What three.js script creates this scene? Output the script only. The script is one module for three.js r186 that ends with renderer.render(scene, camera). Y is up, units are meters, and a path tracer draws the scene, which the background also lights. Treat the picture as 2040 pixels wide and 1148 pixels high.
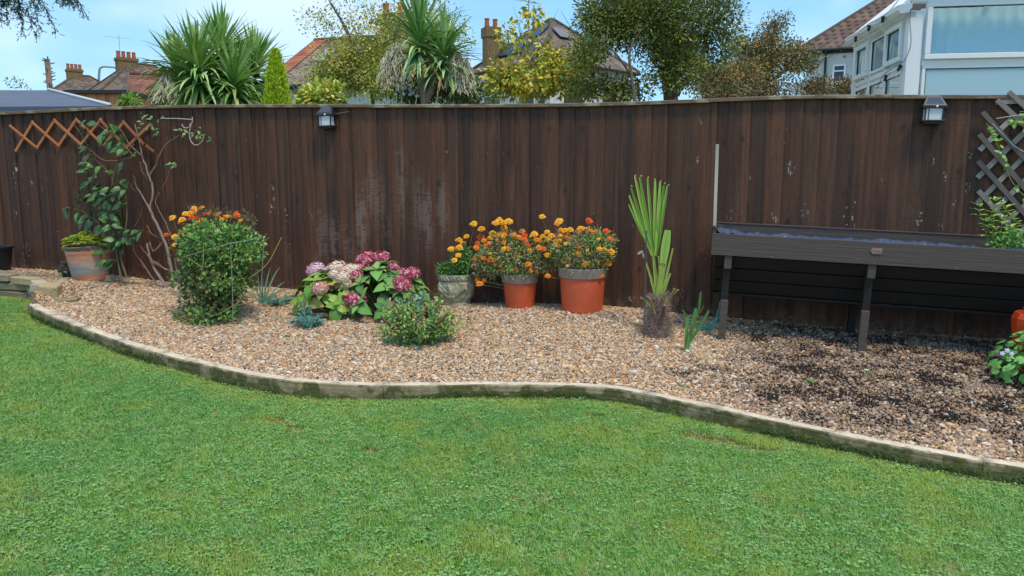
import * as THREE from 'three';
import { mergeGeometries } from 'three/addons/utils/BufferGeometryUtils.js';
import { RoundedBoxGeometry } from 'three/addons/geometries/RoundedBoxGeometry.js';

// ---------- camera ----------
const scene = new THREE.Scene();
const camera = new THREE.PerspectiveCamera(42.4, 1024 / 576, 0.05, 600);
camera.position.set(0, 1.35, 6.28);
camera.rotation.set(-8 * Math.PI / 180, 15 * Math.PI / 180, 0, 'YXZ');
scene.add(camera);

// ---------- small maths ----------
function rng(seed) { let a = seed >>> 0; return () => { a = (a + 0x6D2B79F5) | 0; let t = Math.imul(a ^ (a >>> 15), 1 | a); t = (t + Math.imul(t ^ (t >>> 7), 61 | t)) ^ t; return ((t ^ (t >>> 14)) >>> 0) / 4294967296; }; }
const HASH = (() => { const r = rng(977), h = new Float32Array(65536); for (let i = 0; i < 65536; i++) h[i] = r(); return h; })();
const mod = (a, n) => ((a % n) + n) % n;
function vn(x, y, s = 0, px = 256, py = 256) {         // value noise, periodic in px, py
  const xi = Math.floor(x), yi = Math.floor(y), fx = x - xi, fy = y - yi;
  const u = fx * fx * (3 - 2 * fx), v = fy * fy * (3 - 2 * fy);
  const x0 = mod(xi, px), x1 = mod(xi + 1, px), y0 = mod(yi, py), y1 = mod(yi + 1, py);
  const H = (a, b) => HASH[(a * 269 + b * 7919 + s * 4241) & 65535];
  return (H(x0, y0) * (1 - u) + H(x1, y0) * u) * (1 - v) + (H(x0, y1) * (1 - u) + H(x1, y1) * u) * v;
}
function fbm(x, y, s = 0, o = 4, px = 256, py = 256) { let a = 0.5, t = 0, n = 0; for (let k = 0; k < o; k++) { t += a * vn(x, y, s + k, px, py); n += a; x *= 2; y *= 2; px *= 2; py *= 2; a *= 0.5; } return t / n; }
const clamp = (x, a = 0, b = 1) => Math.min(b, Math.max(a, x));
const smooth = (a, b, x) => { const t = clamp((x - a) / (b - a)); return t * t * (3 - 2 * t); };
const lerp = (a, b, t) => a + (b - a) * t;
const V = (x, y, z) => new THREE.Vector3(x, y, z);
const TAU = Math.PI * 2;

// ---------- sky: thin bright cloud over blue, and a sun veiled by it ----------
{
  const W = 1024, H = 512, d = new Float32Array(W * H * 4);
  for (let j = 0; j < H; j++) {
    const el = (j + 0.5) / H * Math.PI - Math.PI / 2, s = Math.sin(el), c = Math.cos(el);
    for (let i = 0; i < W; i++) {
      const az = (i + 0.5) / W * TAU, dx = Math.cos(az) * c, dz = Math.sin(az) * c, k = (j * W + i) * 4;
      const up = clamp(s), f = Math.pow(1 - up, 3);
      let r = lerp(0.12, 0.46, f), g = lerp(0.36, 0.81, f), b = lerp(0.80, 1.0, f);
      const h = Math.max(s, 0.03) + 0.22, qx = dx / h * 1.3 + 61.4, qz = dz / h * 1.3 + 33.2;
      const n = fbm(qx, qz, 3, 5) * 0.75 + fbm(qx * 3.1, qz * 3.1, 11, 3) * 0.25;
      const cl = smooth(0.40, 0.66, n) * lerp(0.22, 0.92, smooth(0.08, 0.45, s));
      r = lerp(r, 1.08, cl); g = lerp(g, 1.10, cl); b = lerp(b, 1.12, cl);
      d[k] = r; d[k + 1] = g; d[k + 2] = b; d[k + 3] = 1;
    }
  }
  const t = new THREE.DataTexture(d, W, H, THREE.RGBAFormat, THREE.FloatType);
  t.mapping = THREE.EquirectangularReflectionMapping; t.minFilter = t.magFilter = THREE.LinearFilter; t.needsUpdate = true;
  scene.background = t; scene.environment = t;
}
const sun = new THREE.DirectionalLight(0xffedd2, 2.1);
sun.position.set(7, 22, 8); sun.target.position.set(-1.5, 0, 0.5);
sun.castShadow = true; sun.shadow.radius = 20; sun.shadow.mapSize.set(2048, 2048);
Object.assign(sun.shadow.camera, { left: -14, right: 14, top: 14, bottom: -14, near: 1, far: 60 });
scene.add(sun, sun.target);
const renderer = new THREE.WebGLRenderer({ antialias: true });
renderer.setSize(1024, 576);
renderer.toneMapping = THREE.LinearToneMapping;
renderer.toneMappingExposure = 1.27;
renderer.shadowMap.enabled = true;
// ---------- measured positions, metres ----------
const D = {"trelA":[[-7.059,1.949,-6.719,1.708],[-6.771,1.98,-6.443,1.727],[-6.49,1.996,-6.163,1.732],[-6.216,1.999,-5.895,1.729],[-5.926,1.989,-5.616,1.695],[-5.649,1.962,-5.414,1.731],[-5.393,1.722,-5.302,1.659]],"trelB":[[-7.024,1.682,-6.757,1.983],[-6.747,1.709,-6.478,1.997],[-6.472,1.724,-6.208,2.0],[-6.201,1.73,-5.907,1.99],[-5.909,1.733,-5.635,1.958],[-5.647,1.696,-5.336,1.925]],"trelC":[[1.963,1.949,2.179,1.743],[1.877,1.865,2.317,1.364],[1.868,1.707,2.336,1.145],[1.875,1.514,2.351,0.968],[1.894,1.297,2.261,0.888],[2.032,2.006,2.282,1.762]],"trelD":[[1.96,1.935,2.273,1.942],[1.884,1.592,2.081,1.829],[1.884,1.392,2.211,1.778],[1.896,1.207,2.295,1.69],[2.017,1.163,2.31,1.511],[2.113,1.086,2.326,1.331],[2.163,0.958,2.34,1.166]],"camLeaf":[[-6.024,1.928],[-5.989,1.901],[-5.91,1.934],[-5.922,1.883],[-5.658,1.878],[-5.682,1.852],[-5.565,1.85],[-5.568,1.816],[-5.92,1.726],[-5.886,1.743],[-5.944,1.7],[-5.785,1.785],[-5.743,1.767],[-5.674,1.705],[-5.705,1.723],[-5.566,1.73],[-5.6,1.704],[-5.518,1.669],[-5.548,1.687],[-5.863,1.638],[-5.899,1.603],[-5.604,1.894],[-5.458,1.634],[-5.477,1.66],[-5.388,1.719],[-5.332,1.633],[-5.489,1.763],[-5.841,1.533],[-5.789,1.515],[-5.859,1.463],[-5.748,1.488],[-5.766,1.418],[-5.59,1.462],[-5.468,1.522],[-5.452,1.461],[-5.418,1.365],[-5.86,1.339],[-5.765,1.313],[-5.691,1.295],[-5.527,1.331],[-5.938,1.206],[-5.894,1.215],[-5.74,1.233],[-5.588,1.252],[-5.489,1.287],[-5.427,1.27],[-5.669,1.181],[-5.563,1.172],[-5.391,1.191],[-5.729,1.118],[-5.46,1.129],[-6.126,1.097],[-6.08,1.115],[-5.99,1.017],[-5.856,1.037],[-5.885,0.965],[-5.81,0.948],[-5.675,0.994],[-5.597,1.031],[-5.547,0.987],[-5.491,1.023],[-5.652,0.897],[-5.535,0.881],[-5.529,1.076],[-5.414,0.927],[-5.331,0.902],[-5.247,0.903],[-5.489,0.793],[-5.439,0.758],[-5.317,0.814],[-5.57,0.612],[-5.636,0.592],[-5.692,0.699],[-5.359,0.822],[-5.711,1.198],[-5.633,1.11],[-5.563,0.934],[-5.464,0.838],[-5.404,0.794],[-5.525,0.747],[-5.594,1.304],[-5.667,1.092],[-5.505,1.217]],"camStem":[[[-5.453,0.441,0.42],[-5.516,0.693,0.392],[-5.564,0.92,0.364],[-5.581,1.164,0.336],[-5.574,1.392,0.308],[-5.525,1.566,0.28]],[[-5.388,0.461,0.42],[-5.47,0.676,0.39],[-5.395,1.01,0.36],[-5.42,1.27,0.33],[-5.514,1.479,0.3]],[[-5.562,0.921,0.38],[-5.724,0.97,0.353],[-5.956,1.09,0.327],[-6.125,1.106,0.3]],[[-5.525,1.566,0.28],[-5.72,1.577,0.253],[-5.888,1.676,0.227],[-6.019,1.732,0.2]],[[-5.525,1.566,0.28],[-5.381,1.609,0.248],[-5.467,1.689,0.215],[-5.593,1.815,0.183],[-5.769,1.873,0.15]],[[-5.574,1.164,0.33],[-5.685,1.269,0.32],[-5.791,1.392,0.31],[-5.798,1.532,0.3]],[[-5.509,0.694,0.4],[-5.369,0.854,0.38],[-5.214,0.916,0.36]],[[-5.914,1.678,0.2],[-6.029,1.806,0.16],[-6.168,1.936,0.12]],[[-5.581,1.392,0.3],[-5.699,1.498,0.26],[-5.92,1.642,0.22]]],"roseStem":[[[[-5.049,0.359,0.3],[-5.175,0.512,0.273],[-5.252,0.633,0.247],[-5.306,0.772,0.22]],0.022,0.014],[[[-4.967,0.424,0.3],[-5.012,0.625,0.283],[-5.064,0.799,0.267],[-5.14,0.937,0.25],[-5.218,1.059,0.233],[-5.248,1.137,0.217],[-5.211,1.252,0.2],[-5.237,1.357,0.183],[-5.278,1.427,0.167],[-5.325,1.542,0.15],[-5.376,1.622,0.133],[-5.411,1.763,0.117],[-5.455,1.923,0.1]],0.021,0.007],[[[-5.247,1.057,0.2],[-5.326,1.18,0.183],[-5.434,1.339,0.167],[-5.48,1.428,0.15]],0.014,0.006],[[[-5.279,1.427,0.16],[-5.213,1.541,0.133],[-5.117,1.716,0.107],[-4.986,1.811,0.08]],0.01,0.005],[[[-5.379,1.622,0.13],[-5.514,1.712,0.113],[-5.596,1.82,0.097],[-5.658,1.902,0.08]],0.011,0.005],[[[-5.088,0.806,0.25],[-5.212,0.702,0.25],[-5.253,0.794,0.25]],0.016,0.009],[[[-5.128,0.397,0.34],[-5.252,0.552,0.327],[-5.382,0.707,0.313],[-5.398,0.741,0.3]],0.011,0.006],[[[-5.004,0.519,0.29],[-5.158,0.586,0.287],[-5.279,0.689,0.283],[-5.33,0.75,0.28]],0.011,0.006],[[[-4.959,0.864,0.3],[-5.076,1.053,0.267],[-5.167,1.182,0.233],[-5.136,1.269,0.2]],0.007,0.004],[[[-5.036,0.528,0.3],[-5.138,0.586,0.285],[-5.212,0.618,0.27]],0.01,0.007],[[[-5.484,1.428,0.15],[-5.452,1.392,0.153],[-5.498,1.321,0.157],[-5.435,1.268,0.16]],0.006,0.004],[[[-5.405,1.561,0.13],[-5.39,1.481,0.13],[-5.334,1.392,0.13]],0.006,0.004],[[[-5.163,1.304,0.14],[-5.096,1.427,0.12],[-5.086,1.506,0.1]],0.004,0.003],[[[-5.415,0.933,0.25],[-5.342,1.057,0.225],[-5.345,1.163,0.2]],0.004,0.002],[[[-5.274,0.952,0.24],[-5.218,0.865,0.24],[-5.136,0.831,0.24]],0.006,0.004]],"roseLeaf":[[-5.328,2.004],[-5.296,2.012],[-5.256,1.985],[-5.204,1.975],[-5.369,1.884],[-5.312,1.934],[-5.193,1.854],[-5.161,1.862],[-5.185,1.82],[-5.222,1.881],[-5.132,1.965],[-5.242,1.898],[-4.894,1.84],[-4.874,1.826],[-4.924,1.844],[-4.853,1.836],[-4.784,1.813],[-4.753,1.821],[-4.713,1.803],[-4.68,1.854],[-4.694,1.794],[-4.634,1.776],[-4.595,1.759],[-4.657,1.743],[-4.672,1.819],[-4.575,1.764],[-5.072,1.532],[-5.031,1.523],[-4.978,1.531],[-4.947,1.54],[-5.042,1.505]],"rope":[[[-5.165,1.998,0.06],[-5.16,1.981,0.06],[-5.011,1.971,0.06],[-4.836,1.957,0.06]],[[-4.834,1.982,0.06],[-4.831,1.948,0.06],[-4.855,1.897,0.06],[-4.876,1.828,0.06],[-4.87,1.767,0.06],[-4.832,1.723,0.06],[-4.791,1.718,0.06],[-4.749,1.743,0.06],[-4.714,1.799,0.06]],[[-4.953,1.916,0.06],[-4.934,1.886,0.06],[-4.897,1.88,0.06],[-4.867,1.897,0.06],[-4.859,1.923,0.06]]],"mf1":[[-1.995,1.007,0.12,"Y"],[-1.905,0.966,0.178,"Y"],[-2.024,0.904,0.236,"Y"],[-2.124,0.864,0.135,"Y"],[-2.071,0.837,0.193,"Y"],[-2.082,0.81,0.251,"Y"],[-2.159,0.794,0.249,"Y"],[-2.072,0.747,0.307,"Y"],[-2.09,0.71,0.365,"Y"]],"mf2":[[-1.921,0.901,0.16,"R"],[-1.87,0.87,0.218,"O"],[-1.913,0.851,0.276,"R"],[-1.955,0.806,0.175,"O"],[-1.852,0.827,0.233,"O"],[-1.803,0.855,0.291,"O"],[-1.804,0.93,0.189,"Y"],[-1.758,1.023,0.247,"Y"],[-1.707,1.055,0.305,"Y"],[-1.704,1.024,0.204,"Y"],[-1.64,1.041,0.262,"Y"],[-1.707,0.977,0.16,"Y"],[-1.684,0.954,0.218,"Y"],[-1.718,0.93,0.276,"Y"],[-1.766,0.896,0.175,"Y"],[-1.802,0.899,0.233,"Y"],[-1.596,0.926,0.291,"O"],[-1.542,0.952,0.189,"O"],[-1.512,0.919,0.247,"R"],[-1.494,0.891,0.305,"R"],[-1.532,0.827,0.204,"R"],[-1.485,0.841,0.262,"R"],[-1.526,0.805,0.26,"R"],[-1.433,0.932,0.218,"Y"],[-1.396,0.892,0.276,"O"],[-1.452,0.862,0.175,"O"],[-1.378,0.883,0.233,"O"],[-1.313,0.825,0.391,"R"],[-1.386,0.754,0.289,"O"],[-1.287,0.773,0.347,"Y"],[-1.438,0.699,0.405,"O"],[-1.702,0.666,0.304,"R"],[-1.679,0.644,0.362,"O"],[-1.858,0.699,0.26,"O"],[-1.665,0.816,0.318,"O"],[-1.618,0.819,0.376,"O"],[-1.548,0.764,0.275,"O"],[-1.838,0.544,0.333,"O"],[-1.86,0.52,0.391,"O"],[-1.911,0.539,0.289,"O"],[-1.721,0.707,0.347,"O"],[-1.372,0.826,0.305,"O"],[-1.452,0.802,0.304,"O"],[-1.772,0.725,0.362,"O"],[-1.361,0.627,0.26,"O"]],"mf3":[[-1.37,1.078,0.2,"Y"],[-1.215,1.046,0.258,"Y"],[-1.216,1.027,0.316,"O"],[-1.361,0.915,0.215,"Y"],[-1.313,0.955,0.273,"Y"],[-1.265,0.929,0.331,"Y"],[-1.322,0.889,0.229,"Y"],[-1.196,0.973,0.287,"Y"],[-1.149,0.975,0.345,"Y"],[-1.121,0.977,0.244,"Y"],[-1.201,0.924,0.302,"O"],[-1.146,0.918,0.2,"O"],[-1.214,0.864,0.258,"O"],[-1.237,0.851,0.316,"O"],[-1.039,0.981,0.215,"Y"],[-0.981,0.979,0.273,"Y"],[-0.933,0.966,0.331,"O"],[-0.919,0.958,0.229,"O"],[-1.038,0.913,0.287,"Y"],[-0.957,1.062,0.345,"R"],[-0.961,1.044,0.244,"R"],[-0.818,0.973,0.302,"R"],[-0.767,0.897,0.2,"R"],[-0.904,0.853,0.258,"O"],[-0.959,0.865,0.316,"O"],[-0.903,0.815,0.315,"Y"],[-0.764,0.815,0.373,"Y"],[-1.029,0.793,0.431,"Y"],[-1.116,0.805,0.329,"Y"],[-1.141,0.739,0.387,"O"],[-0.962,0.722,0.445,"Y"],[-0.795,0.719,0.344,"O"],[-0.84,0.62,0.402,"O"],[-0.96,0.757,0.3,"R"],[-1.123,0.724,0.358,"O"],[-1.271,0.609,0.416,"O"],[-1.196,0.94,0.215,"O"],[-0.881,0.923,0.273,"O"]],"mf4":[[-4.641,1.051,0.65,"Y"],[-4.444,1.091,0.723,"Y"],[-4.339,1.095,0.795,"Y"],[-4.396,1.135,0.668,"Y"],[-4.263,1.144,0.741,"Y"],[-4.408,1.044,0.814,"Y"],[-4.217,1.109,0.686,"R"],[-4.216,1.089,0.759,"R"],[-4.038,1.094,0.832,"O"],[-4.132,1.054,0.705,"O"],[-4.002,1.075,0.777,"O"],[-4.056,1.06,0.65,"O"],[-4.069,1.05,0.723,"R"],[-3.88,1.088,0.795,"R"],[-3.978,1.057,0.668,"R"],[-4.168,1.029,0.741,"R"],[-4.314,1.067,0.814,"R"],[-4.306,1.068,0.686,"R"],[-4.409,0.979,0.759,"Y"],[-4.414,0.934,0.832,"R"],[-4.672,0.902,0.705,"R"],[-4.522,0.89,0.777,"Y"],[-4.636,0.808,0.65,"Y"],[-3.892,0.99,0.723,"R"],[-4.27,1.056,0.795,"R"],[-4.337,1.021,0.668,"R"],[-4.197,0.996,0.741,"R"],[-4.429,1.021,0.814,"O"]],"hydP":[[-3.193,0.635,0.728,0.058,"L"],[-3.064,0.619,0.783,0.048,"P"],[-2.972,0.658,0.773,0.061,"C"],[-2.84,0.644,0.827,0.058,"C"],[-2.938,0.622,0.882,0.038,"C"],[-2.837,0.61,0.933,0.044,"C"],[-2.969,0.531,1.058,0.05,"S"],[-2.983,0.539,0.849,0.047,"C"],[-2.902,0.544,0.879,0.041,"M"],[-2.832,0.555,0.902,0.046,"C"],[-2.801,0.659,0.811,0.041,"C"]],"hydR":[[-2.813,0.711,0.542,0.069],[-2.676,0.729,0.557,0.058],[-2.597,0.671,0.658,0.042],[-2.785,0.665,0.691,0.035],[-2.628,0.642,0.755,0.043],[-2.482,0.68,0.748,0.036],[-2.762,0.611,0.853,0.047],[-2.803,0.532,0.749,0.062],[-2.791,0.484,0.841,0.051],[-2.73,0.436,0.937,0.069],[-2.323,0.63,0.749,0.054],[-2.402,0.642,0.764,0.034],[-2.374,0.587,0.865,0.042],[-2.311,0.557,0.938,0.051],[-2.352,0.511,0.794,0.038]],"specks":[[-7.081,1.538,6,0.015,0.1],[-7.113,1.381,5,0.02,0.1],[-7.131,1.002,6,0.02,0.07],[-6.882,1.319,2,0.015,0.05],[-6.752,1.319,2,0.01,0.04],[-7.015,0.668,14,0.04,0.11],[-7.075,0.559,10,0.03,0.07],[-6.602,0.835,4,0.015,0.05],[-4.044,1.322,5,0.015,0.025],[-4.029,1.189,6,0.01,0.07],[-4.06,1.123,4,0.01,0.05],[-3.904,1.001,5,0.03,0.1],[-3.636,1.051,3,0.02,0.04],[-2.184,1.768,6,0.015,0.11],[-2.278,1.639,4,0.02,0.07],[-0.126,1.873,4,0.015,0.06],[-0.146,1.535,4,0.015,0.04],[0.41,0.774,1,0.005,0.005],[0.586,1.452,10,0.025,0.06],[0.519,1.685,3,0.015,0.04],[1.026,1.103,16,0.05,0.11],[1.515,1.07,10,0.02,0.07],[1.662,1.034,5,0.03,0.03],[1.669,1.41,8,0.025,0.07],[1.827,1.317,8,0.02,0.09],[1.825,1.556,5,0.025,0.025],[1.75,1.223,3,0.015,0.05],[0.488,1.136,5,0.04,0.08],[0.694,1.138,6,0.03,0.06],[1.593,1.522,3,0.03,0.05],[1.258,1.373,3,0.025,0.04],[-6.937,1.067,2,0.02,0.1],[-3.068,1.103,5,0.1,0.2],[0.125,1.093,4,0.03,0.05],[0.235,1.254,4,0.05,0.15],[-0.64,1.042,3,0.015,0.1],[-0.582,0.365,10,0.1,0.04],[-0.292,0.419,12,0.1,0.07],[-1.775,0.316,8,0.08,0.03],[-2.392,0.337,14,0.05,0.04],[-3.457,0.247,4,0.03,0.03]],"chalk":[[-3.539,0.864,0.074,0.3,0.8],[-3.41,0.82,0.074,0.25,1],[-3.279,0.869,0.063,0.25,0.7],[-3.121,1.011,0.074,0.3,1],[-3.037,1.286,0.063,0.25,0.7],[-2.94,1.196,0.074,0.3,0.8],[-2.735,1.511,0.053,0.2,0.7],[-2.717,1.242,0.063,0.3,0.7],[-2.549,1.108,0.074,0.35,0.8],[-2.478,1.019,0.063,0.3,1],[-2.333,1.11,0.063,0.3,0.9],[-3.601,0.626,0.053,0.15,0.6],[-3.891,0.714,0.053,0.2,0.5],[-3.234,0.682,0.084,0.15,0.6],[-2.872,0.922,0.074,0.2,0.5],[-2.392,0.337,0.105,0.07,0.9],[-1.845,0.313,0.105,0.06,0.5],[-0.645,0.362,0.095,0.08,0.5],[-0.271,0.377,0.137,0.09,0.4]],"bunny":[],"birch":[[-6.186,3.359,-5.946,0.75,0.44,0.6,150],[-5.688,3.664,-6.123,0.75,0.53,0.6,130],[-6.561,3.185,-5.82,0.44,0.35,0.35,60],[-5.313,4.385,-6.852,0.73,0.46,0.58,45],[-6.304,4.273,-6.047,0.61,0.35,0.49,22],[-4.69,4.204,-6.992,0.46,0.64,0.51,34],[-6.719,4.012,-5.898,0.35,0.44,0.35,10],[-5.205,3.031,-5.638,0.76,0.3,0.61,120]],"yellow":[[-2.643,2.866,-4.732,0.67,0.26,0.54,110],[-3.075,2.903,-4.622,0.33,0.26,0.27,40],[-2.438,3.161,-4.83,0.41,0.26,0.33,50],[-2.811,3.529,-4.784,0.13,0.3,0.24,10],[-2.2,2.945,-5.176,0.46,0.31,0.37,70],[-2.642,3.823,-4.872,0.13,0.16,0.13,8],[-3.009,3.455,-4.72,0.09,0.21,0.17,7]],"mist":[[-1.419,3.498,-4.107,0.51,0.34,0.41,110],[-0.798,3.464,-4.268,0.64,0.41,0.51,150],[-0.584,3.112,-4.17,0.3,0.2,0.24,40],[-0.046,3.431,-4.465,0.37,0.41,0.32,44],[-0.539,2.897,-4.046,0.33,0.3,0.26,60],[-1.63,3.007,-3.561,0.23,0.13,0.19,26],[-1.259,3.851,-4.724,0.64,0.28,0.51,80],[-0.232,3.941,-4.803,0.56,0.28,0.45,50],[-0.692,4.133,-4.394,0.95,0.34,0.76,70],[-0.269,3.114,-4.673,0.28,0.35,0.28,26]],"autumn":[[0.983,3.819,-10.024,0.61,0.51,0.49,90],[0.245,3.28,-8.703,0.57,0.36,0.45,150],[1.568,3.869,-10.188,0.41,0.28,0.32,50],[0.585,3.97,-9.94,0.46,0.41,0.36,50],[-0.025,3.098,-7.559,0.4,0.26,0.32,80],[1.107,4.421,-10.145,0.3,0.3,0.24,24]],"hedge":[[0.101,2.779,-6.5,0.41,0.18,0.32,60],[0.805,2.795,-6.691,0.49,0.16,0.39,80],[1.509,2.827,-6.885,0.49,0.14,0.39,80],[2.056,2.859,-7.036,0.32,0.13,0.26,60]],"lowA":[[-3.373,2.57,-3.239,0.33,0.23,0.26,90],[-3.113,2.528,-3.512,0.27,0.18,0.22,50]],"lowB":[[-1.582,2.654,-4.149,0.48,0.21,0.39,120],[-1.093,2.595,-4.063,0.34,0.2,0.27,60]],"wflower":[[-3.897,2.528,-3.302,0.3,0.16,0.24,70]],"euon":[[-4.261,2.272,-1.39,0.27,0.17,0.22,150],[-4.156,2.355,-1.43,0.17,0.1,0.13,50],[-4.423,2.255,-1.344,0.11,0.08,0.09,30]],"farbush":[[-27.274,5.385,-18.363,0.45,0.28,0.36,20],[-8.389,2.535,-3.145,0.15,0.1,0.12,50]],"yellowP":[[0.067,2.651,-3.336,0.0,0.0,0.0,0]],"mistT":[[[[-0.554,1.792,-4.09],[-0.594,2.528,-4.187],[-0.643,2.795,-4.213],[-0.6,3.063,-4.263],[-0.665,3.397,-4.294],[-0.742,3.732,-4.322]],0.11,0.04],[[[-0.538,2.595,-4.211],[-0.317,2.795,-4.3],[-0.196,3.063,-4.371],[-0.13,3.397,-4.438],[0.109,3.665,-4.54]],0.05,0.02],[[[-0.461,2.517,-4.012],[-0.656,2.602,-3.972],[-0.645,2.832,-4.008],[-0.642,3.094,-4.047]],0.035,0.02],[[[-0.973,1.77,-3.452],[-1.01,2.437,-3.539],[-1.057,2.723,-3.568],[-1.091,2.977,-3.596],[-1.049,3.168,-3.635]],0.03,0.012],[[[-1.068,2.737,-3.672],[-1.318,3.059,-3.652],[-1.703,3.316,-3.586]],0.016,0.008]],"birchT":[[[[-5.752,1.924,-5.853],[-5.826,2.794,-5.96],[-6.015,3.316,-5.985],[-6.294,4.012,-6.012],[-6.61,4.534,-6.003]],0.07,0.015],[[[-5.826,2.794,-5.96],[-5.512,3.49,-6.145],[-5.446,4.012,-6.239],[-5.126,4.534,-6.401]],0.05,0.012],[[[-5.936,2.904,-6.156],[-5.172,3.699,-6.476],[-4.589,4.229,-6.709]],0.04,0.01]],"yellowT":[[[[-2.426,1.836,-4.641],[-2.489,2.572,-4.731],[-2.574,2.94,-4.762],[-2.728,3.234,-4.763],[-2.849,3.602,-4.784]],0.035,0.01],[[[-2.491,2.645,-4.741],[-2.654,3.161,-4.772],[-2.452,3.529,-4.88],[-2.353,3.786,-4.944]],0.025,0.006],[[[-2.53,2.719,-4.741],[-2.938,3.087,-4.685],[-3.014,3.602,-4.74]],0.02,0.006],[[[-2.637,3.087,-4.766],[-2.664,3.455,-4.812],[-2.654,3.97,-4.89]],0.018,0.005],[[[-2.519,2.594,-4.935],[-2.185,3.044,-5.09],[-1.974,3.268,-5.179]],0.025,0.008]],"autumnT":[[[[0.95,2.012,-9.753],[0.959,3.116,-9.916],[0.99,3.618,-9.997],[1.066,4.22,-10.105],[1.1,4.622,-10.173]],0.08,0.02],[[[0.924,3.155,-9.389],[0.48,3.64,-9.341],[0.095,3.834,-9.266]],0.04,0.015],[[[0.952,3.317,-9.943],[1.476,3.719,-10.142],[1.762,3.919,-10.248]],0.04,0.012]],"cordR":{"trunk":[[[-3.558,1.579,-2.732],[-3.599,2.373,-2.836],[-3.645,2.628,-2.861],[-3.688,2.787,-2.872]],[[-3.599,2.373,-2.836],[-3.53,2.532,-2.878],[-3.488,2.723,-2.917],[-3.395,2.914,-2.969]]],"h1":[-3.689,3.136,-2.923],"h2":[-3.378,2.945,-2.979]},"cordL":{"trunk":[[-6.245,1.581,-2.117],[-6.276,2.416,-2.23],[-6.316,2.673,-2.256]],"heads":[[-6.273,2.694,-1.957],[-6.266,2.979,-2.419],[-6.027,2.795,-2.77],[-6.956,2.781,-2.414],[-5.904,2.52,-2.135]]},"panL":[[-3.885,2.943,-2.634],[-3.972,2.85,-2.597],[-3.818,2.787,-2.629],[-3.924,2.694,-2.587],[-3.999,2.756,-2.576]],"panR":[[-3.173,2.834,-2.913],[-3.091,2.771,-2.926],[-3.213,2.74,-2.889],[-3.057,2.677,-2.921],[-3.13,2.646,-2.897]],"panC":[[-6.453,2.651,-1.589],[-6.479,2.56,-1.569]],"sup":{"wire":[[-3.988,0.772,1.45],[-3.629,0.852,1.6],[-3.334,0.925,1.66],[-3.256,0.941,1.55],[-3.276,0.948,1.35],[-3.284,0.918,1.3]],"stakes":[[[-3.35,0.327,1.66],[-3.33,0.929,1.66]],[[-3.944,0.449,1.45],[-3.983,0.78,1.45]],[[-3.388,0.449,1.3],[-3.292,0.941,1.3]]]},"palmSeg":[[[-0.408,0.825,0.73],[-0.551,1.402,0.73],0.0251],[[-0.404,0.824,0.748],[-0.502,1.4,0.799],0.027],[[-0.403,0.818,0.715],[-0.459,1.391,0.712],0.0232],[[-0.397,0.816,0.724],[-0.415,1.376,0.665],0.0232],[[-0.39,0.824,0.75],[-0.367,1.362,0.765],0.0232],[[-0.386,0.821,0.719],[-0.335,1.348,0.786],0.0232],[[-0.38,0.816,0.719],[-0.315,1.334,0.681],0.0232],[[-0.416,0.826,0.75],[-0.594,1.254,0.687],0.0212],[[-0.414,0.824,0.724],[-0.569,1.328,0.79],0.0212],[[-0.408,0.806,0.715],[-0.588,1.188,0.758],0.0174]],"palmSt":[[[-0.363,0.507,0.73],[-0.405,0.822,0.73],0.0229],[[-0.353,0.501,0.73],[-0.329,0.939,0.752],0.0229],[[-0.339,0.508,0.73],[-0.342,0.899,0.7],0.0114],[[-0.374,0.507,0.73],[-0.453,0.772,0.747],0.0143],[[-0.33,0.538,0.73],[-0.265,0.882,0.737],0.0143],[[-0.325,0.552,0.73],[-0.279,0.694,0.704],0.0129],[[-0.336,0.566,0.73],[-0.367,0.825,0.758],0.0114],[[-0.347,0.537,0.73],[-0.289,0.937,0.719],0.0114],[[-0.381,0.514,0.73],[-0.422,0.677,0.717],0.0129]],"spear":[[-0.335,0.769,0.75],[-0.306,1.015,0.75]],"stub":[[[-0.308,0.488,0.78],[-0.213,0.595,0.8],0.0086],[[-0.314,0.46,0.78],[-0.237,0.601,0.8],0.0077],[[-0.337,0.315,0.78],[-0.306,0.477,0.8],0.0103],[[-0.404,0.441,0.78],[-0.475,0.531,0.8],0.006],[[-0.375,0.399,0.78],[-0.411,0.523,0.8],0.006],[[-0.422,0.325,0.78],[-0.492,0.383,0.8],0.0051],[[-0.407,0.275,0.78],[-0.533,0.335,0.8],0.0043],[[-0.283,0.346,0.78],[-0.235,0.402,0.8],0.0043]],"glad":[[[-0.145,0.15,1.06],[-0.135,0.441,1.06],0.0195],[[-0.14,0.163,1.06],[-0.08,0.498,1.08],0.0235],[[-0.122,0.244,1.06],[0.006,0.488,1.1],0.0186],[[-0.113,0.284,1.06],[-0.072,0.483,1.12],0.0147],[[-0.065,0.459,1.06],[-0.052,0.624,1.14],0.0147],[[-0.137,0.431,1.06],[-0.168,0.499,1.16],0.0108],[[-0.054,0.464,1.06],[-0.029,0.536,1.18],0.0049],[[-0.15,0.167,1.06],[-0.141,0.325,1.2],0.0059]],"cane":[[-0.449,0.201,0.85],[-0.451,1.013,0.85]],"clip":[-0.493,0.861,0.86]};
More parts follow.
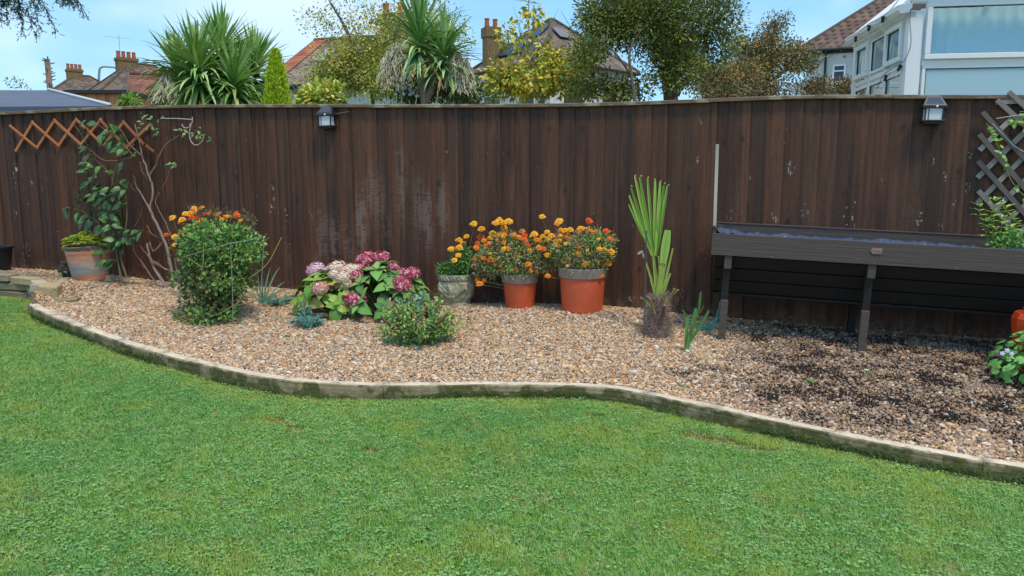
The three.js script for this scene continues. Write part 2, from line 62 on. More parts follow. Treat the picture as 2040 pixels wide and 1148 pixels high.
// ---------- builders ----------
const taken = {};
function numbered(n) { const k = taken[n] = (taken[n] ?? -1) + 1; return k ? n + '_' + String(k).padStart(3, '0') : n; }
function tag(o, label, category, group, kind) { o.userData = {}; if (label) o.userData.label = label; if (category) o.userData.category = category; if (group) o.userData.group = group; if (kind) o.userData.kind = kind; return o; }
function thing(name, label, category, p = [0, 0, 0], turn = 0, group) { const o = new THREE.Group(); o.name = numbered(name); o.position.set(...p); o.rotation.y = turn; tag(o, label, category, group); scene.add(o); return o; }
function part(parent, name, g, m, label) { const o = new THREE.Mesh(g, m); o.name = name; if (label) o.userData.label = label; parent.add(o); return o; }
function struct(name, g, m) { const o = new THREE.Mesh(g, m); o.name = numbered(name); o.userData.kind = 'structure'; scene.add(o); return o; }

class GB {                                              // collects triangles with colour and uv
  constructor() { this.p = []; this.c = []; this.u = []; this.i = []; }
  get n() { return this.p.length / 3; }
  v(x, y, z, c = [1, 1, 1], u = 0, w = 0) { this.p.push(x, y, z); this.c.push(c[0], c[1], c[2]); this.u.push(u, w); return this.p.length / 3 - 1; }
  t(a, b, c) { this.i.push(a, b, c); }
  q(a, b, c, d) { this.i.push(a, b, c, a, c, d); }
  // flat or arched leaf: base point, direction, face normal, length, width
  leaf(P, d, n, L, W, c, o = {}) {
    const segs = o.segs ?? 4, bend = o.bend ?? 0.25, fold = o.fold ?? 0.18, shape = o.shape ?? ((t) => Math.sin(Math.PI * Math.pow(t, 0.75)));
    const s = V().crossVectors(d, n).normalize(), nn = V().crossVectors(s, d).normalize(), dir = d.clone(), p = P.clone();
    let prev = null; const step = L / segs, tw = o.twist ?? 0;
    const c2 = o.edge ?? c;
    for (let k = 0; k <= segs; k++) {
      const t = k / segs, w = W * 0.5 * Math.max(shape(t), k === 0 || k === segs ? (o.end ?? 0.04) : 0.1);
      const a = this.v(p.x - s.x * w + nn.x * fold * w, p.y - s.y * w + nn.y * fold * w, p.z - s.z * w + nn.z * fold * w, c2, 0, t);
      const b = this.v(p.x, p.y, p.z, c, 0.5, t);
      const e = this.v(p.x + s.x * w + nn.x * fold * w, p.y + s.y * w + nn.y * fold * w, p.z + s.z * w + nn.z * fold * w, c2, 1, t);
      if (prev) { this.q(prev[0], prev[1], b, a); this.q(prev[1], prev[2], e, b); }
      prev = [a, b, e];
      const ang = (typeof bend === 'function' ? bend(t) : bend) / segs;
      dir.applyAxisAngle(s, -ang); nn.applyAxisAngle(s, -ang);
      if (tw) { s.applyAxisAngle(dir, tw / segs); nn.applyAxisAngle(dir, tw / segs); }
      if (o.grav) { dir.y -= o.grav / segs * (0.3 + t); dir.normalize(); nn.crossVectors(s, dir).normalize(); }
      p.addScaledVector(dir, step);
    }
  }
  chip(P, d, n, L, W, c) {                              // small leaf of two triangles, folded on its midrib
    const s = V().crossVectors(d, n).normalize().multiplyScalar(W * 0.5), m = P.clone().addScaledVector(d, L * 0.5).addScaledVector(n, W * 0.14), e = P.clone().addScaledVector(d, L);
    const a = this.v(P.x, P.y, P.z, c), b = this.v(m.x - s.x, m.y - s.y, m.z - s.z, c), f = this.v(e.x, e.y, e.z, c), g = this.v(m.x + s.x, m.y + s.y, m.z + s.z, c);
    this.t(a, f, b); this.t(a, g, f);
  }
  tube(pts, r0, r1, sides = 5, c = [1, 1, 1], cap = true) {
    const P = pts.map((p) => p.isVector3 ? p : V(...p)), N = P.length; let t = V().subVectors(P[1], P[0]).normalize();
    let n = Math.abs(t.y) < 0.9 ? V(0, 1, 0) : V(1, 0, 0); n.sub(t.clone().multiplyScalar(n.dot(t))).normalize();
    let prev = -1, len = 0; const first = this.n;
    for (let k = 0; k < N; k++) {
      t = V().subVectors(P[Math.min(k + 1, N - 1)], P[Math.max(k - 1, 0)]).normalize();
      n.sub(t.clone().multiplyScalar(n.dot(t))).normalize(); const b = V().crossVectors(t, n);
      const r = typeof r0 === 'function' ? r0(k / (N - 1)) : lerp(r0, r1, k / (N - 1)); if (k) len += P[k].distanceTo(P[k - 1]);
      const st = this.n;
      for (let j = 0; j <= sides; j++) { const a = j / sides * TAU, x = Math.cos(a) * r, y = Math.sin(a) * r; this.v(P[k].x + n.x * x + b.x * y, P[k].y + n.y * x + b.y * y, P[k].z + n.z * x + b.z * y, c, j / sides, len * 4); }
      if (prev >= 0) for (let j = 0; j < sides; j++) this.q(prev + j, prev + j + 1, st + j + 1, st + j);
      prev = st;
    }
    if (cap) for (const [s, e, k] of [[first, -1, 0], [prev, 1, N - 1]]) { const m = this.v(P[k].x, P[k].y, P[k].z, c); for (let j = 0; j < sides; j++) e > 0 ? this.t(m, s + j, s + j + 1) : this.t(m, s + j + 1, s + j); }
  }
  box(x, y, z, w, h, d, c = [1, 1, 1], rot) {           // centred box, faces apart for flat shading
    const X = w / 2, Y = h / 2, Z = d / 2, F = [[[-1, -1, 1], [1, -1, 1], [1, 1, 1], [-1, 1, 1]], [[1, -1, -1], [-1, -1, -1], [-1, 1, -1], [1, 1, -1]], [[1, -1, 1], [1, -1, -1], [1, 1, -1], [1, 1, 1]], [[-1, -1, -1], [-1, -1, 1], [-1, 1, 1], [-1, 1, -1]], [[-1, 1, 1], [1, 1, 1], [1, 1, -1], [-1, 1, -1]], [[-1, -1, -1], [1, -1, -1], [1, -1, 1], [-1, -1, 1]]];
    F.forEach((f, fi) => { const id = f.map(([a, b, e]) => { const q = V(a * X, b * Y, e * Z); if (rot) q.applyEuler(rot); const uu = fi < 2 ? a * X : fi < 4 ? e * Z : a * X, vv = fi < 4 ? b * Y : e * Z; return this.v(q.x + x, q.y + y, q.z + z, c, uu + x * 0.37, vv + y * 0.21); }); this.q(...id); });
  }
  quad(a, b, c, d, col = [1, 1, 1], uv = [[0, 0], [1, 0], [1, 1], [0, 1]]) { const id = [a, b, c, d].map((p, k) => this.v(p.x ?? p[0], p.y ?? p[1], p.z ?? p[2], col, ...uv[k])); this.q(...id); }
  g(flat) {
    let g = new THREE.BufferGeometry();
    g.setAttribute('position', new THREE.Float32BufferAttribute(this.p, 3)); g.setAttribute('color', new THREE.Float32BufferAttribute(this.c, 3)); g.setAttribute('uv', new THREE.Float32BufferAttribute(this.u, 2)); g.setIndex(this.i);
    if (flat) g = g.toNonIndexed(); g.computeVertexNormals(); return g;
  }
}
const lin = (hex) => { const c = new THREE.Color(hex); return [c.r, c.g, c.b]; };
const mixc = (a, b, t) => [lerp(a[0], b[0], t), lerp(a[1], b[1], t), lerp(a[2], b[2], t)];
const vary = (c, r, k = 0.3) => { const s = 1 + (r() - 0.5) * k, h = (r() - 0.5) * k * 0.35; return [clamp(c[0] * s * (1 + h)), clamp(c[1] * s), clamp(c[2] * s * (1 - h))]; };
const pick = (a, r) => a[Math.floor(r() * a.length) % a.length];
function dirRand(r) { const z = r() * 2 - 1, a = r() * TAU, s = Math.sqrt(1 - z * z); return V(Math.cos(a) * s, z, Math.sin(a) * s); }
function curve(pts, n) { return new THREE.CatmullRomCurve3(pts.map((p) => p.isVector3 ? p : V(...p)), false, 'centripetal').getPoints(n); }
function dataTex(w, h, fn, srgb, rep) {                 // fn(u,v) -> [r,g,b] 0..255
  const d = new Uint8Array(w * h * 4);
  for (let j = 0; j < h; j++) for (let i = 0; i < w; i++) { const c = fn(i / w, j / h), k = (j * w + i) * 4; d[k] = clamp(c[0], 0, 255); d[k + 1] = clamp(c[1], 0, 255); d[k + 2] = clamp(c[2], 0, 255); d[k + 3] = 255; }
  const t = new THREE.DataTexture(d, w, h, THREE.RGBAFormat); t.magFilter = THREE.LinearFilter; t.minFilter = THREE.LinearMipmapLinearFilter; t.generateMipmaps = true; t.wrapS = t.wrapT = THREE.RepeatWrapping;
  if (srgb) t.colorSpace = THREE.SRGBColorSpace; if (rep) t.repeat.set(...rep); t.needsUpdate = true; return t;
}
const std = (color, roughness = 0.7, o = {}) => new THREE.MeshStandardMaterial({ color: Array.isArray(color) ? new THREE.Color().setRGB(...color) : color, roughness, ...o });
const leafMat = (roughness = 0.55) => new THREE.MeshStandardMaterial({ vertexColors: true, roughness, side: THREE.DoubleSide });
const LEAF = leafMat(0.55), LEAFGLOSS = leafMat(0.44), LEAFMATT = leafMat(0.8), PETAL = leafMat(0.7), BARK = new THREE.MeshStandardMaterial({ vertexColors: true, roughness: 0.9 });
function pchip(P, x) {
  const n = P.length; if (x <= P[0][0]) return P[0][1]; if (x >= P[n - 1][0]) return P[n - 1][1];
  let i = 0; while (x > P[i + 1][0]) i++;
  const m = (k) => (P[Math.min(k + 1, n - 1)][1] - P[Math.max(k - 1, 0)][1]) / (P[Math.min(k + 1, n - 1)][0] - P[Math.max(k - 1, 0)][0]);
  const h = P[i + 1][0] - P[i][0], t = (x - P[i][0]) / h, a = m(i) * h, b = m(i + 1) * h;
  return (2 * t ** 3 - 3 * t * t + 1) * P[i][1] + (t ** 3 - 2 * t * t + t) * a + (-2 * t ** 3 + 3 * t * t) * P[i + 1][1] + (t ** 3 - t * t) * b;
}
// grain for sawn timber (tile of 1 m x 1 m, grain along v)
const grainBump = dataTex(512, 512, (u, v) => { const n = fbm(u * 64, v * 4, 5, 3, 64, 4) * 0.6 + fbm(u * 24, v * 90, 8, 2, 24, 90) * 0.4; return [n * 255, n * 255, n * 255]; });
const roughBump = dataTex(512, 512, (u, v) => { const n = fbm(u * 24, v * 24, 15, 5, 24, 24); return [n * 255, n * 255, n * 255]; });
function woodTex(base, seed, amp = 0.35) { return dataTex(256, 512, (u, v) => { const n = fbm(u * 22, v * 3, seed, 4, 22, 3), k = fbm(u * 3, v * 2, seed + 5, 2, 3, 2), s = 1 + (n - 0.5) * amp * 2 + (k - 0.5) * amp; return [base[0] * s, base[1] * s, base[2] * s]; }, true); }
// ---------- lie of the land: lawn falls gently to the right, gravel bed rises to the fence ----------
const EDGE = [[-9.5, 0.8], [-7.5, 0.8], [-6.46, 0.84], [-6.07, 0.88], [-5.8, 1.0], [-5.62, 1.3], [-5.05, 1.62], [-3.861, 2.143], [-3.08, 2.378], [-2.439, 2.489], [-1.874, 2.378], [-1.192, 2.067], [-0.607, 1.873], [-0.007, 2.02], [0.513, 2.2], [1.065, 2.36], [1.6, 2.44], [3.4, 2.6]];
const FOOT = [[-9.5, 0.47], [-7.4, 0.442], [-7, 0.443], [-5.79, 0.401], [-5.3, 0.362], [-4, 0.345], [-2.39, 0.283], [-1.96, 0.281], [-1.41, 0.300], [-0.708, 0.302], [-0.04, 0.255], [0.59, 0.236], [1.11, 0.213], [1.83, 0.191], [3.4, 0.14]];
const edgeZ = (x) => pchip(EDGE, x), footY = (x) => pchip(FOOT, x);
const lawnY = (x, z) => -0.045 * x + (fbm(x * 0.8 + 9, z * 0.8 + 9, 21, 2) - 0.5) * 0.035;
const kerbH = (x) => lerp(0.19, 0.081, smooth(-5.75, -5.45, x));
function bedY(x, z) {
  const zk = edgeZ(x), t = clamp(z / zk), w = Math.pow(t, 1.35);
  const yk = -0.045 * x + kerbH(x) - 0.012, hump = 0.028 * smooth(-2.7, -2.2, x) * (1 - smooth(-0.9, -0.5, x)) * smooth(0, 0.2, z) * (1 - smooth(0.4, 0.9, z));
  return footY(x) * (1 - w) + yk * w + hump + (fbm(x * 3 + 50, z * 3 + 50, 31, 2) - 0.5) * 0.02 * smooth(0, 0.3, t) * (1 - smooth(0.85, 1, t));
}
function sheet(x0, x1, nx, zA, zB, nz, yf, uvs = 1) {
  const b = new GB();
  for (let j = 0; j <= nz; j++) for (let i = 0; i <= nx; i++) { const x = lerp(x0, x1, i / nx), z = lerp(zA(x), zB(x), j / nz); b.v(x, yf(x, z), z, [1, 1, 1], x * uvs, z * uvs); }
  for (let j = 0; j < nz; j++) for (let i = 0; i < nx; i++) { const a = j * (nx + 1) + i; b.q(a, a + nx + 1, a + nx + 2, a + 1); }
  return b.g();
}
{
  const earth = dataTex(512, 512, (u, v) => { const n = fbm(u * 30, v * 30, 41, 4, 30, 30), m = fbm(u * 5, v * 5, 45, 3, 5, 5); return [70 + 60 * n + 20 * m, 82 + 60 * n, 38 + 34 * n]; }, true);
  earth.repeat.set(0.2, 0.2);
  const b = new GB(); b.quad([-220, 0, 200], [220, 0, 200], [220, 0, -260], [-220, 0, -260], [1, 1, 1], [[0, 0], [440, 0], [440, 460], [0, 460]]);
  const o = struct('ground', b.g(), std(0xffffff, 0.95, { map: earth })); o.position.y = -0.75;
  const turf = dataTex(1024, 1024, (u, v) => { const n = fbm(u * 90, v * 90, 51, 3, 90, 90), m = fbm(u * 6, v * 6, 55, 3, 6, 6); return [58 + 46 * n + 24 * m, 62 + 46 * n + 10 * m, 28 + 20 * n]; }, true);
  turf.repeat.set(0.5, 0.5);
  struct('lawn', sheet(-14, 5, 150, (x) => edgeZ(x) - 0.02, () => 12, 70, lawnY), std(0xffffff, 0.95, { map: turf }));
  const soilShade = dataTex(1024, 1024, (u, v) => { const n = fbm(u * 110, v * 110, 61, 3, 110, 110), m = fbm(u * 9, v * 9, 65, 3, 9, 9); return [66 + 60 * n + 18 * m, 54 + 50 * n + 14 * m, 44 + 42 * n + 10 * m]; }, true);  // soil tone, darkened to paint in the shadow between the stones
  soilShade.repeat.set(0.6, 0.6);
  struct('gravel_bed_base', sheet(-9.4, 3.3, 170, () => -0.03, (x) => edgeZ(x) - 0.035, 36, (x, z) => bedY(x, z) - 0.006), std(0xffffff, 0.95, { map: soilShade, bumpMap: roughBump, bumpScale: 0.004 }));
}
// compost spilt among the stones under and in front of the planter
const SPILL = [[0.12, 1.30, 0.42, 0.20], [-0.02, 1.5, 0.34, 0.16], [0.42, 0.55, 0.30, 0.14], [0.75, 1.25, 0.40, 0.18], [0.95, 1.75, 0.45, 0.22], [1.45, 1.2, 0.5, 0.3], [1.2, 0.55, 0.55, 0.2], [1.7, 0.8, 0.4, 0.3], [1.75, 1.55, 0.4, 0.4], [1.3, 1.85, 0.3, 0.14], [0.45, 1.75, 0.3, 0.14], [2.2, 1.3, 0.6, 0.5], [0.3, 1.0, 0.3, 0.14]];
function soilAt(x, z) {
  let m = 0; for (const [cx, cz, rx, rz] of SPILL) m = Math.max(m, 1 - Math.hypot((x - cx) / rx, (z - cz) / rz));
  const wide = smooth(-0.35, 0.5, x + (fbm(x * 2 + 5, z * 2 + 5, 36, 2) - 0.5) * 0.8 - 0.25 * (1.4 - z) * (z < 1.4 ? 1 : 0)) * (1 - smooth(0.75, 1.0, z / edgeZ(x) + (fbm(x * 3, z * 3, 37, 2) - 0.5) * 0.3)); const n = fbm(x * 8 + 70, z * 8 + 70, 33, 4);
  return clamp(wide * (0.30 + smooth(0.40, 0.74, n) * 0.42) + smooth(0.0, 0.9, m) * smooth(0.34, 0.66, n) * 0.5);
}
// pebbles: three worn shapes
function pebbleGeo(seed) {
  const g = new THREE.IcosahedronGeometry(1, 1), r = rng(seed), p = g.attributes.position, ox = r() * 20, oy = r() * 20;
  for (let i = 0; i < p.count; i++) { const v = V().fromBufferAttribute(p, i), k = 0.78 + 0.44 * fbm(v.x * 1.3 + 20 + ox, v.y * 1.3 + v.z * 1.7 + 20 + oy, seed, 2); v.multiplyScalar(k); v.x *= 1.18; v.y *= 0.68; v.z *= 0.88; p.setXYZ(i, v.x, v.y, v.z); }
  g.deleteAttribute('uv'); const m = mergeByPos(g); m.computeVertexNormals(); return m;
}
function mergeByPos(g) { const p = g.attributes.position, map = new Map(), pos = [], idx = []; for (let i = 0; i < p.count; i++) { const k = [p.getX(i), p.getY(i), p.getZ(i)].map((v) => v.toFixed(4)).join(); if (!map.has(k)) { map.set(k, pos.length / 3); pos.push(p.getX(i), p.getY(i), p.getZ(i)); } idx.push(map.get(k)); } const o = new THREE.BufferGeometry(); o.setAttribute('position', new THREE.Float32BufferAttribute(pos, 3)); o.setIndex(idx); return o; }
{
  const PEB = ['#c2935e', '#d3b083', '#e0ccaa', '#eee4d2', '#b8895c', '#a67c58', '#ccb89c', '#9d9488', '#8d8d8b', '#bdb6ac', '#dcbc8e', '#c99e68', '#746f69', '#f0ebe2', '#a8744a', '#d2b290', '#bba283', '#dfc299', '#5f5a55', '#e8dcc4'].map(lin);
  const kinds = [1, 2, 3].map((k) => ({ g: pebbleGeo(k * 17), m: [], c: [] })), r = rng(4242), M = new THREE.Matrix4(), Q = new THREE.Quaternion(), E = new THREE.Euler();
  const step = 0.0121;
  for (let x = -8.3; x < 2.9; x += step) {
    const ze = edgeZ(x) - 0.081;
    for (let z = 0.012; z < ze + (x < -5.7 ? 0.0 : 0); z += step) {
      const px = x + (r() - 0.5) * step * 1.3, pz = Math.max(0.012, z + (r() - 0.5) * step * 1.3);
      const so = soilAt(px, pz); if (r() < so * 0.62) { r(); continue; }
      const big = r(), s = (big > 0.985 ? 0.0145 : big > 0.85 ? 0.0104 : 0.0074) * (0.8 + r() * 0.4) * (px > -1.2 ? 1.08 : 1);
      E.set((r() - 0.5) * 1.0, r() * TAU, (r() - 0.5) * 1.0); Q.setFromEuler(E);
      const y = bedY(px, pz) + s * (0.05 + r() * 0.7) - so * 0.004;
      M.compose(V(px, y, pz), Q, V(s * (0.85 + r() * 0.4), s * (0.8 + r() * 0.45), s * (0.85 + r() * 0.3)));
      const k = kinds[Math.floor(r() * 3)]; let c = mixc(vary(pick(PEB, r), r, 0.32), [0.46, 0.34, 0.23], 0.22).map((q, k) => q * [0.90, 0.84, 0.75][k]);
      if (so > 0.04 && r() < so * 2.2 + 0.1) c = mixc(c, [0.14, 0.088, 0.062], 0.25 + r() * 0.55);      // dusted with compost
      k.m.push(...M.elements); k.c.push(...c);
    }
  }
  // one bed of loose stones
  const all = kinds.map((k, n) => { const im = new THREE.InstancedMesh(k.g, std(0xffffff, 0.62), k.m.length / 16); im.instanceMatrix.array.set(k.m); im.instanceColor = new THREE.InstancedBufferAttribute(new Float32Array(k.c), 3); im.name = numbered('gravel'); im.userData = { kind: 'stuff', label: 'loose tan, cream and grey pea gravel covering the flower bed' }; scene.add(im); return im; });
  // compost crumbs
  const crumbs = [], cc = [], g = pebbleGeo(91);
  for (let k = 0; k < 110000; k++) { const x = -0.6 + r() * 3.4, z = 0.1 + r() * (edgeZ(x) - 0.2), so = soilAt(x, z); if (r() > so * 0.95 - 0.1) continue; const s = 0.002 + r() * r() * 0.006; E.set(r() * 6, r() * 6, r() * 6); Q.setFromEuler(E); M.compose(V(x, bedY(x, z) + 0.004 + r() * 0.008, z), Q, V(s, s * 0.8, s)); crumbs.push(...M.elements); cc.push(...vary([0.022, 0.015, 0.011], r, 0.6)); }
  const im = new THREE.InstancedMesh(g, std(0xffffff, 0.95), crumbs.length / 16); im.instanceMatrix.array.set(crumbs); im.instanceColor = new THREE.InstancedBufferAttribute(new Float32Array(cc), 3); im.name = 'compost'; im.userData = { kind: 'stuff', label: 'dark compost crumbs spilt over the gravel below the planter' }; scene.add(im);
}
// ---------- grass and clover ----------
const BARE = [[-0.05, 2.325, 0.12, 0.07], [0.06, 2.335, 0.12, 0.06], [0.17, 2.36, 0.11, 0.065], [0.28, 2.40, 0.11, 0.055], [-2.17, 2.94, 0.10, 0.05], [-2.04, 2.99, 0.08, 0.04], [-0.62, 2.2, 0.05, 0.03], [-1.53, 3.16, 0.06, 0.04], [-2.57, 2.94, 0.04, 0.03], [-0.63, 3.38, 0.05, 0.03]];
const bareAt = (x, z) => { let m = 0; for (const [cx, cz, rx, rz] of BARE) m = Math.max(m, smooth(1.25, 0.55, Math.hypot((x - cx) / rx, (z - cz) / rz) + (fbm(x * 14, z * 14, 7, 2) - 0.5) * 1.1)); return m; };
{
  const r = rng(99), M = new THREE.Matrix4(), Q = new THREE.Quaternion(), E = new THREE.Euler();
  function tuft(seed, n, spread, h, w) {
    const b = new GB(), q = rng(seed);
    for (let k = 0; k < n; k++) {
      const a = q() * TAU, rr = Math.sqrt(q()) * spread, lean = 0.2 + q() * 1.1, d = V(Math.cos(a) * lean, 1, Math.sin(a) * lean).normalize(), a2 = q() * TAU;
      const c = vary([1, 1, 1], q, 0.62), L = h * (0.6 + q() * 0.6), P = V(Math.cos(a2) * rr, -0.003, Math.sin(a2) * rr), s = V(-Math.sin(a), 0, Math.cos(a)).multiplyScalar(w * 0.5);
      const m = P.clone().addScaledVector(d, L * 0.55), e = P.clone().addScaledVector(d, L).add(V(Math.cos(a) * L * 0.3, -L * 0.12, Math.sin(a) * L * 0.3));
      const i0 = b.v(P.x - s.x, P.y, P.z - s.z, c), i1 = b.v(P.x + s.x, P.y, P.z + s.z, c), i2 = b.v(m.x + s.x * 0.9, m.y, m.z + s.z * 0.9, c), i3 = b.v(m.x - s.x * 0.9, m.y, m.z - s.z * 0.9, c), i4 = b.v(e.x, e.y, e.z, c);
      b.q(i0, i1, i2, i3); b.t(i3, i2, i4);
    }
    return b.g();
  }
  function clover(seed) {
    const b = new GB(), q = rng(seed);
    for (let k = 0; k < 5; k++) {
      const a = q() * TAU, rr = Math.sqrt(q()) * 0.042, h = 0.012 + q() * 0.014, cx = Math.cos(a) * rr, cz = Math.sin(a) * rr, c = vary([1, 1, 1], q, 0.5), a0 = q() * TAU, tilt = V((q() - 0.5) * 0.6, 1, (q() - 0.5) * 0.6).normalize();
      for (let j = 0; j < 3; j++) { const t = a0 + j * TAU / 3, d = V(Math.cos(t), 0, Math.sin(t)); d.addScaledVector(tilt, -d.dot(tilt)).normalize(); const L = 0.0042 + q() * 0.0024; b.chip(V(cx, h, cz), d, tilt, L, L * 1.05, c); }
    }
    return b.g();
  }
  const gm = new THREE.MeshStandardMaterial({ vertexColors: true, roughness: 0.6, side: THREE.DoubleSide });
  const G = [lin('#70a338'), lin('#639d3c'), lin('#589742'), lin('#82ae42'), lin('#97bd80')], Y = lin('#a6b244'), B = lin('#569a52'), DRY = lin('#a89c62');
  const kinds = [11, 12, 13, 14].map((s) => ({ g: tuft(s, 22, 0.021, 0.027, 0.0019), m: [], c: [] })), clo = [21, 22].map((s) => ({ g: clover(s), m: [], c: [] }));
  const inView = (x, z) => { const dx = x, dz = z - 6.28, ca = Math.cos(-0.2618), sa = Math.sin(-0.2618); const lat = dx * ca + dz * Math.sin(-0.2618), dep = -dz * ca + dx * Math.sin(-0.2618); return dep > 1.9 && Math.abs(lat) < dep * 0.74 + 0.25; };
  const step = 0.0158;
  for (let x = -8.2; x < 3.2; x += step) for (let z = 0.7; z < 4.75; z += step) {
    const px = x + (r() - 0.5) * step * 1.2, pz = z + (r() - 0.5) * step * 1.2, ze = edgeZ(px); if (pz < ze + 0.006 || !inView(px, pz)) continue;
    const near = pz - ze, ba = bareAt(px, pz); if (r() < ba * 0.9) continue;
    const worn = smooth(0.30, 0.02, near + (fbm(px * 5, pz * 5, 71, 3) - 0.5) * 0.36);
    if (near < 0.05 && r() < 0.25) continue;
    const big = fbm(px * 1.1 + 30, pz * 1.1 + 30, 72, 3), mid = fbm(px * 4 + 30, pz * 4 + 30, 75, 3), fin = fbm(px * 17, pz * 17, 78, 2);
    let c = pick(G, r); c = mixc(c, B, smooth(0.46, 0.7, big) * 0.45); c = mixc(c, Y, smooth(0.5, 0.78, mid) * 0.38 + worn * 0.4); c = mixc(c, DRY, smooth(0.70, 0.86, fin) * 0.4 + ba * 0.5 + (r() < 0.05 ? 0.6 : 0));
    c = vary(c, r, 0.3).map((q, k) => Math.min(1, q * [1.2, 1.14, 1.0][k]));
    const h = (0.8 + 0.45 * mid + 0.3 * r()) * (1 - 0.3 * worn), y = lawnY(px, pz);
    E.set((r() - 0.5) * 0.3, r() * TAU, (r() - 0.5) * 0.3); Q.setFromEuler(E);
    const k = pick(kinds, r); M.compose(V(px, y, pz), Q, V(1, h, 1)); k.m.push(...M.elements); k.c.push(...c);
    if (r() < 0.09 + 0.14 * smooth(0.42, 0.68, fbm(px * 2.6 + 8, pz * 2.6 + 8, 81, 3))) { const q = pick(clo, r), cc = vary(mixc(lin('#74ac62'), lin('#86b65e'), r()), r, 0.3); E.set((r() - 0.5) * 0.3, r() * TAU, (r() - 0.5) * 0.3); Q.setFromEuler(E); const s = 0.8 + r() * 0.6; M.compose(V(px, y + 0.002, pz), Q, V(s, 0.85 + 0.3 * r(), s)); q.m.push(...M.elements); q.c.push(...cc); }
  }
  const put = (list, name, label) => list.forEach((k) => { const im = new THREE.InstancedMesh(k.g, gm, k.m.length / 16); im.instanceMatrix.array.set(k.m); im.instanceColor = new THREE.InstancedBufferAttribute(new Float32Array(k.c), 3); im.name = numbered(name); im.userData = { kind: 'stuff', label }; scene.add(im); });
  put(kinds, 'grass', 'short mown green grass of the lawn'); put(clo, 'clover', 'low clover leaves growing through the lawn');
  // moss and creeping grass against the kerb
  const mo = [{ g: tuft(31, 12, 0.014, 0.016, 0.003), m: [], c: [] }];
  for (let k = 0; k < 9000; k++) { const x = -5.4 + r() * 8.2, n = fbm(x * 2.2 + 5, 3.3, 88, 3); if (r() > smooth(0.36, 0.6, n)) continue; const z = edgeZ(x) + 0.002 + r() * r() * 0.05; const up = r() * 0.05 * smooth(0.42, 0.62, n); E.set(0.5 + r() * 0.5, (r() - 0.5) * 2, 0); Q.setFromEuler(E); const s = 0.6 + r() * 0.7; M.compose(V(x, lawnY(x, z) + (z - edgeZ(x) < 0.012 ? up : 0), z), Q, V(s, s, s)); mo[0].m.push(...M.elements); mo[0].c.push(...vary(mixc(lin('#3e5420'), lin('#66702c'), r()), r, 0.4)); }
  put(mo, 'moss', 'dark moss tufts along the foot of the edging');
}
// ---------- lawn edging: concrete kerb pieces laid in a winding line ----------
{
  const conc = dataTex(2048, 128, (u, v) => {
    const X = u * 9, h = v * 0.32, n = fbm(u * 420, v * 16, 101, 3, 420, 16), st = fbm(u * 60, v * 3, 105, 3, 60, 3), blot = fbm(u * 140, v * 6, 108, 3, 140, 6);
    let c = [214, 200, 174].map((q) => q * (0.86 + 0.2 * n + 0.16 * (st - 0.5)));
    if (blot > 0.66) c = c.map((q) => q * 0.86);
    if (n > 0.74 && blot > 0.5) c = c.map((q, k) => lerp(q, [96, 88, 70][k], 0.6));
    if (h < 0.198) { const e = smooth(0.205, 0.12, h + (fbm(u * 220, v * 5, 118, 3, 220, 5) - 0.5) * 0.16), m = smooth(0.45, 0.58, fbm(u * 90, v * 4, 112, 4, 90, 4) + e * 0.12 - 0.02) * smooth(0.3, 0.6, n + 0.1); c = mixc(c.map((q) => q * 0.86), [136, 120, 88].map((q) => q * (0.75 + 0.5 * n)), 0.6 + 0.38 * e); c = mixc(c, [72, 76, 32].map((q) => q * (0.6 + 0.7 * n)), m * 0.8); }
    return c;
  }, true);
  const cm = std(0xffffff, 0.9, { map: conc, bumpMap: roughBump, bumpScale: 0.004 });
  const kerb = thing('lawn_edging', 'winding pale concrete edging with mossy face between lawn and gravel', 'edging');
  const line = []; for (let x = -5.60; x < 3.3; x += 0.02) line.push([x, edgeZ(x)]);
  let len = 0; const S = line.map((p, i) => { if (i) len += Math.hypot(p[0] - line[i - 1][0], p[1] - line[i - 1][1]); return len; });
  const at = (s) => { let i = 1; while (i < S.length - 1 && S[i] < s) i++; const t = clamp((s - S[i - 1]) / (S[i] - S[i - 1])), a = line[i - 1], b = line[i], dx = b[0] - a[0], dz = b[1] - a[1], L = Math.hypot(dx, dz); return { x: lerp(a[0], b[0], t), z: lerp(a[1], b[1], t), nx: dz / L, nz: -dx / L }; };
  const r = rng(5); let s = 0.0, w0 = 0;
  while (s < len - 0.1) {
    const e = Math.min(len, s + (s < 2.2 ? 0.5 + r() * 0.14 : 1.5 + r() * 0.3)), n = Math.max(3, Math.round((e - s) / 0.08)), b = new GB(), dy = (r() - 0.5) * 0.002, off = (r() - 0.5) * 0.004;
    const prof = [[0, -0.1, 0], [0, 0.076, 0.176], [0.002, 0.083, 0.19], [0.008, 0.087, 0.197], [0.068, 0.089, 0.257], [0.074, 0.086, 0.263], [0.077, 0.079, 0.27], [0.077, -0.1, 0.318]];
    let prev = -1;
    for (let k = 0; k <= n; k++) {
      const u = lerp(s + 0.0022, e - 0.0022, k / n), p = at(u), st = b.n, gy = -0.045 * p.x, wob = (fbm(u * 9, 2, 120, 2) - 0.5) * 0.004;
      for (const [o, h, v] of prof) b.v(p.x + p.nx * (o + off), gy + h + dy + (h > 0 ? wob : 0), p.z + p.nz * (o + off), [1, 1, 1], u / 9, v / 0.32);
      if (prev >= 0) for (let j = 0; j < prof.length - 1; j++) b.q(prev + j, st + j, st + j + 1, prev + j + 1);
      else for (let j = 1; j < prof.length - 1; j++) b.t(st, st + j, st + j + 1);
      prev = st;
    }
    for (let j = 1; j < prof.length - 1; j++) b.t(prev, prev + j + 1, prev + j);
    part(kerb, 'edging_stone', b.g(), cm); s = e;
  }
}
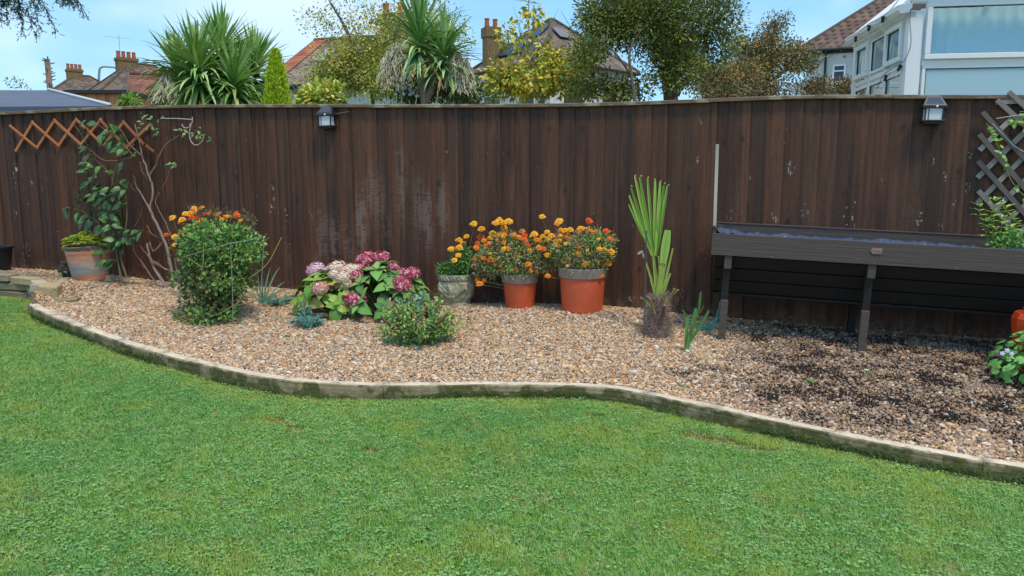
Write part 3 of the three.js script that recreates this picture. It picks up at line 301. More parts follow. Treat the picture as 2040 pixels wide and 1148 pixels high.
// ---------- low stone wall at the left ----------
function stoneGeo(w, h, d, seed, rough = 0.012) {
  const g = new RoundedBoxGeometry(w, h, d, 3, Math.min(w, h, d) * 0.16), p = g.attributes.position;
  for (let i = 0; i < p.count; i++) { const x = p.getX(i), y = p.getY(i), z = p.getZ(i), k = (s) => (fbm(x * 9 + seed * 3 + 20, (y + z) * 11 + s + 20, seed + s, 3) - 0.5) * 2 * rough; p.setXYZ(i, x + k(1), y + k(2) * 0.7, z + k(3)); }
  g.computeVertexNormals(); return g;
}
{
  const st = dataTex(512, 512, (u, v) => { const n = fbm(u * 30, v * 30, 131, 4, 30, 30), m = fbm(u * 6, v * 6, 135, 3, 6, 6); const k = 0.72 + 0.3 * n + 0.25 * m; let c = [196 * k, 184 * k, 160 * k]; if (m > 0.58) c = mixc(c, [120, 118, 66], (m - 0.58) * 3); return c; }, true);
  const mats = [[1, 1, 1], [0.9, 0.82, 0.64], [0.74, 0.69, 0.58], [0.56, 0.52, 0.43]].map((c) => std(c, 0.92, { map: st, bumpMap: roughBump, bumpScale: 0.006 }));
  const wall = thing('stone_wall', 'low curved dry wall of buff stone blocks beside the black pot', 'wall'), r = rng(31);
  const pts = curve([[-8.6, 0, 0.755], [-7.4, 0, 0.755], [-6.5, 0, 0.775], [-6.09, 0, 0.825], [-5.82, 0, 0.98], [-5.70, 0, 1.12]], 200), L = []; let acc = 0; pts.forEach((p, i) => { if (i) acc += p.distanceTo(pts[i - 1]); L.push(acc); });
  const at = (s) => { let i = 1; while (i < L.length - 1 && L[i] < s) i++; return [pts[i - 1].clone().lerp(pts[i], clamp((s - L[i - 1]) / (L[i] - L[i - 1]))), Math.atan2(-(pts[i].z - pts[i - 1].z), pts[i].x - pts[i - 1].x)]; };
  for (let row = 0; row < 3; row++) {
    let s = row % 2 * 0.14; const end = acc - (row === 2 ? 0.02 : 0);
    while (s < end - 0.06) {
      const w = Math.min(0.24 + r() * 0.16, end - s), [p, a] = at(s + w / 2), h = 0.075, m = part(wall, 'stone', stoneGeo(w - 0.008, h - 0.006, 0.11 + (row === 2 ? 0.015 : 0), Math.floor(r() * 90)), mats[row === 2 ? (s > acc - 0.5 ? 0 : s > acc - 0.85 ? 1 : 2) : 2 + Math.floor(r() * 2)]);
      m.position.set(p.x, -0.045 * p.x - 0.002 + h * (row + 0.4), p.z - (row === 2 ? 0.0 : 0.008)); m.rotation.y = a + (r() - 0.5) * 0.05; s += w;
    }
  }
  const e = part(wall, 'stone', stoneGeo(0.16, 0.13, 0.15, 7, 0.014), mats[1]); e.position.set(-5.63, 0.405, 1.06); e.rotation.set(0.05, 0.5, -0.08);
  const e2 = part(wall, 'stone', stoneGeo(0.17, 0.1, 0.16, 8, 0.014), mats[2]); e2.position.set(-5.62, 0.28, 1.1); e2.rotation.y = 0.7;
  const slab = thing('stone_slab', 'flat mossy stone slab half sunk in the gravel at the wall end', 'stone'); const e3 = part(slab, 'slab', stoneGeo(0.26, 0.06, 0.12, 9, 0.012), mats[3]); e3.position.set(-5.46, 0.318, 1.09); e3.rotation.set(0.05, 0.4, 0.06);
  const cob = thing('pebble', 'rounded pale cobble beside the banded terracotta pot', 'stone'); const e4 = part(cob, 'cobble', stoneGeo(0.11, 0.06, 0.08, 12, 0.004), mats[0]); e4.position.set(-5.72, bedY(-5.72, 0.3) + 0.02, 0.3);
}
// ---------- fence of overlapping feather-edge boards ----------
const TOP = [[-9.4, 2.08], [-7.2, 2.087], [-5.94, 2.1], [-4.77, 2.094], [-3.39, 2.062], [-1.77, 2.023], [-0.91, 2.012], [0.01, 2.018], [0.72, 2.021], [2.15, 1.982], [3.2, 1.95]];
const topY = (x) => pchip(TOP, x);
const PITCH = 0.1285, FX0 = -9.0, NB = 94;
{
  const boardTone = [], r0 = rng(71); for (let k = 0; k < NB + 2; k++) boardTone.push([0.80 + r0() * 0.36, r0() * 40, (r0() - 0.5) * 0.16, r0()]);
  const SX = 6.05;                                       // metres covered by one texture
  const half = (h) => {
    const W = 2048, H = 768, Y0 = 0.05, YH = 2.1, d = new Float32Array(W * H * 3), X0 = FX0 + h * SX;
    for (let j = 0; j < H; j++) for (let i = 0; i < W; i++) {
      const x = X0 + i / W * SX, y = Y0 + j / H * YH, b = Math.floor((x - FX0) / PITCH), lx = (x - FX0) / PITCH - b, [tone, off, hue, sk] = boardTone[clamp(b, 0, NB)];
      const gr = fbm(x * 70 + off * 3, y * 2.2 + off, 141, 4), st = fbm(lx * 3.2 + off, y * 0.9 + off * 2, 145, 3), fine = vn(x * 260, y * 26 + off, 149), hz = fbm(x * 20, y * 95 + off, 151, 2);
      let s = tone * (0.66 + 0.48 * gr + 0.36 * st) * (0.9 + 0.2 * fine);
      let c = [74 * s * (1 + hue * 0.5), 48 * s, 32 * s * (1 - hue * 0.4)];
      const worn = smooth(0.60, 0.80, fbm(lx * 2.0 + off * 1.7, y * 1.6 + off * 3.1, 155, 4)); c = mixc(c, [110, 74, 52], worn * 0.5 * (0.5 + gr));
      if (st < 0.34) c = c.map((q) => q * 0.86);
      // knots
      const ky = mod(off * 7.3, 1.6) + 0.4, kx = 0.3 + sk * 0.4, kd = Math.hypot((lx - kx) * 0.128, (y - ky) * 0.6); if (sk > 0.35 && kd < 0.028) c = c.map((q) => q * lerp(0.72, 1, smooth(0.006, 0.028, kd + (fine - 0.5) * 0.01)));
      // rubbed chalky scrapes where the stain has worn to grey wood
      let m = 0; for (const [cx, cy, rx, ry, k] of D.chalk) { const q = Math.hypot((x - cx) / rx, (y - cy) / ry); if (q < 1.5) m = Math.max(m, k * smooth(1.5, 0.3, q)); }
      if (m > 0) { const scr = smooth(0.50, 0.60, hz * 0.45 + gr * 0.25 + fbm(x * 34, y * 8, 157, 3) * 0.45 + (m - 0.6) * 0.12); c = mixc(c, [128, 122, 124], smooth(0.35, 0.9, m) * 0.10 * (0.4 + gr)); c = mixc(c, [164, 157, 152], scr * m * 0.34); }
      const foot = y - footY(x); if (foot < 0.12) { const g = smooth(0.12, 0.0, foot + (fbm(x * 16, y * 16, 159, 3) - 0.5) * 0.16); c = mixc(c, [112, 104, 96], g * 0.55 * smooth(0.42, 0.6, fbm(x * 42, y * 42, 160, 2) + 0.05)); }
      const k = (j * W + i) * 3; d[k] = c[0]; d[k + 1] = c[1]; d[k + 2] = c[2];
    }
    const r = rng(200 + h);
    const blot = (x, y, rx, ry, a) => { for (let j = Math.floor((y - ry * 1.5 - Y0) / YH * H); j <= (y + ry * 1.5 - Y0) / YH * H; j++) for (let i = Math.floor((x - rx * 1.5 - X0) / SX * W); i <= (x + rx * 1.5 - X0) / SX * W; i++) { if (i < 0 || j < 0 || i >= W || j >= H) continue; const X = X0 + i / W * SX, Y = Y0 + j / H * YH, q = Math.hypot((X - x) / rx, (Y - y) / ry) + (fbm(X * 120, Y * 90, 161, 2) - 0.5) * 1.1; if (q > 1) continue; const k = (j * W + i) * 3, t = a * smooth(1, 0.55, q); for (let z = 0; z < 3; z++) d[k + z] = lerp(d[k + z], [214, 208, 200][z], t); } };
    for (const [x, y, n, dx, dy] of D.specks) for (let k = 0; k < n; k++) blot(x + (r() - 0.5) * 2 * dx, y + (r() - 0.5) * 2 * dy, 0.003 + r() * 0.005, 0.005 + r() * r() * 0.026, 0.25 + r() * 0.4);
    for (let k = 0; k < 260; k++) blot(X0 + r() * SX, 0.3 + r() * 1.7, 0.002 + r() * 0.003, 0.003 + r() * r() * 0.012, 0.15 + r() * 0.3);
    const t = dataTex(W, H, (u, v) => { const k = (Math.round(v * H) * W + Math.round(u * W)) * 3; return [d[k], d[k + 1], d[k + 2]]; }, true); t.wrapS = t.wrapT = THREE.ClampToEdgeWrapping; return t;
  };
  const bump = grainBump.clone(); bump.channel = 1; bump.needsUpdate = true;
  const mats = [0, 1].map((h) => std(0xffffff, 0.72, { map: half(h), bumpMap: bump, bumpScale: 0.0022 }));
  const fence = thing('fence', 'tall dark brown closeboard timber fence across the back of the bed', 'fence'), r = rng(72);
  for (let k = 0; k < NB; k++) {
    const x0 = FX0 + k * PITCH, x1 = x0 + PITCH * 1.16, xm = x0 + PITCH / 2, h = xm < FX0 + SX ? 0 : 1, y0 = footY(xm) - 0.09, y1 = Math.min(topY(x0), topY(x1)) - 0.013, b = new GB();
    const zl = 0.000 + r() * 0.002, zr = 0.0135 + (r() - 0.5) * 0.005, lean = (r() - 0.5) * 0.006, N = 4, bow = (r() - 0.5) * 0.006, sl = (r() - 0.5) * 0.004;
    const uv = (x, y) => [clamp((x - FX0 - h * SX) / SX, 0.001, 0.999), clamp((y - 0.05) / 2.1, 0.001, 0.999)], uv1 = [], put = (x, y, z) => { uv1.push(x, y); return b.v(x, y, z, [1, 1, 1], ...uv(clamp(x, x0 + 0.003, x0 + PITCH * 1.02), y)); };
    // front face, right edge, back face strips from foot to top
    const rows = []; for (let j = 0; j <= N; j++) { const t = j / N, y = lerp(y0, y1, t), o = lean * (t - 0.5) + bow * Math.sin(t * Math.PI), e = sl * (t - 0.5); rows.push([put(x0 + e, y, zl + o + 0.004), put(x1 - 0.003 + e, y, zr + o + 0.003), put(x1 + e, y, zr + o - 0.001), put(x1 + e, y, zr + o - 0.012), put(x0 + e, y, zl + o - 0.008)]); }
    for (let j = 0; j < N; j++) for (let q = 0; q < 4; q++) b.q(rows[j][q], rows[j][q + 1], rows[j + 1][q + 1], rows[j + 1][q]);
    for (let j = 0; j < N; j++) b.q(rows[j][4], rows[j][0], rows[j + 1][0], rows[j + 1][4]);
    const T = rows[N]; b.t(T[0], T[1], T[2]); b.t(T[0], T[2], T[3]); b.t(T[0], T[3], T[4]);
    const g = b.g(true); // flat faces
    const idx = b.i, u1 = new Float32Array(idx.length * 2); idx.forEach((v, n) => { u1[n * 2] = uv1[v * 2]; u1[n * 2 + 1] = uv1[v * 2 + 1]; });
    g.setAttribute('uv1', new THREE.BufferAttribute(u1, 2));
    part(fence, 'board', g, mats[h]);
  }
  // capping rail in lengths
  const capT = dataTex(1024, 128, (u, v) => { const n = fbm(u * 40, v * 22, 171, 4, 40, 22), m = fbm(u * 30, v * 3, 175, 4, 30, 3); let c = [122, 104, 84].map((q) => q * (0.72 + 0.5 * n)); c = mixc(c, [150, 144, 116], smooth(0.48, 0.66, m)); if (n > 0.72 && m > 0.55) c = [190, 186, 176]; return c; }, true); capT.repeat.set(0.3, 8);
  const capM = std(0xffffff, 0.9, { map: capT, bumpMap: roughBump, bumpScale: 0.003 });
  const cuts = [-9, -6.3, -3.02, -0.05, 1.28, 3.1];
  for (let k = 0; k < cuts.length - 1; k++) {
    const b = new GB(), n = 12; let prev = -1; const dy = (k % 2) * 0.003;
    for (let j = 0; j <= n; j++) { const x = lerp(cuts[k] + 0.0015, cuts[k + 1] - 0.0015, j / n), y = topY(x) + dy, st = b.n; for (const [z, h] of [[-0.02, -0.026], [0.047, -0.03], [0.05, -0.027], [0.05, -0.005], [0.046, -0.001], [-0.018, 0.006], [-0.02, 0.004]]) b.v(x, y + h, z, [1, 1, 1], x, z + h); if (prev >= 0) for (let q = 0; q < 7; q++) b.q(prev + q, st + q, st + (q + 1) % 7, prev + (q + 1) % 7); else for (let q = 1; q < 6; q++) b.t(st, st + q, st + q + 1); prev = st; }
    for (let q = 1; q < 6; q++) b.t(prev, prev + q + 1, prev + q);
    part(fence, 'capping_rail', b.g(true), capM);
  }
  // posts and rails at the neighbours' side, which carry the boards
  const pm = std(lin('#4a372c'), 0.85);
  for (let x = -8.7; x < 3; x += 2.4) { const b = new GB(); b.box(x, 0.8, -0.105, 0.09, 2.35, 0.09); part(fence, 'post', b.g(), pm); }
  for (const f of [0.35, 1.05, 1.72]) { const b = new GB(); b.box(-3, 0.1 + f + 0.05, -0.04, 11.8, 0.07, 0.045); part(fence, 'rail', b.g(), pm); }
}
// ---------- trellises ----------
function slats(parent, list, z, w, t, mats, r) {
  for (const [x0, y0, x1, y1] of list) { const L = Math.hypot(x1 - x0, y1 - y0), b = new GB(), g = new RoundedBoxGeometry(L, w * (0.92 + r() * 0.16), t, 1, 0.0015), o = part(parent, 'slat', g, pick(mats, r)); o.position.set((x0 + x1) / 2, (y0 + y1) / 2, z + (r() - 0.5) * 0.002); o.rotation.z = Math.atan2(y1 - y0, x1 - x0); }
}
{
  const r = rng(81), rot = (t) => { t.rotation = Math.PI / 2; t.repeat.set(9, 2); return t; };
  const m = [[196, 124, 76], [178, 108, 66], [186, 118, 74]].map((c, k) => std(0xffffff, 0.75, { map: rot(woodTex(c, 181 + k, 0.22)) }));
  const t = thing('expanding_trellis', 'orange brown expanding diamond trellis fixed high on the fence', 'trellis'); slats(t, D.trelB, 0.036, 0.026, 0.008, m, r); slats(t, D.trelA, 0.0455, 0.026, 0.008, m, r);
  const pin = new THREE.CylinderGeometry(0.004, 0.004, 0.004, 8).rotateX(Math.PI / 2), pm = std(lin('#8a7a68'), 0.4, { metalness: 0.8 });
  for (const a of D.trelA) for (const b of D.trelB) { const d1 = [a[2] - a[0], a[3] - a[1]], d2 = [b[2] - b[0], b[3] - b[1]], q = d1[0] * d2[1] - d1[1] * d2[0], s = ((b[0] - a[0]) * d2[1] - (b[1] - a[1]) * d2[0]) / q, u = ((b[0] - a[0]) * d1[1] - (b[1] - a[1]) * d1[0]) / q; if (s > 0 && s < 1 && u > 0 && u < 1) part(t, 'rivet', pin, pm).position.set(a[0] + d1[0] * s, a[1] + d1[1] * s, 0.0505); }
  const g = [[160, 153, 146], [146, 139, 131], [172, 165, 157]].map((c, k) => std(0xffffff, 0.85, { map: rot(woodTex(c, 191 + k, 0.3)) })), g2 = [[124, 117, 108], [108, 101, 92]].map((c, k) => std(0xffffff, 0.85, { map: rot(woodTex(c, 195 + k, 0.4)) }));
  const t2 = thing('lattice_trellis', 'weathered grey diamond lattice trellis on the fence at the right edge', 'trellis'); slats(t2, D.trelD, 0.037, 0.034, 0.012, g, r); slats(t2, D.trelC, 0.051, 0.034, 0.012, g2, r);
}
// ---------- solar wall lanterns ----------
{
  const black = std([0.018, 0.02, 0.024], 0.42), cell = std([0.03, 0.05, 0.10], 0.18), grey = std([0.12, 0.14, 0.17], 0.4), glass = new THREE.MeshPhysicalMaterial({ color: 0xffffff, roughness: 0.12, transmission: 1, thickness: 0, ior: 1.5 }), white = std([0.86, 0.87, 0.87], 0.35), opal = new THREE.MeshPhysicalMaterial({ color: 0xffffff, roughness: 0.45, transmission: 0.45, thickness: 0 }), dot = std([0.85, 0.87, 0.9], 0.3);
  function lantern(label, x, y, tilt) {
    const t = thing('wall_lantern', label, 'lantern', [x, y, 0.022], 0, 'solar lanterns on the fence'); t.rotation.z = tilt;
    const w = 0.15, bp = new RoundedBoxGeometry(0.13, 0.19, 0.012, 2, 0.004); part(t, 'back_plate', bp, black).position.set(0, 0, 0.004);
    // sloping solar roof (truncated wedge)
    const b = new GB(), P = [[-0.078, 0.03, 0.092], [0.078, 0.03, 0.092], [0.078, 0.03, 0.002], [-0.078, 0.03, 0.002], [-0.048, 0.098, 0.036], [0.048, 0.098, 0.036], [0.05, 0.1, 0.002], [-0.05, 0.1, 0.002]];
    for (const f of [[0, 1, 5, 4], [1, 2, 6, 5], [2, 3, 7, 6], [3, 0, 4, 7], [4, 5, 6, 7], [3, 2, 1, 0]]) b.quad(...f.map((k) => P[k])); part(t, 'roof', b.g(), black);
    const c = new GB(), n = V(0, 0.056, 0.068).normalize().multiplyScalar(0.0016); c.quad(...[[-0.058, 0.042, 0.0821], [0.058, 0.042, 0.0821], [0.04, 0.09, 0.0427], [-0.04, 0.09, 0.0427]].map((p) => [p[0], p[1] + n.y, p[2] + n.z])); part(t, 'solar_cell', c.g(), cell);
    for (const k of [0.3, 0.62]) { const l = new GB(), yy = lerp(0.042, 0.09, k), zz = lerp(0.0821, 0.0427, k), hw = lerp(0.058, 0.04, k); l.box(0, yy + n.y * 1.6, zz + n.z * 1.6, hw * 1.9, 0.0016, 0.0012); part(t, 'cell_line', l.g(), grey); }
    part(t, 'roof_rim', new RoundedBoxGeometry(0.166, 0.022, 0.1, 2, 0.004), black).position.set(0, 0.02, 0.049);
    const se = part(t, 'motion_sensor', new THREE.SphereGeometry(0.0085, 14, 8), dot); se.position.set(0.012, 0.021, 0.0985); se.scale.z = 0.6;
    for (const [X, Z] of [[-0.058, 0.084], [0.058, 0.084], [-0.058, 0.018], [0.058, 0.018]]) { part(t, 'post', new THREE.BoxGeometry(0.009, 0.084, 0.009), black).position.set(X, -0.033, Z); }
    const bar = part(t, 'glazing_bar', new THREE.BoxGeometry(0.005, 0.084, 0.005), black); bar.position.set(-0.036, -0.033, 0.0845);
    part(t, 'pane', new THREE.BoxGeometry(0.107, 0.082, 0.002), opal).position.set(0, -0.033, 0.0825); for (const s of [-1, 1]) part(t, 'pane', new THREE.BoxGeometry(0.002, 0.082, 0.056), opal).position.set(s * 0.0575, -0.033, 0.051);
    part(t, 'reflector', new THREE.BoxGeometry(0.108, 0.082, 0.003), white).position.set(0, -0.033, 0.013);
    const lp = [[0.0, -0.026], [0.008, -0.024], [0.014, -0.014], [0.0155, -0.004], [0.012, 0.008], [0.008, 0.016], [0.008, 0.03], [0, 0.03]].map((p) => new THREE.Vector2(...p)); part(t, 'bulb', new THREE.LatheGeometry(lp, 14), glass).position.set(0.0, -0.03, 0.05); part(t, 'bulb_socket', new THREE.CylinderGeometry(0.011, 0.011, 0.016, 12), white).position.set(0.0, 0.003, 0.05);
    part(t, 'base', new RoundedBoxGeometry(0.158, 0.014, 0.1, 2, 0.003), black).position.set(0, -0.081, 0.05); part(t, 'base_lip', new RoundedBoxGeometry(0.12, 0.016, 0.075, 2, 0.003), black).position.set(0, -0.095, 0.04);
    return t;
  }
  lantern('black solar lantern above the left of the fence, wire trailing to its right', -3.405, 1.945, 0.02);
  const w = new GB(); w.tube(curve([[-3.335, 1.975, 0.05], [-3.28, 1.982, 0.045], [-3.2, 1.994, 0.035]], 8), 0.0012, 0.0012, 5); const wt = thing('lantern_wire', 'thin pale wire running right from the left solar lantern', 'wire'); part(wt, 'wire', w.g(), std([0.4, 0.37, 0.34], 0.5));
  lantern('black solar lantern on the fence between conservatory and grey lattice trellis', 1.548, 1.888, -0.03);
}
// ---------- string on the fence ----------
{ const m = std([0.55, 0.5, 0.45], 0.85), t = thing('garden_twine', 'pale twine looped from a nail on the fence', 'twine'); for (const p of D.rope) { const b = new GB(); b.tube(curve(p, 28), 0.0042, 0.0042, 6); part(t, 'twine', b.g(), m); } const n = part(t, 'nail', new THREE.CylinderGeometry(0.004, 0.004, 0.05, 8).rotateX(Math.PI / 2), std([0.2, 0.19, 0.18], 0.4, { metalness: 0.8 })); n.position.set(D.rope[0][0][0], D.rope[0][0][1], 0.04); }
// ---------- pots ----------
const soilMat = std([0.03, 0.021, 0.016], 0.95, { bumpMap: roughBump, bumpScale: 0.01 });
const lathe = (pts, n = 48) => new THREE.LatheGeometry(pts.map((p) => new THREE.Vector2(p[0], p[1])), n);
function soilDisc(t, R, y) { const b = new GB(), r = rng(Math.floor(R * 1000)), N = 26; const c = b.v(0, y + 0.008, 0, [1, 1, 1], 0.5, 0.5); for (let q = 1; q <= 3; q++) for (let k = 0; k < N; k++) { const a = k / N * TAU, rr = R * q / 3; b.v(Math.cos(a) * rr, y + (r() - 0.5) * 0.012, Math.sin(a) * rr, [1, 1, 1], Math.cos(a) * rr * 3, Math.sin(a) * rr * 3); } for (let k = 0; k < N; k++) { const e = (k + 1) % N; b.t(c, 1 + e, 1 + k); for (let q = 0; q < 2; q++) b.q(1 + q * N + k, 1 + q * N + e, 1 + (q + 1) * N + e, 1 + (q + 1) * N + k); } part(t, 'soil', b.g(), soilMat); }
const POTS = { stone: [-2.135, 0, 0.20], small: [-1.55, 0, 0.235], large: [-1.005, 0, 0.30], terra: [-5.87, 0, 0.36], black: [-7.13, 0, 0.33], red: [2.09, 0.0, 0.82] };
for (const k in POTS) POTS[k][1] = bedY(POTS[k][0], POTS[k][2]) - 0.004;
{
  // moulded stone-coloured pot with rope rim and draped relief
  const t = thing('stone_effect_pot', 'grey green moulded stone pot with swag relief, left of the orange pots', 'plant pot', POTS.stone);
  const prof = [[0, 0], [0.116, 0], [0.124, 0.006], [0.126, 0.022], [0.12, 0.03], [0.122, 0.036], [0.134, 0.075], [0.144, 0.13], [0.149, 0.18], [0.150, 0.205], [0.147, 0.215], [0.152, 0.222], [0.156, 0.232], [0.156, 0.262], [0.152, 0.272], [0.140, 0.274], [0.136, 0.262], [0.134, 0.2], [0, 0.19]];
  const P2 = []; for (let k = 0; k < prof.length - 1; k++) { const n = k === 0 || k > 14 ? 1 : 5; for (let j = 0; j < n; j++) P2.push([lerp(prof[k][0], prof[k + 1][0], j / n), lerp(prof[k][1], prof[k + 1][1], j / n)]); } P2.push(prof[prof.length - 1]);
  const g = lathe(P2, 128), p = g.attributes.position;
  for (let i = 0; i < p.count; i++) {
    const x = p.getX(i), y = p.getY(i), z = p.getZ(i), R = Math.hypot(x, z); if (R < 0.11) continue; const a = Math.atan2(x, z); let d = 0;
    if (y > 0.04 && y < 0.212) { const ph = mod(a * 4 / TAU + 0.5, 1) - 0.5, sag = 0.165 - 0.075 * Math.cos(ph * Math.PI) * 1.1; d += 0.016 * Math.exp(-(((y - sag) / 0.018) ** 2)); d += 0.008 * Math.exp(-(((y - sag - 0.034) / 0.012) ** 2)); d += 0.018 * Math.exp(-((ph / 0.10) ** 2 + ((y - 0.15) / 0.03) ** 2)); d += 0.014 * Math.exp(-(((Math.abs(ph) - 0.45) / 0.05) ** 2)) * smooth(0.05, 0.09, y); d += 0.009 * Math.exp(-(((Math.abs(ph) - 0.24) / 0.05) ** 2 + ((y - 0.075) / 0.02) ** 2)); d += (fbm(a * 9 + 20, y * 40, 7, 3) - 0.5) * 0.014; }
    if (y > 0.226 && y < 0.268) d += 0.006 * Math.sin(a * 30 + y * 130) * (0.6 + 0.4 * Math.sin(a * 60 - y * 260));
    const k = (R + d) / R; p.setX(i, x * k); p.setZ(i, z * k);
  }
  g.computeVertexNormals();
  const tx = dataTex(512, 256, (u, v) => { const n = fbm(u * 34, v * 20, 201, 4, 34, 20), m = fbm(u * 10, v * 6, 205, 3, 10, 6); let c = [188, 185, 158].map((q) => q * (0.78 + 0.3 * n)); if (m > 0.55) c = mixc(c, [128, 132, 98], (m - 0.55) * 3.4); if (v > 0.60 && fbm(u * 40, v * 30, 209, 3, 40, 30) > 0.5) c = mixc(c, [104, 108, 80], 0.7); return c; }, true);
  part(t, 'body', g, std(0xffffff, 0.85, { map: tx, bumpMap: roughBump, bumpScale: 0.003 })); soilDisc(t, 0.134, 0.235);
}
{
  const terraTex = dataTex(256, 256, (u, v) => { const n = fbm(u * 22, v * 22, 211, 4, 22, 22), m = fbm(u * 3, v * 3, 215, 3, 3, 3); const k = 0.93 + 0.1 * n + 0.08 * (m - 0.5); return [206 * k, 92 * k, 54 * k]; }, true);
  const clay = std(0xffffff, 0.55, { map: terraTex }), taupe = std(lin('#8e8074'), 0.6);
  function bandedPot(label, pos, R0, R1, h, rim) {
    const t = thing('orange_pot', label, 'plant pot', pos, 0, 'orange pots with taupe rims'), hb = h - rim;
    part(t, 'body', lathe([[0, 0], [R0 - 0.006, 0], [R0 - 0.001, 0.003], [R0, 0.008], [lerp(R0, R1, 0.35), hb * 0.35], [lerp(R0, R1, 0.7), hb * 0.7], [R1 - 0.004, hb], [R1 - 0.014, hb], [R0 - 0.01, 0.02], [0, 0.02]], 64), clay);
    part(t, 'rim', lathe([[R1 - 0.012, hb - 0.004], [R1 + 0.004, hb - 0.004], [R1 + 0.009, hb + 0.002], [R1 + 0.013, h - 0.012], [R1 + 0.012, h - 0.003], [R1 + 0.007, h], [R1 - 0.002, h], [R1 - 0.006, h - 0.005], [R1 - 0.012, hb - 0.004]], 64), taupe);
    soilDisc(t, R1 - 0.012, h - 0.05); return t;
  }
  bandedPot('smaller orange plastic pot with taupe rim, marigolds spilling over', POTS.small, 0.119, 0.146, 0.292, 0.075);
  bandedPot('larger orange plastic pot with taupe rim, nearest the young palm', POTS.large, 0.165, 0.186, 0.358, 0.078);
  // limewashed terracotta pot
  const band = dataTex(512, 256, (u, v) => { const n = fbm(u * 30, v * 20, 221, 4, 30, 20), w = fbm(u * 6, v * 22, 225, 3, 6, 22), e = v + (fbm(u * 5, v * 2, 229, 3, 5, 2) - 0.5) * 0.10; let c = mixc([196, 120, 86], [212, 150, 116], w).map((q) => q * (0.88 + 0.2 * n)); const g = smooth(0.25, 0.28, e) * (1 - smooth(0.40, 0.44, e)); c = mixc(c, mixc([138, 138, 134], [178, 172, 162], w), g * (0.92 + 0.3 * (n - 0.5))); if (w > 0.62) c = mixc(c, [205, 186, 166], 0.35); return c; }, true);
  const t = thing('terracotta_pot', 'tall terracotta pot with limewashed grey bands, lime sedum on top', 'plant pot', POTS.terra); t.rotation.z = 0.035;
  part(t, 'body', lathe([[0, 0], [0.148, 0], [0.154, 0.004], [0.165, 0.08], [0.178, 0.16], [0.19, 0.24], [0.197, 0.285], [0.197, 0.292], [0.182, 0.292], [0.17, 0.2], [0, 0.18]], 56), std(0xffffff, 0.85, { map: band, bumpMap: roughBump, bumpScale: 0.003 }));
  const wk = new GB(), r = rng(61), wc = [lin('#8a7a64'), lin('#a8967c'), lin('#6f604c')];
  for (let k = 0; k < 7; k++) { const pts = []; for (let j = 0; j <= 48; j++) { const a = j / 48 * TAU, w = Math.sin(a * 14 + k * Math.PI) * 0.004; pts.push([Math.cos(a) * (0.193 + w), 0.296 + k * 0.0065 + Math.sin(a * 3 + k) * 0.0025, Math.sin(a) * (0.193 + w)]); } wk.tube(pts, 0.004, 0.004, 5, pick(wc, r), false); }
  part(t, 'woven_rim', wk.g(), BARK); soilDisc(t, 0.18, 0.3);
  const bk = thing('black_pot', 'black plastic nursery pot standing at the left edge', 'plant pot', POTS.black); part(bk, 'body', lathe([[0, 0], [0.155, 0], [0.16, 0.006], [0.19, 0.225], [0.2, 0.228], [0.203, 0.25], [0.198, 0.256], [0.188, 0.254], [0.182, 0.23], [0.15, 0.02], [0, 0.02]], 48), std([0.012, 0.014, 0.017], 0.5)); soilDisc(bk, 0.18, 0.2);
  const cane = new GB(); cane.tube([[-0.05, 0.2, 0.02], [-0.02, 0.25, 0.06], [0.0, 0.29, 0.08]], 0.007, 0.006, 7, lin('#a99a84')); part(bk, 'cut_stem', cane.g(), BARK);
  const rp = thing('red_pot', 'bright orange red faceted pot behind the green shrub at the right edge', 'plant pot', POTS.red); part(rp, 'body', lathe([[0, 0], [0.11, 0], [0.115, 0.004], [0.165, 0.31], [0.167, 0.35], [0.15, 0.385], [0.138, 0.385], [0.14, 0.32], [0.1, 0.03], [0, 0.03]], 10).toNonIndexed(), std(lin('#d2451c'), 0.45, { flatShading: true })); soilDisc(rp, 0.138, 0.345);
  rp.children[0].geometry.computeVertexNormals();
}
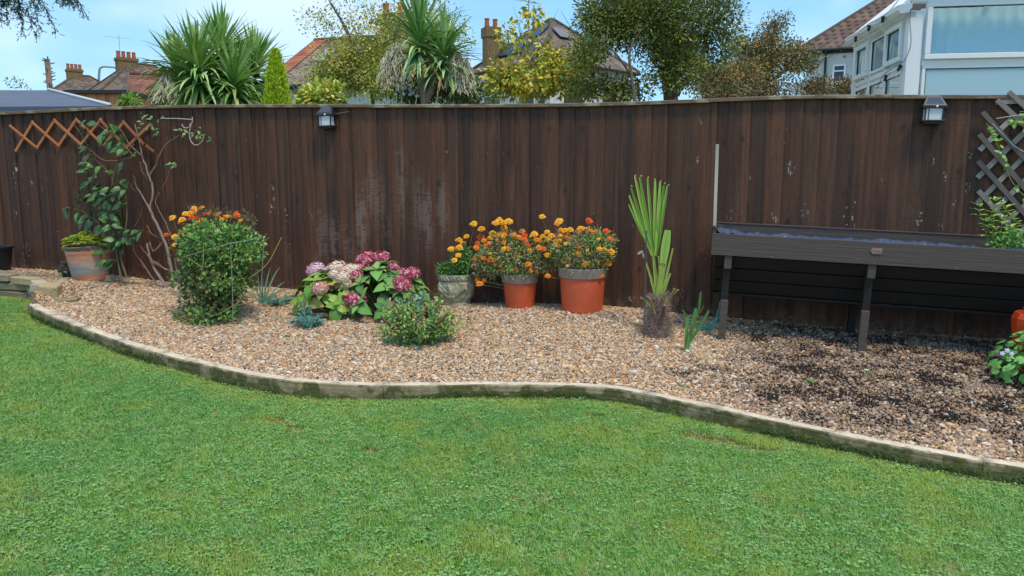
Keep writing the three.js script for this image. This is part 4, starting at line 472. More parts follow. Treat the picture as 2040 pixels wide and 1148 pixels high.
// ---------- raised V trough planter ----------
{
  const px = -0.03, slope = -0.04, PW = 2.62;                    // falls to the right with the ground
  const wood = (seed, c = [84, 74, 67]) => { const t = woodTex(c, seed, 0.2); t.rotation = Math.PI / 2; t.repeat.set(2.2, 3); return std(0xffffff, 0.75, { map: t, bumpMap: roughBump, bumpScale: 0.0015 }); };
  const A = wood(241), B = wood(243, [78, 69, 62]), C = wood(247, [27, 23, 20]);  // C: shade under the planter put into a near-black copy of the wood
  const t = thing('raised_planter', 'long grey brown V shaped timber planter standing on legs', 'planter', [px, 0, 0]); t.rotation.z = Math.atan(slope);
  const bd = (name, w, h, d, x, y, z, m = A, rx = 0, rz = 0) => { const o = part(t, name, new RoundedBoxGeometry(w, h, d, 1, 0.003), m); o.position.set(x, y, z); o.rotation.set(rx, 0, rz); return o; };
  const front = bd('front_board', PW, 0.157, 0.024, PW / 2, 0.918, 0.70);
  bd('back_board', PW, 0.155, 0.022, PW / 2 + 0.03, 0.962, 0.11, B); bd('back_cap', PW, 0.012, 0.03, PW / 2 + 0.03, 1.046, 0.11, A);
  for (const x of [0.0, PW]) { const e = bd('end_board', 0.022, 0.15, 0.575, x + (x ? -0.013 : 0.0131), 0.938, 0.404, B, -0.075); }
  bd('end_cap', 0.03, 0.014, 0.6, 0.006, 1.022, 0.404, A, -0.075);
  bd('corner_post', 0.045, 0.2, 0.045, 0.06, 0.93, 0.15, B); bd('corner_post', 0.045, 0.18, 0.045, PW - 0.06, 0.9, 0.64, B);
  // sloping trough sides made of slats, wide at the top and narrow at the keel
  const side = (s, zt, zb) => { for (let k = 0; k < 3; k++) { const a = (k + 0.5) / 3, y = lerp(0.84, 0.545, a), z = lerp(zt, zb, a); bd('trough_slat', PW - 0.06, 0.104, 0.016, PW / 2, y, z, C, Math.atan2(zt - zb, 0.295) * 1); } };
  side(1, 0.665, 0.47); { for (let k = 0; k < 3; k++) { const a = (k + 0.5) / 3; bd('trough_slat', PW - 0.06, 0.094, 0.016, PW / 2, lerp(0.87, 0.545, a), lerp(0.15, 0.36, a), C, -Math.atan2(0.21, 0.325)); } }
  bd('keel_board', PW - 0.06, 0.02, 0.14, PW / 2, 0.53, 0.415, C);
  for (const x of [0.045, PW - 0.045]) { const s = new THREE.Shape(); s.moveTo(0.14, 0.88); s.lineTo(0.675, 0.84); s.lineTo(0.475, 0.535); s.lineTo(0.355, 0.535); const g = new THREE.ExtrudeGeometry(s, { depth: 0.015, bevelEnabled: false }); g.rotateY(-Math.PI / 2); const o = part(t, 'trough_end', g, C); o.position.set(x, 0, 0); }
  for (const [x, i] of [[0.125, 0], [1.085, 1], [2.4, 2]]) {
    const gy = bedY(px + x, 0.68) - slope * x - 0.03;
    bd('leg_cap', 0.052, 0.095, 0.03, x, 0.79, 0.685, A);
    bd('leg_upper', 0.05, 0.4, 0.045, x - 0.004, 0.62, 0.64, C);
    const top = 0.512, lo = bd('leg', 0.053, top - gy, 0.05, x + (i === 0 ? -0.002 : -0.012), (top + gy) / 2, 0.69, A, 0, 0.0);
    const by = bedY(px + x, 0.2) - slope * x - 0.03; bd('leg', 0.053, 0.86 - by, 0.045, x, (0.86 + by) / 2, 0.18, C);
  }
  // weathered wooden badge
  const s = new THREE.Shape(); s.moveTo(-0.036, -0.002); s.lineTo(-0.028, 0.018); s.lineTo(-0.006, 0.0185); s.lineTo(-0.001, 0.015); s.lineTo(0.004, 0.019); s.lineTo(0.034, 0.019); s.lineTo(0.036, 0.015); s.lineTo(0.035, -0.018); s.lineTo(0.03, -0.021); s.lineTo(-0.022, -0.021); s.closePath();
  const bm = woodTex([146, 118, 104], 251, 0.4); bm.rotation = Math.PI / 2; bm.repeat.set(14, 10); const bg = part(t, 'badge', new THREE.ExtrudeGeometry(s, { depth: 0.004, bevelEnabled: true, bevelSize: 0.0015, bevelThickness: 0.0015, bevelSegments: 2 }), std(0xffffff, 0.7, { map: bm }), 'worn pale wooden badge on the front board'); bg.position.set(1.095, 0.936, 0.7125);
  for (const x of [0.12, 0.42, 1.09, 1.6]) part(t, 'screw', new THREE.CylinderGeometry(0.004, 0.004, 0.003, 8).rotateX(Math.PI / 2), std([0.3, 0.29, 0.28], 0.4, { metalness: 0.7 })).position.set(x, 0.853, 0.713);
  // blue-black liner folded over inside the boards
  const l = new GB(), N = 220, M = 22; const r = rng(45);
  for (let i = 0; i <= N; i++) for (let j = 0; j <= M; j++) {
    const u = i / N, v = j / M, x = 0.03 + u * (PW - 0.06), z = lerp(0.686, 0.125, v);
    const roll = Math.exp(-(((v - 0.11) / 0.10) ** 2)), left = smooth(0.09, 0.03, u), wr = (fbm(u * 90, v * 8, 261, 3) - 0.5) * 0.045 + (fbm(u * 16, v * 3, 265, 2) - 0.5) * 0.02;
    const tp = 1.014 + (vn(u * 26, 0, 268) - 0.5) * 0.012 - 0.016 * smooth(0.45, 0.75, u) + left * 0.022;
    l.v(x, lerp(0.945 - 0.02 * v + left * 0.05 * smooth(0.9, 0.3, v), tp, roll) + wr * (0.5 + 0.5 * (1 - roll)), z + (v > 0.02 && v < 0.98 ? wr * 0.3 : 0), [1, 1, 1], u * 12, v * 3);
  }
  for (let i = 0; i < N; i++) for (let j = 0; j < M; j++) { const a = i * (M + 1) + j; l.q(a, a + M + 1, a + M + 2, a + 1); }
  part(t, 'liner', l.g(), std(lin('#34425a'), 0.26, { side: THREE.DoubleSide }), 'shiny blue black plastic liner inside the planter');
  for (const [x, y] of [[0.5, 0.99], [0.68, 0.992], [0.82, 0.99], [1.12, 0.99], [1.22, 0.988]]) part(t, 'staple', new THREE.BoxGeometry(0.012, 0.003, 0.004), std([0.6, 0.62, 0.65], 0.3, { metalness: 0.9 })).position.set(x, y - 0.012, 0.6872);
  // loose square stake
  const sk = thing('wooden_stake', 'pale weathered square stake rising from the planter corner', 'stake', [0.024, 0.86, 0.655]); const wt = woodTex([190, 184, 168], 271, 0.25); wt.repeat.set(4, 1); const o = part(sk, 'stake', new RoundedBoxGeometry(0.023, 0.77, 0.023, 1, 0.002), std(0xffffff, 0.85, { map: wt })); o.position.y = 0.385; sk.rotation.z = 0.004;
}
// ---------- turquoise twine by the planter leg ----------
{ const b = new GB(), c = lin('#3fa79b'), r = rng(15); const loop = (pts) => b.tube(curve(pts, 40), 0.005, 0.005, 6, c); const y = (x, z) => bedY(x, z) + 0.012;
  loop([[-0.09, y(-0.09, 0.45) , 0.5], [0.0, y(0, 0.5) + 0.01, 0.48], [0.06, 0.3, 0.5], [0.085, 0.4, 0.58], [0.082, 0.47, 0.61], [0.1, 0.49, 0.6], [0.118, 0.44, 0.6], [0.125, 0.36, 0.58], [0.1, 0.3, 0.55], [0.0, 0.27, 0.5], [-0.07, 0.245, 0.46]]);
  loop([[-0.08, y(-0.08, 0.42), 0.42], [-0.03, 0.27, 0.42], [0.03, 0.3, 0.45], [0.05, 0.29, 0.5], [0.0, 0.25, 0.52], [-0.06, y(-0.06, 0.5), 0.5]]); loop([[-0.1, y(-0.1, 0.47), 0.47], [-0.02, 0.255, 0.52], [0.05, 0.33, 0.55], [0.075, 0.42, 0.6]]);
  const t = thing('turquoise_twine', 'turquoise garden twine tangled round the left planter leg', 'twine'); part(t, 'twine', b.g(), std(0xffffff, 0.5, { vertexColors: true })); }
// ---------- planting in the bed ----------
function leafMass(b, r, c, rad, n, L, W, cols, o = {}) {
  const per = o.per ?? 4, cr = o.cr ?? 0.03, sh = o.shell ?? 2.4;
  for (let k = 0; k < n; k++) {
    const d = dirRand(r), q = Math.pow(r(), 1 / sh), wob = 0.82 + 0.36 * fbm(d.x * 2.2 + 20 + c[0], d.y * 2.2 + d.z * 1.9 + 20, o.seed ?? 5, 3);
    const C = V(c[0] + d.x * rad[0] * q * wob, c[1] + d.y * rad[1] * q * wob, c[2] + d.z * rad[2] * q * wob), base = pick(cols, r);
    if (o.floor && C.y < bedY(C.x, C.z) + 0.01) C.y = bedY(C.x, C.z) + 0.01 + r() * 0.03;
    for (let j = 0; j < per; j++) {
      const e = dirRand(r).multiplyScalar(cr), P = C.clone().add(e), dir = e.clone().normalize().addScaledVector(d, o.out ?? 0.5).add(V(0, (r() - 0.45) * (o.rise ?? 0.6), 0)).normalize(), nn = dirRand(r).add(V(0, 1.1, 0.25)).normalize(), s = 0.65 + r() * 0.7;
      b.chip(P, dir, nn, L * s, W * s, vary(base, r, 0.4));
    }
  }
}
function stemsTo(b, r, base, tips, r0, col, bow = 0.1) { for (const t of tips) { const m = V(lerp(base[0], t[0], 0.45) + (r() - 0.5) * bow, lerp(base[1], t[1], 0.55), lerp(base[2], t[2], 0.45) + (r() - 0.5) * bow); b.tube(curve([base, m, t], 8), r0, r0 * 0.45, 5, vary(col, r, 0.3), false); } }
// marigold flower heads: ruffled rings of petals
function marigoldGeo(a, bcol, seed) {
  const b = new GB(), r = rng(seed);
  for (let ring = 0; ring < 4; ring++) { const n = [12, 11, 8, 5][ring], R = [0.030, 0.024, 0.017, 0.010][ring], h = [0, 0.005, 0.010, 0.013][ring], up = [0.12, 0.35, 0.7, 1.2][ring]; for (let k = 0; k < n; k++) { const t = (k + r() * 0.6) / n * TAU, d = V(Math.cos(t), up + (r() - 0.5) * 0.3, Math.sin(t)).normalize(), c = vary(mixc(bcol, a, clamp(0.35 + ring * 0.12 + r() * 0.5)), r, 0.22); b.leaf(V(Math.cos(t) * R * 0.15, h, Math.sin(t) * R * 0.15), d, V(-Math.cos(t) * up, 1, -Math.sin(t) * up).normalize(), R * (0.85 + r() * 0.3), R * 0.62, c, { segs: 3, bend: 0.5, fold: -0.15, end: 0.35, edge: vary(mixc(a, bcol, r() * 0.4), r, 0.15), shape: (q) => 0.3 + 0.7 * Math.pow(q, 0.6) }); } }
  b.tube([[0, -0.02, 0], [0, -0.008, 0], [0, 0.004, 0]], (q) => 0.004 + q * 0.004, 0, 7, lin('#7f8f4c'));
  return b.g();
}
const MG = { Y: [marigoldGeo(lin('#f7b51e'), lin('#f09a10'), 1), marigoldGeo(lin('#f6c02c'), lin('#e98f12'), 2)], O: [marigoldGeo(lin('#f0900f'), lin('#d9580c'), 3), marigoldGeo(lin('#f3a02a'), lin('#dd5c12'), 4)], R: [marigoldGeo(lin('#ec6a16'), lin('#c93408'), 5), marigoldGeo(lin('#e55a12'), lin('#bf2c0a'), 6)] };
function marigold(label, base, flowers, blobs, green, seed, drySt) {
  const t = thing('marigold_plant', label, 'marigolds'), r = rng(seed), f = new GB(), s = new GB();
  for (const [c, rad, n] of blobs) leafMass(f, r, c, rad, Math.round(n * 1.6), 0.03, 0.0095, green, { per: 9, cr: 0.02, shell: 1.7, out: 0.6, seed });
  for (const [x, y, z, k] of flowers) { const side = V((r() - 0.5) * 0.7, 1, 0.55 + (r() - 0.5) * 0.5).normalize(), o = part(t, 'flower', pick(MG[k], r), PETAL); o.position.set(x, y, z); o.quaternion.setFromUnitVectors(V(0, 1, 0), side); o.rotateY(r() * TAU); o.scale.setScalar((k === 'Y' ? 0.8 : 0.68) + r() * 0.3); const b0 = [lerp(base[0], x, 0.35) + (r() - 0.5) * 0.05, Math.min(base[1] + 0.02, y - 0.05), lerp(base[2], z, 0.35)]; s.tube(curve([b0, [lerp(b0[0], x, 0.7), lerp(b0[1], y, 0.6), lerp(b0[2], z, 0.6)], [x - side.x * 0.015, y - side.y * 0.015, z - side.z * 0.015]], 6), 0.003, 0.0022, 4, vary(lin(r() < 0.5 ? '#6d7a44' : '#7a5c4c'), r, 0.3), false); }
  for (let k = 0; k < drySt * 0.3; k++) { const [c, rad] = pick(blobs, r), a = r() * Math.PI, e = 0.15 + r() * 0.9, P = V(c[0] + Math.cos(a) * rad[0] * Math.cos(e), c[1] + rad[1] * Math.sin(e) * 1.05, c[2] + Math.sin(a) * rad[2] * Math.cos(e)), o = part(t, 'flower', pick(MG[pick(['O', 'O', 'R', 'Y'], r)], r), PETAL); o.position.copy(P); o.quaternion.setFromUnitVectors(V(0, 1, 0), V((r() - 0.5), 0.8, 0.7).normalize()); o.rotateY(r() * TAU); o.scale.setScalar(0.42 + r() * 0.3); }
  for (let k = 0; k < drySt; k++) { const [c, rad] = pick(blobs, r), a = r() * TAU, x = c[0] + Math.cos(a) * rad[0] * Math.sqrt(r()), z = c[2] + Math.sin(a) * rad[2] * r(), y = c[1] + rad[1] * (0.2 + r() * 0.9); s.tube(curve([[lerp(c[0], x, 0.6), c[1] - rad[1] * 0.4, z], [x, y, z], [x + (r() - 0.5) * 0.03, y + 0.03 + r() * 0.03, z + (r() - 0.5) * 0.03]], 5), 0.002, 0.0014, 4, vary(lin('#8a6f60'), r, 0.4), false); if (r() < 0.5) s.tube([[x, y, z], [x + (r() - 0.5) * 0.008, y + 0.02, z]], (q) => 0.002 + 0.003 * Math.sin(q * 3), 0, 5, vary(lin('#9a8a72'), r, 0.4)); }
  part(t, 'foliage', f.g(), LEAFMATT); part(t, 'stems', s.g(), BARK); return t;
}
{
  const gA = ['#5f9040', '#6f9e48', '#4d8038', '#668c44'].map(lin), gB = ['#86aa58', '#a09a60', '#b09a7c', '#749a4c', '#a08c72', '#8cb05a', '#a6ac62'].map(lin);
  let [x, y, z] = POTS.stone; marigold('yellow marigolds growing in the grey green stone pot', [x, y + 0.24, z], D.mf1, [[[x + 0.0, y + 0.30, z], [0.14, 0.06, 0.13], 90], [[x + 0.06, y + 0.40, z + 0.02], [0.09, 0.12, 0.09], 110], [[x - 0.08, y + 0.30, z + 0.04], [0.06, 0.05, 0.07], 50]], gA, 301, 6);
  [x, y, z] = POTS.small; marigold('wide mass of orange and yellow marigolds in the smaller orange pot', [x, y + 0.26, z], D.mf2, [[[x - 0.05, y + 0.42, z], [0.30, 0.15, 0.2], 420], [[x - 0.28, y + 0.36, z + 0.02], [0.12, 0.12, 0.12], 110], [[x + 0.2, y + 0.42, z], [0.12, 0.13, 0.12], 120], [[x, y + 0.31, z + 0.05], [0.17, 0.05, 0.14], 90], [[x - 0.1, y + 0.55, z], [0.14, 0.08, 0.1], 70]], gB, 302, 70);
  [x, y, z] = POTS.large; marigold('orange and yellow marigolds with seed heads in the larger orange pot', [x, y + 0.32, z], D.mf3, [[[x, y + 0.48, z], [0.27, 0.15, 0.2], 420], [[x - 0.17, y + 0.5, z], [0.1, 0.14, 0.1], 90], [[x + 0.1, y + 0.58, z], [0.16, 0.09, 0.12], 90], [[x, y + 0.37, z + 0.06], [0.19, 0.04, 0.15], 80]], gB, 303, 80);
  marigold('orange marigolds flowering behind the big leafy rose bush', [-4.05, 0.34, 0.75], D.mf4, [[[-4.28, 0.98, 0.72], [0.16, 0.16, 0.12], 80], [[-4.05, 1.02, 0.72], [0.3, 0.10, 0.12], 110], [[-4.1, 0.6, 0.72], [0.2, 0.3, 0.12], 120]], ['#6b5a40', '#5c7038', '#77604a', '#6a7a44'].map(lin), 304, 60);
}
// grass-like leaves sprouting with the marigolds in the stone pot
{ const b = new GB(), [x, y, z] = POTS.stone; for (const [dx, L, a, w] of [[-0.02, 0.2, 2.55, 0.022], [-0.005, 0.16, 1.62, 0.03], [0.02, 0.17, 1.45, 0.024], [0.11, 0.24, 1.35, 0.016]]) b.leaf(V(x + dx, y + 0.24, z + 0.05), V(Math.cos(a), Math.sin(a), 0.05).normalize(), V(0, 0, 1), L, w, lin('#6f9a58'), { segs: 6, bend: 0.15, shape: (t) => 1 - t * t * 0.9 }); const t = thing('iris_leaves', 'few upright sword leaves at the side of the stone pot', 'plant'); part(t, 'leaves', b.g(), LEAF); }
// ---------- rose bush with wire support ----------
{
  const t = thing('rose_bush', 'big bushy green rose shrub held by a wire ring, in front of marigolds', 'shrub'), r = rng(311), b = new GB(), s = new GB(), bx = -3.77, by = 0.285, bz = 1.22;
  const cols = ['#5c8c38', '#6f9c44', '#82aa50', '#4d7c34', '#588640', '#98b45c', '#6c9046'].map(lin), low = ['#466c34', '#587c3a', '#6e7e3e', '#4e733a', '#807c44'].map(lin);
  leafMass(b, r, [bx + 0.02, by + 0.56, bz], [0.34, 0.2, 0.27], 720, 0.032, 0.023, cols, { per: 5, cr: 0.034, shell: 3.2, seed: 3 });
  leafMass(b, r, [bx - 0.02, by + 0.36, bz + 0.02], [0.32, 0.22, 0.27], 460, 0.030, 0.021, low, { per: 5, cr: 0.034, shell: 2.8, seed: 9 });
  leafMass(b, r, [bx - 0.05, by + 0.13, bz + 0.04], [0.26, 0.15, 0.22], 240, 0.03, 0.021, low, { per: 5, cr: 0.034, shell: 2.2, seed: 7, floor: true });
  for (const [dx, dy, dz, n] of [[-0.25, 0.03, 0.12, 22], [0.2, 0.05, 0.18, 26], [0.29, 0.28, 0.1, 26], [0.33, 0.52, 0.05, 18], [-0.3, 0.3, 0.05, 18], [-0.08, 0.02, 0.28, 30], [0.06, 0.06, 0.3, 26], [0.18, 0.33, 0.27, 26]]) leafMass(b, r, [bx + dx, by + dy, bz + dz], [0.09, 0.06, 0.08], n, 0.032, 0.024, cols.concat(low), { per: 5, cr: 0.03, floor: true });
  leafMass(b, r, [bx, by + 0.3, bz + 0.1], [0.3, 0.28, 0.2], 26, 0.026, 0.02, ['#a8a84c', '#a06a3c', '#b59a4a'].map(lin), { per: 2, cr: 0.02 });
  const tips = []; for (let k = 0; k < 46; k++) { const a = r() * TAU, q = Math.sqrt(r()); tips.push([bx + Math.cos(a) * 0.31 * q, by + 0.25 + r() * 0.5, bz + Math.sin(a) * 0.26 * q]); }
  stemsTo(s, r, [bx, by - 0.02, bz], tips, 0.0065, lin('#6e6238'), 0.2);
  for (const p of [[[-3.72, 0.9, 1.45], [-3.68, 0.75, 1.52], [-3.75, 0.55, 1.5]], [[-3.45, 0.62, 1.3], [-3.35, 0.72, 1.2], [-3.28, 0.93, 1.08]], [[-3.95, 0.72, 1.4], [-3.85, 0.8, 1.5], [-3.7, 0.72, 1.5]], [[-3.75, 0.42, 1.5], [-3.62, 0.36, 1.52], [-3.45, 0.46, 1.42]]]) s.tube(curve(p, 8), 0.004, 0.003, 5, lin('#8b8a4a'), false);
  part(t, 'foliage', b.g(), LEAF); part(t, 'stems', s.g(), BARK);
  const w = thing('plant_support', 'green wire ring on thin stakes around the rose bush', 'plant support'), gm = std(lin('#7f9686'), 0.45), g1 = new GB(); g1.tube(curve(D.sup.wire, 40), 0.0028, 0.0028, 6); part(w, 'ring', g1.g(), gm);
  D.sup.stakes.forEach(([a, e], k) => { const g = new GB(); a[1] = bedY(a[0], a[2]) - 0.04; g.tube(curve([a, [lerp(a[0], e[0], 0.5) + 0.004, lerp(a[1], e[1], 0.5), a[2]], e], 6), 0.0026, 0.0026, 6); part(w, 'stake', g.g(), gm); });
}
// ---------- camellia and bare climbing rose on the fence ----------
const ovate = (t) => Math.sin(Math.PI * Math.pow(t, 0.7));
{
  const r = rng(321), t = thing('camellia', 'young camellia with glossy dark oval leaves against the fence', 'shrub'), s = new GB();
  const vars = ['#3d642a', '#497432', '#335729', '#5d8643', '#305026'].map((h, k) => { const b = new GB(), c = lin(h); b.leaf(V(0, 0, 0), V(0, 0, 1), V(0, 1, 0), 1, 0.55, c, { segs: 5, bend: 0.35 + k * 0.08, fold: 0.22, shape: ovate }); return b.g(); });
  const stems = D.camStem.map((p) => curve(p, 14)); stems.forEach((p, k) => s.tube(p, k < 2 ? 0.009 : 0.006, 0.0028, 6, vary(lin(k === 3 || k === 4 || k === 8 ? '#7a5a4c' : '#6a6444'), r, 0.2)));
  const near = (x, y) => { let m = null, d = 9; for (const p of stems) for (const q of p) { const e = Math.hypot(q.x - x, q.y - y); if (e < d) { d = e; m = q; } } return m; };
  D.camLeaf.forEach(([x, y]) => { for (let j = 0; j < (y < 1.4 ? 3 : 2); j++) { const a = near(x, y), X = x + (r() - 0.5) * 0.05 * (j + 0.3), Y = y + (r() - 0.5) * 0.04 * (j + 0.3), P = V(X, Y, a.z + 0.03 + (r() - 0.3) * 0.08), d = V(X - a.x, Y - a.y, 0.05).normalize().add(V((r() - 0.5) * 0.9, (r() - 0.75) * 0.8, r() * 0.7)).normalize(), o = part(t, 'leaf', pick(vars, r), LEAFGLOSS), n = V((r() - 0.5) * 0.9, 0.6, 0.9 + r() * 0.3); n.addScaledVector(d, -n.dot(d)).normalize(); const X3 = V().crossVectors(n, d); o.matrixAutoUpdate = true; o.quaternion.setFromRotationMatrix(new THREE.Matrix4().makeBasis(X3, n, d)); const L = 0.075 + r() * 0.04; P.addScaledVector(d, -L * 0.5); o.position.copy(P); o.scale.setScalar(L); s.tube([a, P], 0.0022, 0.0016, 4, lin('#6a7a48'), false); } });
  part(t, 'stems', s.g(), BARK);
  const c = thing('bare_climbing_rose', 'mostly bare twisted climbing rose with grey brown stems beside the camellia', 'climber'), b2 = new GB();
  D.roseStem.forEach(([p, r0, r1], k) => { const pts = curve(p, p.length * 5), g = new GB(); pts.forEach((q, i) => { q.x += (vn(i * 0.5, k * 7, 330) - 0.5) * 0.012; q.z += (vn(i * 0.5, k * 7 + 3, 331) - 0.5) * 0.012; }); if (k < 2) pts[0].y = bedY(pts[0].x, pts[0].z) - 0.03; g.tube(pts, r0 * 0.75, r1 * 0.7, 7, vary(lin(k < 3 ? '#8d7c70' : '#8a6a58'), r, 0.15)); for (let j = 3; j < pts.length - 2; j += 3) if (r() < 0.6) g.tube([pts[j], pts[j].clone().add(V((r() - 0.5) * 0.07, 0.02 + r() * 0.05, r() * 0.04))], 0.003, 0.0015, 4, lin('#86695c')); part(c, 'stem', g.g(), BARK); });
  const lv = ['#5f8a4a', '#4f7a42', '#7a9a58'].map(lin), lg = new GB(); D.roseLeaf.forEach(([x, y]) => { for (let j = 0; j < 2; j++) lg.leaf(V(x + (r() - 0.5) * 0.03, y + (r() - 0.5) * 0.03, 0.11 + r() * 0.07), V((r() - 0.5) * 1.6, (r() - 0.5), r() * 0.6).normalize(), V((r() - 0.5) * 0.6, 0.8, 0.7).normalize(), 0.04 + r() * 0.018, 0.026, vary(pick(lv, r), r, 0.3), { segs: 4, shape: ovate }); }); part(c, 'leaves', lg.g(), LEAF);
}
// ---------- hydrangeas ----------
{
  const r = rng(341);
  function headGeo(cols, seed, n = 280) { const b = new GB(), q = rng(seed); for (let k = 0; k < n; k++) { const y = 1 - (k + 0.5) / n * 1.55, a = k * 2.39996, s = Math.sqrt(Math.max(0, 1 - y * y)), d = V(Math.cos(a) * s, y, Math.sin(a) * s), R = 0.76 + q() * 0.32, P = V(d.x * R, d.y * R * 0.68, d.z * R), c = pick(cols, q), u = V().crossVectors(d, V(0.3, 1, 0.2)).normalize(), w = V().crossVectors(d, u), t0 = q() * TAU; for (let j = 0; j < 4; j++) { const t = t0 + j * TAU / 4, e = u.clone().multiplyScalar(Math.cos(t)).addScaledVector(w, Math.sin(t)).addScaledVector(d, 0.25 + (q() - 0.5) * 0.5).normalize(); b.chip(P, e, d, 0.145, 0.14, vary(c, q, 0.3)); } } return b.g(); }
  const HC = { L: ['#e6bccb', '#dca8bc', '#efd0d8'], P: ['#e2bcc8', '#dcb0be', '#e8cdd0'], C: ['#ecd9c4', '#e6c4b0', '#f0e2cc', '#dfb2a4', '#e2d6b8'], S: ['#e0b49c', '#c98a80', '#e8cdb4', '#d9a890'], M: ['#d080b0', '#dc9cc0', '#c46ea0'], R: ['#b44258', '#c4586c', '#a03448', '#d48492', '#e2b0b4', '#b03a50'] }, HG = {}; for (const k in HC) HG[k] = [headGeo(HC[k].map(lin), 350 + k.charCodeAt(0)), headGeo(HC[k].map(lin), 370 + k.charCodeAt(0))];
  const leafVars = (cols) => cols.map((h, k) => { const b = new GB(), c = lin(h[0]), e = lin(h[1]); b.leaf(V(0, 0, 0), V(0, 0, 1), V(0, 1, 0), 1, 0.62, c, { segs: 6, bend: 0.5 + 0.15 * (k % 3), fold: 0.2, shape: ovate, edge: e }); return b.g(); });
  const green = leafVars([['#7aa83e', '#6f9c38'], ['#8ab048', '#84aa44'], ['#66963a', '#5e8c34'], ['#94b24a', '#a4b44e'], ['#a0a64c', '#b8964e']]), dark = leafVars([['#649a46', '#5a8c40'], ['#72a84e', '#6a9e46'], ['#528640', '#4c7c3a'], ['#84b058', '#7ca656'], ['#789a54', '#94904e']]);
  function hydrangea(label, heads, base, R, nl, vars, H) {
    const t = thing('hydrangea', label, 'hydrangea'), st = new GB();
    const put = (P, d, n, L) => { const o = part(t, 'leaf', pick(vars, r), LEAF); n.addScaledVector(d, -n.dot(d)).normalize(); o.quaternion.setFromRotationMatrix(new THREE.Matrix4().makeBasis(V().crossVectors(n, d), n, d)); o.position.copy(P); o.scale.setScalar(L); };
    for (const [x, y, z, rad, k] of heads) { const o = part(t, 'flower_head', pick(HG[k ?? 'R'], r), PETAL); o.position.set(x, y, z); o.scale.setScalar(rad * 1.36); o.rotation.set(0.35 + (r() - 0.5) * 0.4, r() * TAU, (r() - 0.5) * 0.3); st.tube(curve([base, [lerp(base[0], x, 0.5), lerp(base[1], y, 0.45), lerp(base[2], z, 0.5)], [x, y, z]], 8), 0.007, 0.005, 6, lin('#7d8a4e'), false); const a0 = r() * TAU; for (let j = 0; j < 4; j++) { const a = a0 + j * TAU / 4; put(V(x, y - rad * 0.8, z), V(Math.cos(a), -0.15 + r() * 0.3, Math.sin(a)).normalize(), V(0, 1, 0.1), 0.085 + r() * 0.04); } }
    let made = 0; while (made < nl) {                            // leaf rosettes over the dome
      const a = r() * TAU, e = Math.pow(r(), 0.8) * 1.45, x = base[0] + Math.cos(a) * Math.sin(e) * R[0], z = base[2] + Math.sin(a) * Math.sin(e) * R[2], y = base[1] + 0.06 + Math.cos(e) * R[1] * (0.85 + r() * 0.25), out = V(Math.cos(a) * Math.sin(e), Math.cos(e) + 0.25, Math.sin(a) * Math.sin(e)).normalize(), u = V().crossVectors(out, V(0.1, 1, 0.3)).normalize(), w = V().crossVectors(out, u), a0 = r() * TAU;
      if (z < 0.12) continue;
      for (let j = 0; j < 6; j++) { const q = a0 + j * TAU / 3 + (j > 2 ? 0.9 : 0), lift = j < 3 ? 0.1 : 0.7, d = u.clone().multiplyScalar(Math.cos(q)).addScaledVector(w, Math.sin(q)).addScaledVector(out, lift + (r() - 0.5) * 0.2).normalize(); put(V(x, Math.max(y, base[1] + 0.03), z).addScaledVector(d, 0.008), d, out.clone(), (j < 3 ? 0.14 : 0.09) * (0.75 + r() * 0.45)); made++; }
      st.tube(curve([base, [lerp(base[0], x, 0.5), lerp(base[1], y, 0.5), lerp(base[2], z, 0.5)], [x, y, z]], 6), 0.006, 0.004, 5, lin('#74824a'), false);
    }
    part(t, 'stems', st.g(), BARK); return t;
  }
  hydrangea('mophead hydrangea with pale pink and cream heads, left of the crimson one', D.hydP, [-3.02, bedY(-3.02, 0.8), 0.82], [0.28, 0.27, 0.25], 228, green);
  hydrangea('mophead hydrangea with deep crimson heads and large green leaves', D.hydR, [-2.58, bedY(-2.58, 0.72), 0.72], [0.37, 0.34, 0.29], 336, dark);
}
